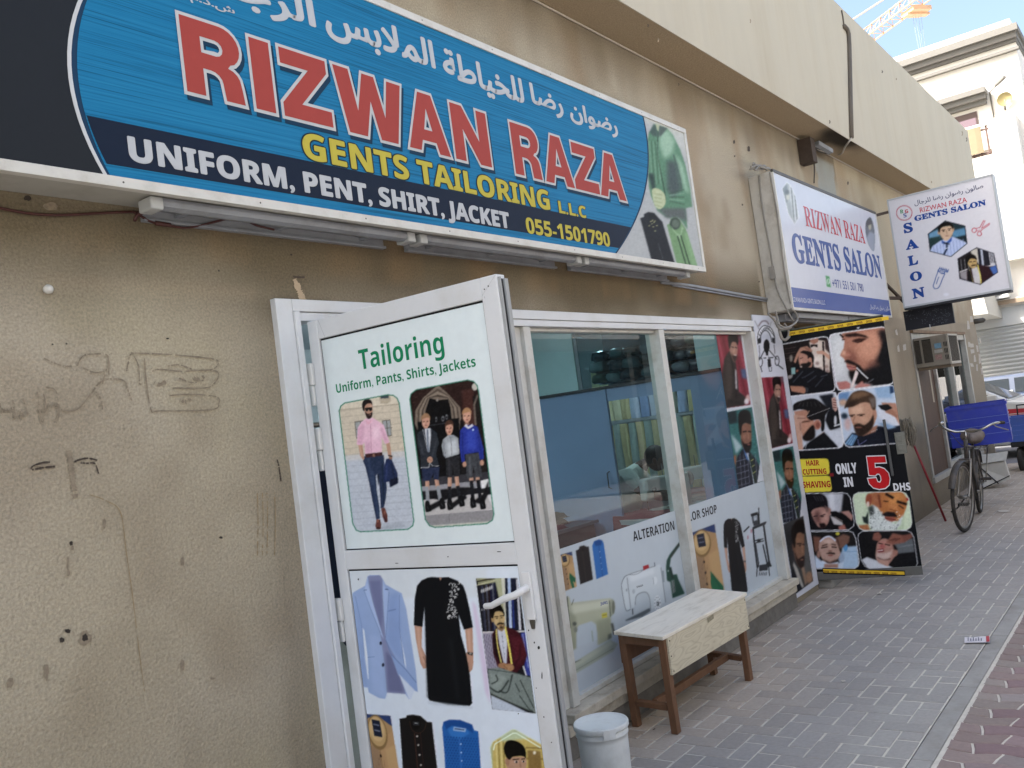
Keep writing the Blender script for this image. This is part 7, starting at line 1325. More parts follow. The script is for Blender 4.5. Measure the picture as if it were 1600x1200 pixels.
b = MB(); b.xf = STEER; b.ball((WBL-.205, -.22, 1.075), (.03, .03, .022)); b.build('bell', MATS['chrome'], BI, local=True)
b = MB(); NS = 15; V = []; F = []                                   # saddle wrapped in a cloth cover
for i_ in range(NS):
    f_ = i_/(NS-1); x = .52-.36*f_; w_ = .045+.085*smooth(.1, .75, f_); h_ = .05+.045*smooth(.2, .8, f_)
    for k in range(14): a = 2*math.pi*k/14; rr = 1+.06*math.sin(3*a+i_*1.3); q_ = min(1, math.sin(math.pi*min(max(f_, .06), .94))**.35); V.append((x, w_*rr*q_*math.cos(a), .885+h_*rr*q_*math.sin(a)-.02*(1-f_)))
for i_ in range(NS-1):
    for k in range(14): F.append((i_*14+k, i_*14+(k+1) % 14, (i_+1)*14+(k+1) % 14, (i_+1)*14+k))
F += [tuple(range(14))[::-1], tuple(range((NS-1)*14, NS*14))]; b.add(V, F, None, None, True); b.build('saddle', mat('grey_saddle_cover', '#6e6660', .9, .2, 14, .004, 30), BI, local=True)
b = MB(); b.tube([ST, (.35, 0, .86)], .012, n=8); b.build('seat_post', M_steel, BI, local=True)
b = MB(); [b.tube([(-.38, y, .735), (.30, y, .735)], .007, n=6) for y in (-.11, -.05, .05, .11)]; [b.tube([(x, -.11, .735), (x, .11, .735)], .006, n=6) for x in (-.38, -.15, .08, .29)]; [b.tube([(-.22, s_*.10, .735), (0, s_*.075, R_W)], .007, n=6) for s_ in (-1, 1)]; b.build('carrier', M_steel, BI, local=True)
b = MB(); b.lathe([(.085, -.004), (.088, 0), (.085, .004)], (BBk[0], -.045, .30), None, 28, 'y'); b.tube([(BBk[0], -.05, .30), (BBk[0]+.10, -.055, .175)], .009, n=6); b.tube([(BBk[0], .05, .30), (BBk[0]-.10, .055, .425)], .009, n=6); b.tube([(BBk[0], -.05, .3), (BBk[0], .05, .3)], .016, n=8); b.bar((.02, -.045, R_W+.03), (.46, -.045, .385), .006, .014); b.bar((.02, -.045, R_W-.03), (.46, -.045, .215), .006, .014); b.build('crank', M_steel, BI, local=True)
for s_ in (-1, 1):
    cx = BBk[0]+.10*(1 if s_ < 0 else -1); cz = .175 if s_ < 0 else .425; b = MB(); b.box(cx-.045, cx+.045, min(s_*.065, s_*.16), max(s_*.065, s_*.16), cz-.012, cz+.012); b.build('pedal', M_tyre, BI, local=True)
b = MB(); b.tube(smooth_pts([(.40, -.04, .29), (.30, -.12, .20), (.22, -.20, .09), (.14, -.28, .026)], False), .009, n=6); b.build('kickstand', M_paint, BI, local=True)
b = MB(); b.xf = STEER; b.tube(smooth_pts([(WBL-.22, .04, .96), (WBL-.12, .06, .92), (WBL-.10, .03, .8), (WBL-.16, .01, .72)], False), .004, n=5); b.tube(smooth_pts([(WBL-.2, -.2, 1.03), (WBL-.1, -.1, .97), (WBL-.1, 0, .85), (.8, .01, .8)], False), .004, n=5); b.build('brake_cable', M_tyre, BI, local=True)

# ---------------------------------------------------------------- crates
def crate_mat(name, c): return mat(name, c, .42, .05, 6, spec=.4, dirt='#5d6379', dscale=9, damt=.25)
def crate(loc, rz, L, W, H, m, label, rot=None):
    t = thing('crate', loc, label, 'crate', rot=rot or (0, 0, rz)); b = MB(); w = .006; n = 3
    def shell(b, e, z0, z1, th):
        b.box(-L/2-e, L/2+e, -W/2-e, -W/2-e+th, z0, z1); b.box(-L/2-e, L/2+e, W/2+e-th, W/2+e, z0, z1); b.box(-L/2-e, -L/2-e+th, -W/2-e+th, W/2+e-th, z0, z1); b.box(L/2+e-th, L/2+e, -W/2-e+th, W/2+e-th, z0, z1)
    shell(b, 0, .0, H, w); b.box(-L/2+w, L/2-w, -W/2+w, W/2-w, .0, .008); b.build('body', m, t, local=True)
    b = MB(); shell(b, .012, H-.035, H, .0115)
    b.build('rim', m, t, local=True)
    b = MB()
    for z in np.linspace(.02, H-.06, 5)[1:-1]: shell(b, .006, z, z+.006, .0055)
    b.build('rib', mat(m.name+'_edge', '#5468b0', .4), t, local=True); return t
M_crate = crate_mat('blue_crate_plastic', '#1c2f9a'); M_crate2 = crate_mat('pale_blue_crate_plastic', '#3f5ca6')
cz = .748; c0 = onX(1520, 672, 11.05)
crate((11.36, 1.955, cz), 0, .60, .60, .455, M_crate, 'deep blue plastic crate tied on the carrier of the parked bicycle', rot=(math.radians(-1.5), 0, .13))
cr2 = crate((15.35, 1.90, .44), 0, .45, .70, .37, M_crate2, 'pale blue plastic crate on a low hand cart near the white car')
HC = thing('hand_cart', (15.4, 1.88, 0), 'low dark hand cart carrying the pale blue crate', 'cart')
b = MB(); b.box(15.12, 15.75, 1.55, 2.24, .36, .435); b.build('platform', mat('cart_black', '#1f2022', .7, .1), HC, bevel=.01)
b = MB(); b.tube([(15.72, 1.6, .4), (15.85, 1.6, .95), (15.85, 2.18, .95), (15.72, 2.18, .4)], .014, n=8); b.build('push_bar', MATS['cart_black'], HC)
for x in (15.22, 15.65):
    for y in (1.64, 2.15): b = MB(); b.lathe([(.13, -.03), (.17, -.025), (.17, .025), (.13, .03)], (x, y, .17), None, 20, 'y'); b.build('wheel', M_tyre, HC)

# broken white foam box behind the bicycle
FBX = thing('foam_box', (13.4, 2.33, 0), 'broken white foam box bound with a black strap, lying on the footpath behind the bicycle', 'box')
M_foam = mat('dirty_foam', '#b9b6ad', .85, .08, 12, .001, 120, dirt='#8d867a', dscale=5, damt=.5)
p = [onX(x, y, 13.2) for x, y in ((1541, 719), (1572, 713), (1579, 742), (1553, 760))]
b = MB(); q_ = [np.array((13.45, 2.46, .30)), np.array((13.38, 2.08, .335)), np.array((13.30, 2.03, .10)), np.array((13.22, 2.36, .012))]; n_ = np.array((.30, .05, .06)); b.add(q_+[v+n_ for v in q_], [(0, 1, 2, 3), (7, 6, 5, 4), (0, 4, 5, 1), (1, 5, 6, 2), (2, 6, 7, 3), (3, 7, 4, 0)]); b.build('body', M_foam, FBX, bevel=.01)
b = MB(); q2_ = [np.array((13.42, 2.47, .312)), np.array((13.36, 2.06, .345)), np.array((13.50, 2.05, .43)), np.array((13.55, 2.45, .40))]; n_ = np.array((.05, 0, .02)); b.add(q2_+[v+n_ for v in q2_], [(0, 1, 2, 3), (7, 6, 5, 4), (0, 4, 5, 1), (1, 5, 6, 2), (2, 6, 7, 3), (3, 7, 4, 0)]); b.build('lid', M_foam, FBX, bevel=.008)
b = MB(); o_ = np.array((-.012, 0, 0)); b.tube([q_[0]*.9+q_[1]*.1+o_, q_[2]*.55+q_[3]*.45+o_, ], .008, n=5); b.tube([q_[3]+o_, q_[2]*.8+q_[1]*.2+o_], .007, n=5); b.build('strap', mat('black_strap', '#222222', .6), FBX)

# ---------------------------------------------------------------- litter
def paper(name, px, w, h, rz, c, label, cat, extra=None):
    p = onZ(*px, .001); b = MB(); r = random.Random(int(px[0])); V = []
    for i_ in range(4):
        for j_ in range(3): V.append((p[0]+math.cos(rz)*(i_/3-.5)*w-math.sin(rz)*(j_/2-.5)*h, p[1]+math.sin(rz)*(i_/3-.5)*w+math.cos(rz)*(j_/2-.5)*h, .003+r.uniform(0, .006)))
    F = [(i_*3+j_, i_*3+3+j_, i_*3+4+j_, i_*3+1+j_) for i_ in range(3) for j_ in range(2)]; b.add(V, F, mat(name+'_paper', c, .7, .1, 60))
    if extra: extra(b, p, rz)
    b2 = b.build(name, fixn=False); tag(b2, label, cat); return b2
def card_print(b, p, rz):
    for k in range(6): u = -.05+k*.014; b.add([(p[0]+math.cos(rz)*a-math.sin(rz)*c_, p[1]+math.sin(rz)*a+math.cos(rz)*c_, .0115) for a, c_ in ((u, -.042), (u+.005, -.042), (u+.005, .035-.02*(k % 2)), (u, .035-.02*(k % 2)))], [(0, 1, 2, 3)], mat('card_ink', '#4a4d63', .6))
    b.add([(p[0]+math.cos(rz)*a-math.sin(rz)*c_, p[1]+math.sin(rz)*a+math.cos(rz)*c_, .0115) for a, c_ in ((.048, -.06), (.066, -.06), (.066, .06), (.048, .06))], [(0, 1, 2, 3)], mat('card_red', '#a3343c', .6))
paper('business_card', (1527, 1001), .135, .13, -1.40, '#c9c6cb', 'dropped white card with a red edge on the kerb strip', 'card', card_print)
paper('paper_scrap', (1568, 799), .17, .10, .4, '#b9b3a8', 'crumpled pale paper scrap on the bricks beside the bicycle kickstand', 'paper')
paper('paper_scrap', (1473, 797), .16, .08, .9, '#a9a197', 'flat torn paper scrap at the wall foot near the red mop handle', 'paper')
paper('paper_scrap', (1560, 761), .16, .08, .2, '#c3bfb8', 'small white paper scrap under the broken foam box', 'paper')
paper('paper_scrap', (1374, 928), .045, .03, .5, '#c9c4ba', 'tiny white paper scrap on the bricks below the haircut poster door', 'paper')
paper('paper_scrap', (1318, 1065), .03, .02, .5, '#c9c4ba', 'tiny white crumb of paper on the bricks in front of the bench', 'paper')
b = MB(); r = random.Random(2)
for k in range(60):
    x, y = r.uniform(3.2, 12.5), 2.54-abs(r.gauss(0, .16))
    if 2.9 < x < 3.3 and y < 2.3: continue
    L_ = r.uniform(.004, .016); a = r.uniform(0, 6.3); b.add([(x+L_*math.cos(a+t_)*(1 if t_ in (0, 3.14) else .4), y+L_*math.sin(a+t_)*(1 if t_ in (0, 3.14) else .4), .004+.003*r.random()) for t_ in (0, 1.57, 3.14, 4.71)], [(0, 1, 2, 3)])
tag(b.build('litter', mat('litter_dark', '#4a4137', .9, .4, 60)), 'fine dark crumbs and leaf bits along the wall foot', 'litter', kind='stuff')

# ---------------------------------------------------------------- inside the tailor's room
def fabric_mat(k, c): return mat('cloth_%s' % k, c, .85, .12, 20)
for row, (za_, zb2, n_) in enumerate(((1.56, 2.10, 17), (.82, 1.52, 20))):
    cols = ['#b9b48a', '#c3b98f', '#aeb9c9', '#9fb0cb', '#c9c7a8', '#8ca0c4', '#a9b2a0', '#d0cda9', '#b1c0d4', '#7f93b9'] if row == 0 else ['#1d2430', '#23344a', '#7f9aa8', '#a5b7b0', '#3f4f7c', '#9aa58a', '#232a33', '#b7b58f', '#5d7fa0', '#2c4d7a', '#c0b98f', '#2d3a34', '#8fa7bd', '#3f62a8']
    W_ = (4.95-3.15)/n_
    for k in range(n_):
        c = cols[(k*7+row*3) % len(cols)]; y = 4.95-(k+.5)*W_; b = MB(); x = 8.0; n2 = 9; V = []; r = random.Random(k+row*50); ph = r.uniform(0, 6)
        for i_ in range(n2):
            f_ = i_/(n2-1)
            for j_ in range(5): V.append((x+.012*math.sin(j_*2.1+ph+f_*2)-(.03 if j_ in (1, 3) else 0), y+W_*.47*(j_/2-1)+.008*math.sin(f_*5+ph), za_+(zb2-za_)*f_))
        b.add(V, [(i_*5+j_, i_*5+j_+1, i_*5+j_+6, i_*5+j_+5) for i_ in range(n2-1) for j_ in range(4)], fabric_mat(c.strip('#'), c), None, True); b.box(x+.01, x+.25, y-W_*.45, y+W_*.45, za_, zb2-.01, fabric_mat(c.strip('#'), c))
        tag(b.build('cloth_length'), 'folded suit cloth hanging in the %s row of the shelf behind the tailor' % ('upper' if row == 0 else 'lower'), 'cloth', 'folded cloth lengths on the tailor shelf')
t = thing('cloth_shelf', (8.15, 4.05, 0), 'white shelf rack holding the folded suit cloths in the back room', 'shelf')
b = MB(); b.box(8.27, 8.29, 3.1, 5.0, .0, 2.3); [b.box(7.99, 8.269, 3.1, 5.0, z, z+.025) for z in (.78, 1.53, 2.13)]; b.build('rack', M_inwall, t)
def machine(loc, rz, label):
    t = thing('sewing_machine', loc, label, 'sewing machine', 'sewing machines in the tailor room', rz=rz); Mw = mat('machine_enamel', '#b5c2bd', .35, .04); b = MB()
    b.box(-.24, .24, -.09, .09, 0, .03); b.build('bed', Mw, t, bevel=.008, local=True)
    b = MB(); b.box(.12, .24, -.055, .055, .031, .26); b.box(-.23, .2395, -.05, .05, .1805, .30); b.box(-.24, -.15, -.045, .045, .11, .29); b.build('arm', Mw, t, bevel=.018, local=True)
    b = MB(); b.lathe([(.05, .245), (.062, .25), (.062, .28), (.05, .285)], (0, 0, .24), M_steel, 20, 'x'); b.build('handwheel', M_steel, t, local=True)
    b = MB(); b.tube([(-.2, 0, .11), (-.2, 0, .032)], .006, n=6); b.tube([(-.16, -.05, .2), (-.16, -.07, .2)], .02, n=10); b.tube([(.02, .03, .30), (.02, .03, .40)], .004, n=5); b.build('needle_bar', M_steel, t, local=True); return t
def sew_table(x, y, rz, label):
    t = thing('machine_table', (x, y, 0), label, 'table', 'sewing tables in the tailor room', rz=rz); b = MB(); b.box(-.6, .6, -.28, .28, .71, .75); b.build('tabletop', mat('grey_laminate', '#9fb0b0', .4, .04), t, local=True, bevel=.004)
    for s_ in (-1, 1): b = MB(); b.box(s_*.5-.03, s_*.5+.03, -.22, .22, .0, .709); b.build('leg', MATS['black_trim'], t, local=True)
    b = MB(); b.box(-.45, .45, -.2, .2, .45, .70); b.build('motor_box', MATS['black_trim'], t, local=True)
sew_table(6.95, 3.62, -.4, 'nearer sewing table with red cloth, just inside the partition opening'); sew_table(8.35, 4.25-.62, -.4, 'farther sewing table, seen past the window mullion')
machine((6.86, 3.66, .751), -.42, 'nearer pale sewing machine on the table with red cloth'); machine((7.62, 3.72, .751), -.5, 'farther pale sewing machine, partly behind the window mullion')
b = MB(); r = random.Random(4); nx_, ny_ = 18, 12; V = []
for i_ in range(nx_):
    for j_ in range(ny_):
        u, v = i_/(nx_-1), j_/(ny_-1); y = 3.98-.95*v-.10*u
        if u < .4: V.append((6.40+.012*math.sin(v*17+u*4)-.02*(.4-u), y, .757-(.4-u)*1.0+.02*math.sin(v*9)))
        else: V.append((6.40+(u-.4)*.75, y, .764+.016*(1+math.sin(u*11+v*7)*math.sin(v*8))+.01*r.random()))
b.add(V, [(i_*ny_+j_, (i_+1)*ny_+j_, (i_+1)*ny_+j_+1, i_*ny_+j_+1) for i_ in range(nx_-1) for j_ in range(ny_-1)], mat('dark_red_cloth', '#5a2029', .85, .2, 12), None, True); tag(b.build('red_cloth'), 'dark red cloth hanging over the edge of the sewing table', 'cloth')
t = thing('cutting_table', (6.0, 4.6, 0), 'low dark counter with folded garments at the left of the partition', 'counter'); b = MB(); b.box(5.55, 6.40, 4.12, 5.2, .0, .74, mat('counter_dark', '#1d2026', .6)); b.build('body', None, t); b = MB(); b.box(5.52, 6.41, 4.08, 5.22, .741, .765, mat('counter_top', '#525b63', .5)); b.build('tabletop', None, t)
for k, (x, y, z, w, d, h, c, lab) in enumerate(((6.1, 4.42, .767, .40, .30, .05, '#3a1a20', 'folded maroon garment on the dark counter'), (6.12, 4.40, .82, .34, .26, .05, '#23161a', 'folded black garment lying on the maroon one'), (5.85, 4.22, .767, .36, .2, .04, '#541f28', 'flat red garment at the edge of the dark counter'))):
    b = MB(); V = []; r = random.Random(k); n2 = 8
    for i_ in range(n2):
        for j_ in range(n2): u, v = i_/(n2-1)*2-1, j_/(n2-1)*2-1; V.append((x+w/2*u*(1+.05*r.random()), y+d/2*v, z+h*(1-max(abs(u), abs(v))**4)*(1+.2*r.random())))
    b.add(V, [(i_*n2+j_, (i_+1)*n2+j_, (i_+1)*n2+j_+1, i_*n2+j_+1) for i_ in range(n2-1) for j_ in range(n2-1)], fabric_mat(c.strip('#'), c), None, True); tag(b.build('folded_garment'), lab, 'garment')
cols = ['#3b4650', '#5d6a72', '#4a3a34', '#6f7c80', '#2f3d4a', '#8a9294', '#4f5b4f', '#3a3f46']
for k in range(24):
    r = random.Random(70+k); y = 3.05+(k % 7)*.155+r.uniform(-.03, .03); z = 1.868+(k//7)*.10+r.uniform(0, .015); x = 6.70+r.uniform(-.03, .03); b = MB(); V = []; n2 = 9; w, d, h = .165, .27, .095
    for i_ in range(n2):
        for j_ in range(12): a = 2*math.pi*j_/12; f_ = i_/(n2-1)*2-1; q_ = (1-abs(f_)**5); V.append((x+d/2*f_, y+w/2*math.copysign(abs(math.cos(a))**.6, math.cos(a))*(.75+.25*q_)+.02*r.random(), z+h/2+h/2*math.copysign(abs(math.sin(a))**.6, math.sin(a))*(.7+.3*q_)+.02*r.random()))
    b.add(V, [(i_*12+j_, i_*12+(j_+1) % 12, (i_+1)*12+(j_+1) % 12, (i_+1)*12+j_) for i_ in range(n2-1) for j_ in range(12)]+[tuple(range(12))[::-1], tuple(range((n2-1)*12, n2*12))], mat('wrapped_%s' % cols[k % 8].strip('#'), cols[k % 8], .25, .3, 14, .004, 30, spec=.6, coat=.6), None, True); tag(b.build('wrapped_clothes'), 'plastic wrapped folded clothes packed on the high shelf over the partition', 'clothes', 'wrapped clothes on the high shelf')
for k, (x, y, lab) in enumerate(((4.4, 4.6, 'lit ceiling tube lamp over the front of the tailor room'), (7.4, 4.2, 'lit ceiling tube lamp over the sewing tables in the back'))):
    t = thing('tube_lamp', (x, y, 2.6), lab, 'lamp', 'lit tube lamps in the tailor room'); m = mat('lit_tube_%d' % k, (1., 1., 1.), .5); bs = m.node_tree.nodes['Principled BSDF']; bs.inputs['Emission Color'].default_value = (.80, .95, 1, 1); bs.inputs['Emission Strength'].default_value = (44, 17)[k]
    b = MB(); b.box(x-.62, x+.62, y-.05, y+.05, 2.575, 2.618, M_white); b.build('housing', None, t); b = MB(); b.tube([(x-.6, y, 2.545), (x+.6, y, 2.545)], .022, m, 10); b.build('tube', m, t)

# tailor bending over the farther machine
def skinned(name, verts, edges, radii, m, parent, sub=2):
    me = bpy.data.meshes.new(name); me.from_pydata(verts, edges, []); o = bpy.data.objects.new(name, me); COL.objects.link(o); o.parent = parent
    sk = o.modifiers.new('skin', 'SKIN'); me.skin_vertices[0] if me.skin_vertices else None
    for l in (me.skin_vertices[0].data if me.skin_vertices else []): pass
    if not me.skin_vertices:
        bpy.context.view_layer.objects.active = o; bm_ = bmesh.new(); bm_.from_mesh(me); bm_.verts.layers.skin.verify(); bm_.to_mesh(me); bm_.free()
    for v, r in zip(me.skin_vertices[0].data, radii): v.radius = (r, r) if not isinstance(r, tuple) else r
    me.skin_vertices[0].data[0].use_root = True; sb_ = o.modifiers.new('sub', 'SUBSURF'); sb_.levels = sub; sb_.render_levels = sub; me.materials.append(m); return o
PE = thing('person', (7.30, 4.36, 0), 'tailor in a pale shirt bending over a sewing machine in the back room', 'person', rz=math.radians(-75))
M_skin = mat('skin_brown', '#4a2f24', .55, .05); M_shirt = mat('pale_shirt', '#b9c6bd', .8, .06, 20); M_trou = mat('dark_trousers', '#2a2c33', .8)
V = [(0, 0, .52), (.04, 0, .72), (.10, 0, .92), (.17, 0, 1.06), (.24, 0, 1.12), (.31, 0, 1.16), (.14, .17, 1.06), (.24, .20, .90), (.40, .12, .82), (.14, -.17, 1.06), (.24, -.20, .90), (.40, -.12, .82), (.12, .10, .50), (.42, .12, .50), (.42, .12, .08), (.12, -.10, .50), (.42, -.12, .50), (.42, -.12, .08), (.52, .12, .04), (.52, -.12, .04), (.48, .10, .80), (.48, -.10, .80)]
E2 = [(0, 1), (1, 2), (2, 3), (3, 4), (4, 5), (3, 6), (6, 7), (7, 8), (3, 9), (9, 10), (10, 11), (0, 12), (12, 13), (13, 14), (0, 15), (15, 16), (16, 17), (14, 18), (17, 19), (8, 20), (11, 21)]
RR = [(.14, .12), (.13, .12), (.15, .13), (.15, .12), .055, .05, .07, .05, .038, .07, .05, .038, .085, .065, .045, .085, .065, .045, .035, .035, .022, .022]
body = skinned('body', V, E2, RR, M_skin, PE)
b = MB(); b.ball((.385, 0, 1.165), (.10, .078, .115), None, 16); hd = b.build('head', M_skin, PE, local=True)
b = MB(); b.ball((.372, 0, 1.19), (.106, .085, .108), None, 16); b.build('hair', mat('black_hair', '#141210', .6), PE, local=True)
b = MB(); b.ball((.48, 0, 1.135), (.02, .016, .022), None, 8); [b.ball((.38, s_*.082, 1.15), (.022, .012, .034), None, 8) for s_ in (-1, 1)]; b.build('face', M_skin, PE, local=True)
V2 = [(0, 0, .50), (.04, 0, .72), (.10, 0, .92), (.17, 0, 1.06), (.235, 0, 1.11), (.14, .17, 1.06), (.235, .195, .91), (.14, -.17, 1.06), (.235, -.195, .91)]
skinned('shirt', V2, [(0, 1), (1, 2), (2, 3), (3, 4), (3, 5), (5, 6), (3, 7), (7, 8)], [(.165, .14), (.15, .135), (.17, .145), (.165, .135), .068, .085, .062, .085, .062], M_shirt, PE)
for s_ in (-1, 1):
    Vh = [(.48, s_*.10, .795), (.53, s_*.09, .785), (.56, s_*.085, .775)]+[(.58, s_*(.06+k*.018), .775) for k in range(4)]+[(.605+.006*(k in (1, 2)), s_*(.058+k*.019), .762) for k in range(4)]+[(.53, s_*.055, .78), (.555, s_*.04, .77)]
    skinned('hand', Vh, [(0, 1), (1, 2), (2, 3), (2, 4), (2, 5), (2, 6), (3, 7), (4, 8), (5, 9), (6, 10), (1, 11), (11, 12)], [.024, .03, .026]+[.011]*4+[.009]*4+[.012, .009], M_skin, PE, 1)
b = MB(); b.lathe([(.17, .0), (.17, .03), (.03, .04), (.03, .40), (.17, .41), (.17, .44)], (7.30, 4.36, .005), mat('stool_black', '#26272a', .5)); tag(b.build('stool'), 'black round stool under the bending tailor', 'stool')
t = thing('garment_rail', (2.9, 3.4, 0), 'garments hanging just inside the open tailor door', 'garment rail')
b = MB(); b.tube([(2.6, 3.3, 1.75), (3.5, 3.3, 1.75)], .012, n=8); b.tube([(2.6, 3.3, 0.01), (2.6, 3.3, 1.75)], .012, n=8); b.tube([(3.5, 3.3, 0.01), (3.5, 3.3, 1.75)], .012, n=8); b.build('rail', M_steel, t)
for k, c in enumerate(('#2b3348', '#1f2530', '#34406e', '#3b4047', '#6b6f78', '#22264f')):
    b = MB(); x = 2.75+k*.13; V = []
    for i_ in range(8):
        for j_ in range(7): f_ = i_/7; u = j_/6*2-1; V.append((x+.03*math.sin(j_*1.7+k+f_*3), 3.3+(.12+.11*min(1, f_*3))*u, 1.74-f_*.95-.07*abs(u)))
    b.add(V, [(i_*7+j_, i_*7+j_+1, i_*7+j_+8, i_*7+j_+7) for i_ in range(7) for j_ in range(6)], fabric_mat(c.strip('#'), c), None, True); tag(b.build('hanging_garment'), 'garment hanging from the rail inside the open tailor door', 'garment', 'garments hanging inside the tailor door')
# ---------------------------------------------------------------- cars on the cross street
def car(loc, rz, body_c, label, stripe=None, H=1.45, L=4.5, W=1.76, suv=False):
    t = thing('parked_car', loc, label, 'car', rz=rz); Mb = mat('car_paint_%s' % body_c.strip('#'), body_c, .3, .02, spec=.5, coat=.5); Mg = mat('car_glass', '#2a3036', .06, spec=.7); Mk = mat('car_black', '#161718', .6)
    hb = .98 if not suv else 1.0; zr = H; arch = .36
    pr = [(L/2-.02, .30), (L/2, .52), (L/2-.06, .74), (L/2-.35, .86), (L/2-1.15, hb), (-L/2+.65, hb+.03), (-L/2+.1, hb-.05), (-L/2, .6), (-L/2+.05, .30)]
    bot = []
    for cx in (-L/2+.85, L/2-.85): bot += [(cx-arch, .22)]+[(cx+arch*math.cos(a), .30+arch*math.sin(a)*.95) for a in np.linspace(math.pi, 0, 9)]+[(cx+arch, .22)]
    poly = pr+bot; b = MB(); b.prism(poly, lambda u, v, d: (u, d, v), -W/2, W/2); b.build('body', Mb, t, local=True, bevel=.045)
    x0, x1, x2, x3 = L/2-1.12, L/2-1.95, -L/2+1.2, -L/2+.62 if not suv else -L/2+.3; wb, wt = W/2-.06, W/2-.22; B = [(x0, hb), (x1, zr), (x2, zr), (x3, hb)]
    g = lambda u, f_, s_: (u[0], s_*(wb+(wt-wb)*((u[1]-hb)/(zr-hb))), u[1])
    V = [g(u, 0, s_) for s_ in (-1, 1) for u in B]; b = MB(); b.add(V, [(0, 1, 2, 3), (7, 6, 5, 4), (0, 4, 5, 1), (1, 5, 6, 2), (2, 6, 7, 3), (3, 7, 4, 0)]); b.build('roof', Mb, t, local=True, bevel=.04)
    def inset(quad, name, n, e=.006):
        b = MB(); b.add([tuple(np.array(q)+np.array(n)*e) for q in quad], [(0, 1, 2, 3)]); b.build(name, Mg, t, local=True)
    def lerp(a, c_, f_): return np.array(a)*(1-f_)+np.array(c_)*f_
    for s_ in (-1, 1):
        zb_, zt_ = hb+.05, zr-.07; fx = lambda a, c_, z: a+(c_-a)*(z-hb)/(zr-hb); xm = (x0+x3)/2-.05; sy = lambda z: s_*(wb+(wt-wb)*(z-hb)/(zr-hb)+.012)
        for a0, a1, c0, c1 in ((fx(x0, x1, zb_)-.12, fx(x0, x1, zt_)-.10, xm+.05, xm+.05), (xm-.05, xm-.05, fx(x3, x2, zb_)+.15, fx(x3, x2, zt_)+.12)):
            b = MB(); b.add([(a0, sy(zb_), zb_), (a1, sy(zt_), zt_), (c1, sy(zt_), zt_), (c0, sy(zb_), zb_)], [(0, 1, 2, 3)]); b.build('window', Mg, t, local=True)
        b = MB(); b.box(x0-.35, x0-.18, min(s_*(wb+.06), s_*(wb+.2)), max(s_*(wb+.06), s_*(wb+.2)), hb-.0, hb+.13); b.build('mirror', Mb, t, local=True, bevel=.02)
        b = MB(); b.box(xm-.3, xm-.12, min(s_*(W/2), s_*(W/2+.02)), max(s_*W/2, s_*(W/2+.02)), hb-.14, hb-.11); b.build('door_handle', Mk, t, local=True)
        if stripe:
            b = MB(); yy = s_*(W/2+.004); b.add([(L/2-.5, yy, .80), (x0-.3, yy, .85), (-L/2+.6, yy, .86), (-L/2+.6, yy, .80), (x0-.3, yy, .76), (L/2-.5, yy, .745)], [(0, 1, 2, 3, 4, 5)]); b.add([(L/2-.6, yy, .735), (-L/2+.6, yy, .77), (-L/2+.6, yy, .755), (L/2-.6, yy, .722)], [(0, 1, 2, 3)]); b.build('stripe', mat('red_stripe', stripe, .35), t, local=True)
    b = MB(); b.add([(x0-.05+.012, -wb+.1, hb+.04), (x0-.05+.012, wb-.1, hb+.04), (x1+.08+.012, wt-.08, zr-.05), (x1+.08+.012, -wt+.08, zr-.05)], [(0, 1, 2, 3)]); b.build('windscreen', Mg, t, local=True)
    for cx in (-L/2+.85, L/2-.85):
        for s_ in (-1, 1):
            y = s_*(W/2-.11); b = MB(); b.lathe([(.20, -.10), (.30, -.10), (.315, -.06), (.315, .06), (.30, .10), (.20, .10)], (cx, y, .315), M_tyre, 24, 'y'); w = b.build('wheel', M_tyre, t, local=True); b = MB(); b.lathe([(.20, -.095), (.21, 0), (.20, .095)], (cx, y, .315), M_steel, 20, 'y'); b.build('rim', M_steel, w, local=True)
    for s_ in (-1, 1): b = MB(); b.box(L/2-.16, L/2-.02, min(s_*.5, s_*.8), max(s_*.5, s_*.8), .60, .72); b.build('headlight', mat('headlamp', '#b9bcbe', .15, spec=.8), t, local=True, bevel=.02)
    return t
car((18.25, 3.6, 0), -math.pi/2, '#c6c8c4', 'white car with a red side stripe parked beyond the corner of the shop', '#a8323c')
car((20.95, 2.34, -.01), -math.pi/2, '#3f4a5e', 'dark blue car parked behind the white one, before the roller shutter', None, 1.40, 4.7, 1.8, True)

# ---------------------------------------------------------------- sunlit white building with balcony and shutter
WX = 23.2; M_wh = mat('white_render', '#dcd8cf', .85, .03, .5, spec=.2); M_wg = mat('grey_moulding', '#716f6a', .8, .04)
WB = thing('white_building', (WX+6, 8, 0), 'tall sunlit white building with grey cornices and a roller shutter across the side street', 'building')
b = MB(); b.box(WX, WX+14, 2.05, 22, 2.9, 8.75, M_wh); b.box(WX, WX+14, 4.75, 22, 0, 2.898, M_wh); b.box(WX+.5, WX+14, 2.05, 4.75, 0, 2.898, M_wh); b.box(WX, WX+.5, 1.4, 2.2, 0, 2.898, M_wh); b.build('wall', None, WB)
b = MB(); b.box(WX-.28, WX+14, 1.95, 22, 8.95, 9.10); b.box(WX-.18, WX+14, 2.0, 22, 8.82, 8.948); b.box(WX-.08, WX+14, 2.02, 22, 8.752, 8.818); b.box(WX-.12, WX+.0, 2.0, 22, 8.56, 8.62); b.build('cornice', M_wg, WB)
b = MB(); b.box(WX+.1, WX+14, 2.1, 22, 9.102, 9.35, M_wh); b.build('parapet', None, WB)
b = MB(); b.box(WX+1.5, WX+9, 2.02, 2.048, 5.5, 8.3, mat('brown_louvre', '#7a5548', .7, .2, 3, stretch=(1, 1, 12))); b.build('louvre_screen', None, WB)
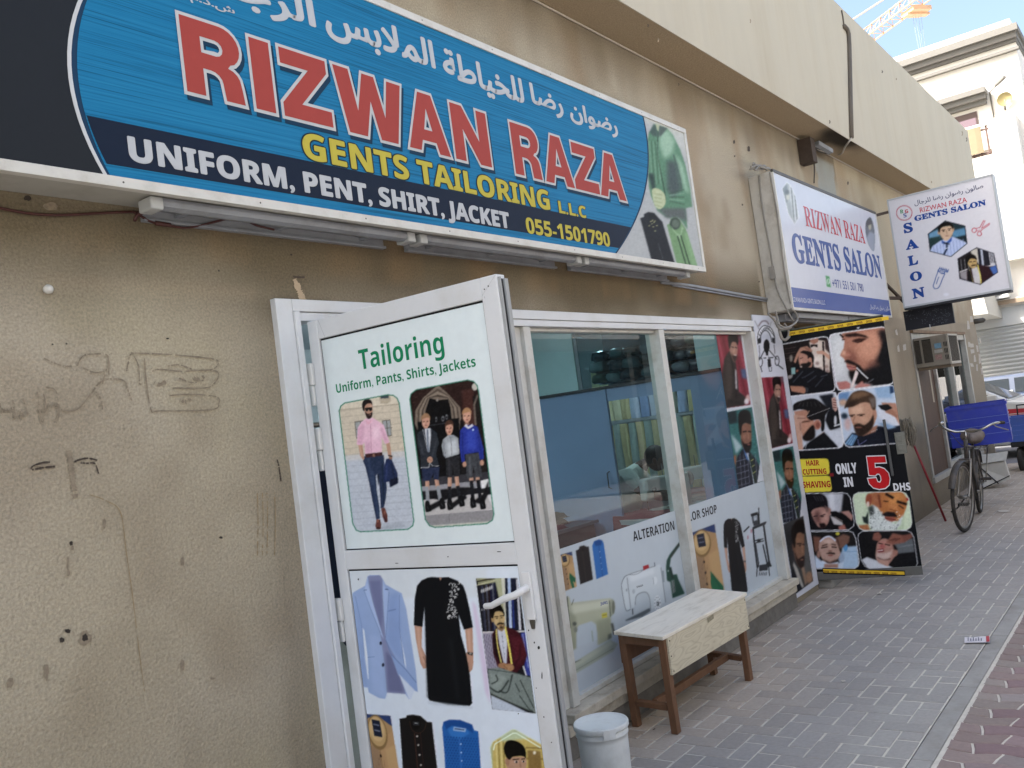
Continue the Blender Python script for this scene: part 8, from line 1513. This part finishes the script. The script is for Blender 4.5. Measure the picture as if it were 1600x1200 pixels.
b = MB(); b.box(WX-.35, WX-.001, 2.76, 7, 7.78, 7.90); b.box(WX-.25, WX-.001, 2.78, 7, 7.66, 7.778); b.box(WX-.14, WX-.001, 2.80, 7, 7.56, 7.658); b.build('canopy_moulding', M_wg, WB)
b = MB(); b.box(WX-.035, WX-.001, 3.03, 4.6, 7.06, 7.47, mat('window_frame_dark', '#4c3c37', .5)); w = b.build('window', None, WB); b = MB(); b.box(WX-.042, WX-.036, 3.07, 4.56, 7.1, 7.33, mat('dim_glass', '#6f5c63', .1, spec=.7)); b.build('pane', None, w)
BY = 22.75
b = MB(); b.box(BY, WX-.001, 2.25, 14, 3.9, 6.32, M_wh); b.box(BY, BY+.12, 2.25, 2.79, 6.321, 7.10, M_wh); b.box(BY+.121, WX-.001, 2.25, 2.37, 6.321, 7.10, M_wh); b.box(BY, BY+.1, 2.791, 6.5, 7.0, 7.06, M_wh); b.build('balcony', None, WB)
b = MB(); [b.box(BY+.03, BY+.06, y-.02, y+.02, 6.322, 6.999) for y in np.arange(2.85, 6.4, .16)]; b.box(BY+.02, BY+.07, 2.8, 6.45, 6.36, 6.40); b.box(BY+.02, BY+.07, 2.8, 6.45, 6.9, 6.94); b.build('railing', mat('brown_railing', '#5b4740', .6), WB)
b = MB(); V = [(BY-.02-.02*math.sin(i_*1.1), 2.95+i_*.12, z) for z in (7.0, 6.7, 6.4) for i_ in range(16)]; b.add(V, [(j_*16+i_, j_*16+i_+1, j_*16+i_+17, j_*16+i_+16) for j_ in range(2) for i_ in range(15)], mat('beige_sheet', '#85775f', .8, .05)); tag(b.build('hanging_sheet'), 'beige sheet hung over the balcony railing of the white building', 'sheet')
t = thing('satellite_dish', (WX-.2, 2.42, 7.4), 'round yellowish dish on the white wall above the balcony', 'dish'); b = MB(); b.lathe([(.02, 0), (.09, -.015), (.14, -.045), (.155, -.07), (.148, -.066), (.085, -.03), (.02, -.015)], (WX-.12, 2.42, 7.52), None, 24, 'x'); b.build('bowl', mat('yellowed_plastic', '#857a52', .5), t); b = MB(); b.tube([(WX, 2.46, 7.32), (WX-.12, 2.44, 7.42), (WX-.13, 2.42, 7.52)], .02, n=6); b.build('arm', M_wg, t)
t = thing('wall_lamp', (WX-.4, 2.6, 7.3), 'thin lamp arm on a pole above the balcony', 'lamp'); b = MB(); b.tube([(WX-.05, 2.70, 6.5), (WX-.05, 2.705, 7.80), (WX-.5, 2.33, 7.90)], .018, n=6); b.build('pole', M_wg, t); b = MB(); b.bar((WX-.25, 2.55, 7.86), (WX-.5, 2.32, 7.92), .07, .05); b.build('head', M_wg, t)
b = MB(); n_ = 26
b.box(WX+.02, WX+.08, 2.2, 4.7, 0.02, 2.47)
for k in range(n_): z = .03+k*(2.44/n_); b.add([(WX+.019, 2.2, z), (WX+.019, 4.7, z), (WX-.012, 4.7, z+.05), (WX-.012, 2.2, z+.05), (WX+.019, 4.7, z+2.44/n_-.006), (WX+.019, 2.2, z+2.44/n_-.006)], [(0, 1, 2, 3), (3, 2, 4, 5)])
b.build('roller_shutter', mat('white_shutter', '#a9acaa', .5, .03), WB)
b = MB(); b.box(WX-.2, WX-.001, 2.0, 4.9, 2.97, 3.07, M_wh); b.box(WX-.22, WX-.201, 2.0, 4.9, 2.95, 3.05, mat('rust_edge', '#8a7a66', .8)); b.build('entrance_canopy', None, WB)
b = MB(); b.box(WX-.02, WX+.3, 2.2, 4.74, 2.475, 2.90, mat('shutter_box_white', '#b5b8b6', .6)); b.build('shutter_box', None, WB)
t = thing('outdoor_unit', (WX-.2, 3.2, 3.08), 'white outdoor cooling unit with a round fan on the canopy', 'cooling unit'); b = MB(); b.box(WX-.36, WX-.01, 2.95, 3.75, 3.09, 3.65); b.build('casing', mat('unit_white', '#cfcfca', .5, .04), t, bevel=.02); b = MB(); b.lathe([(.22, 0), (.22, -.02), (.19, -.025), (.19, -.005), (.04, -.01), (.001, -.02)], (WX-.362, 3.22, 3.37), mat('fan_grey', '#8f9290', .5), 24, 'x'); b.build('fan', None, t)
p0, p1, p2 = onX(1497, 492, 21.5), onX(1545, 498, 21.5), onX(1540, 478, 21.5)
t = thing('canvas_awning', (21.6, 3.6, 2.7), 'pale box awning with faint marks beside the roller shutter', 'awning'); b = MB(); b.add([(21.3, 4.6, 2.78), (21.3, 3.18, 2.72), (21.3, 3.22, 3.12), (21.3, 4.6, 3.22), (23.19, 4.6, 2.72), (23.19, 3.18, 2.66), (23.19, 3.22, 3.3), (23.19, 4.6, 3.4)], [(0, 1, 2, 3), (7, 6, 5, 4), (0, 4, 5, 1), (1, 5, 6, 2), (2, 6, 7, 3), (3, 7, 4, 0)]); b.build('cover', mat('awning_cream', '#b5b2a8', .7, .06, 2), t)

# ---------------------------------------------------------------- tower crane beyond the roofs
ZC = 46.; A0, B0 = onZ(1371, 52, ZC), onZ(1440, 1, ZC); jd = (B0-A0); jd /= np.linalg.norm(jd); js = np.cross(jd, (0, 0, 1.)); js /= np.linalg.norm(js)
CRN = thing('tower_crane', tuple(A0-jd*40), 'yellow tower crane with a lattice jib against the sky above the shop roof', 'crane'); M_cr = mat('crane_yellow', '#c9a583', .5, .05)
wC = np.linalg.norm(A0-CP)/FOC*22
b = MB(); st = wC*.9; n_ = int(130/st)
rail = [lambda s_: A0-jd*45+jd*s_+js*wC*.5, lambda s_: A0-jd*45+jd*s_-js*wC*.5, lambda s_: A0-jd*45+jd*s_+np.array((0, 0, wC*.8))]
for f_ in rail: b.tube([f_(0), f_(n_*st)], wC*.05, n=5)
for k in range(n_):
    s0, s1 = k*st, (k+.5)*st
    b.tube([rail[0](s0), rail[2](s1), rail[1](s0)], wC*.025, n=4); b.tube([rail[0](s0), rail[1](s0)], wC*.025, n=4); b.tube([rail[2](s1), rail[0]((k+1)*st)], wC*.025, n=4); b.tube([rail[2](s1), rail[1]((k+1)*st)], wC*.025, n=4)
b.build('jib', M_cr, CRN)
tc_ = onZ(1431, 15, ZC-.2); b = MB(); b.obox(tc_-(0, 0, wC*.12), jd*wC*.55, js*wC*.62, np.array((0, 0, wC*.12))); b.obox(tc_-(0, 0, wC*.3), jd*wC*.2, js*wC*.75, np.array((0, 0, wC*.06))); b.build('trolley', M_cr, CRN)
b = MB(); [b.tube([tc_+js*wC*.2*s_+jd*wC*.1*q_, tc_+js*wC*.05*s_-(0, 0, 14)+jd*wC*.1*q_], wC*.008, n=4) for s_ in (-1, 1) for q_ in (-1, 1)]; b.build('hoist_rope', mat('rope_grey', '#8a8f99', .6), CRN)
b = MB(); pa, pb_ = onZ(1330, 32, ZC+3), onZ(1392, -8, ZC+3.4); dd = pb_-pa; b.tube([pa-dd*1.2, pb_+dd*1.5], wC*.05, n=5); b.build('pendant', M_cr, CRN)
bs_ = A0-jd*45; b = MB()
for sx in (-1, 1):
    for sy in (-1, 1): b.tube([(bs_[0]+sx*.8, bs_[1]+sy*.8, -.04), (bs_[0]+sx*.8, bs_[1]+sy*.8, ZC+8)], .12, n=6)
for k in range(30): z = k*1.7; b.tube([(bs_[0]-.8, bs_[1]-.8, z), (bs_[0]+.8, bs_[1]-.8, z+1.7), (bs_[0]+.8, bs_[1]+.8, z), (bs_[0]-.8, bs_[1]+.8, z+1.7), (bs_[0]-.8, bs_[1]-.8, z)], .06, n=4)
b.build('mast', M_cr, CRN)

# ---------------------------------------------------------------- the other side of the street (seen only in the glass)
OB = thing('opposite_building', (7, -7, 0), 'plain beige shop building on the other side of the street, mirrored in the window', 'building'); M_ob = mat('opposite_render', '#b9bab8', .9, .05, 1.5)
b = MB(); b.box(-4, 30, -18, -6.0, 0, 7.0); b.build('wall', M_ob, OB)
b = MB(); b.box(-4, 30, -5.999, -4.3, 3.25, 3.4); b.build('canopy', M_ob, OB)  # unseen canopy added to shade the front below and darken its reflection
for k in range(7): b = MB(); b.box(-3.6+k*4.8, .9+k*4.8, -5.999, -5.96, .02, 3.2, mat('opp_added_dark', '#3b3f42', .6, .2, 2)); b.build('shop_front', None, OB)  # unseen dark fronts, added to lower the reflection in the shop glass
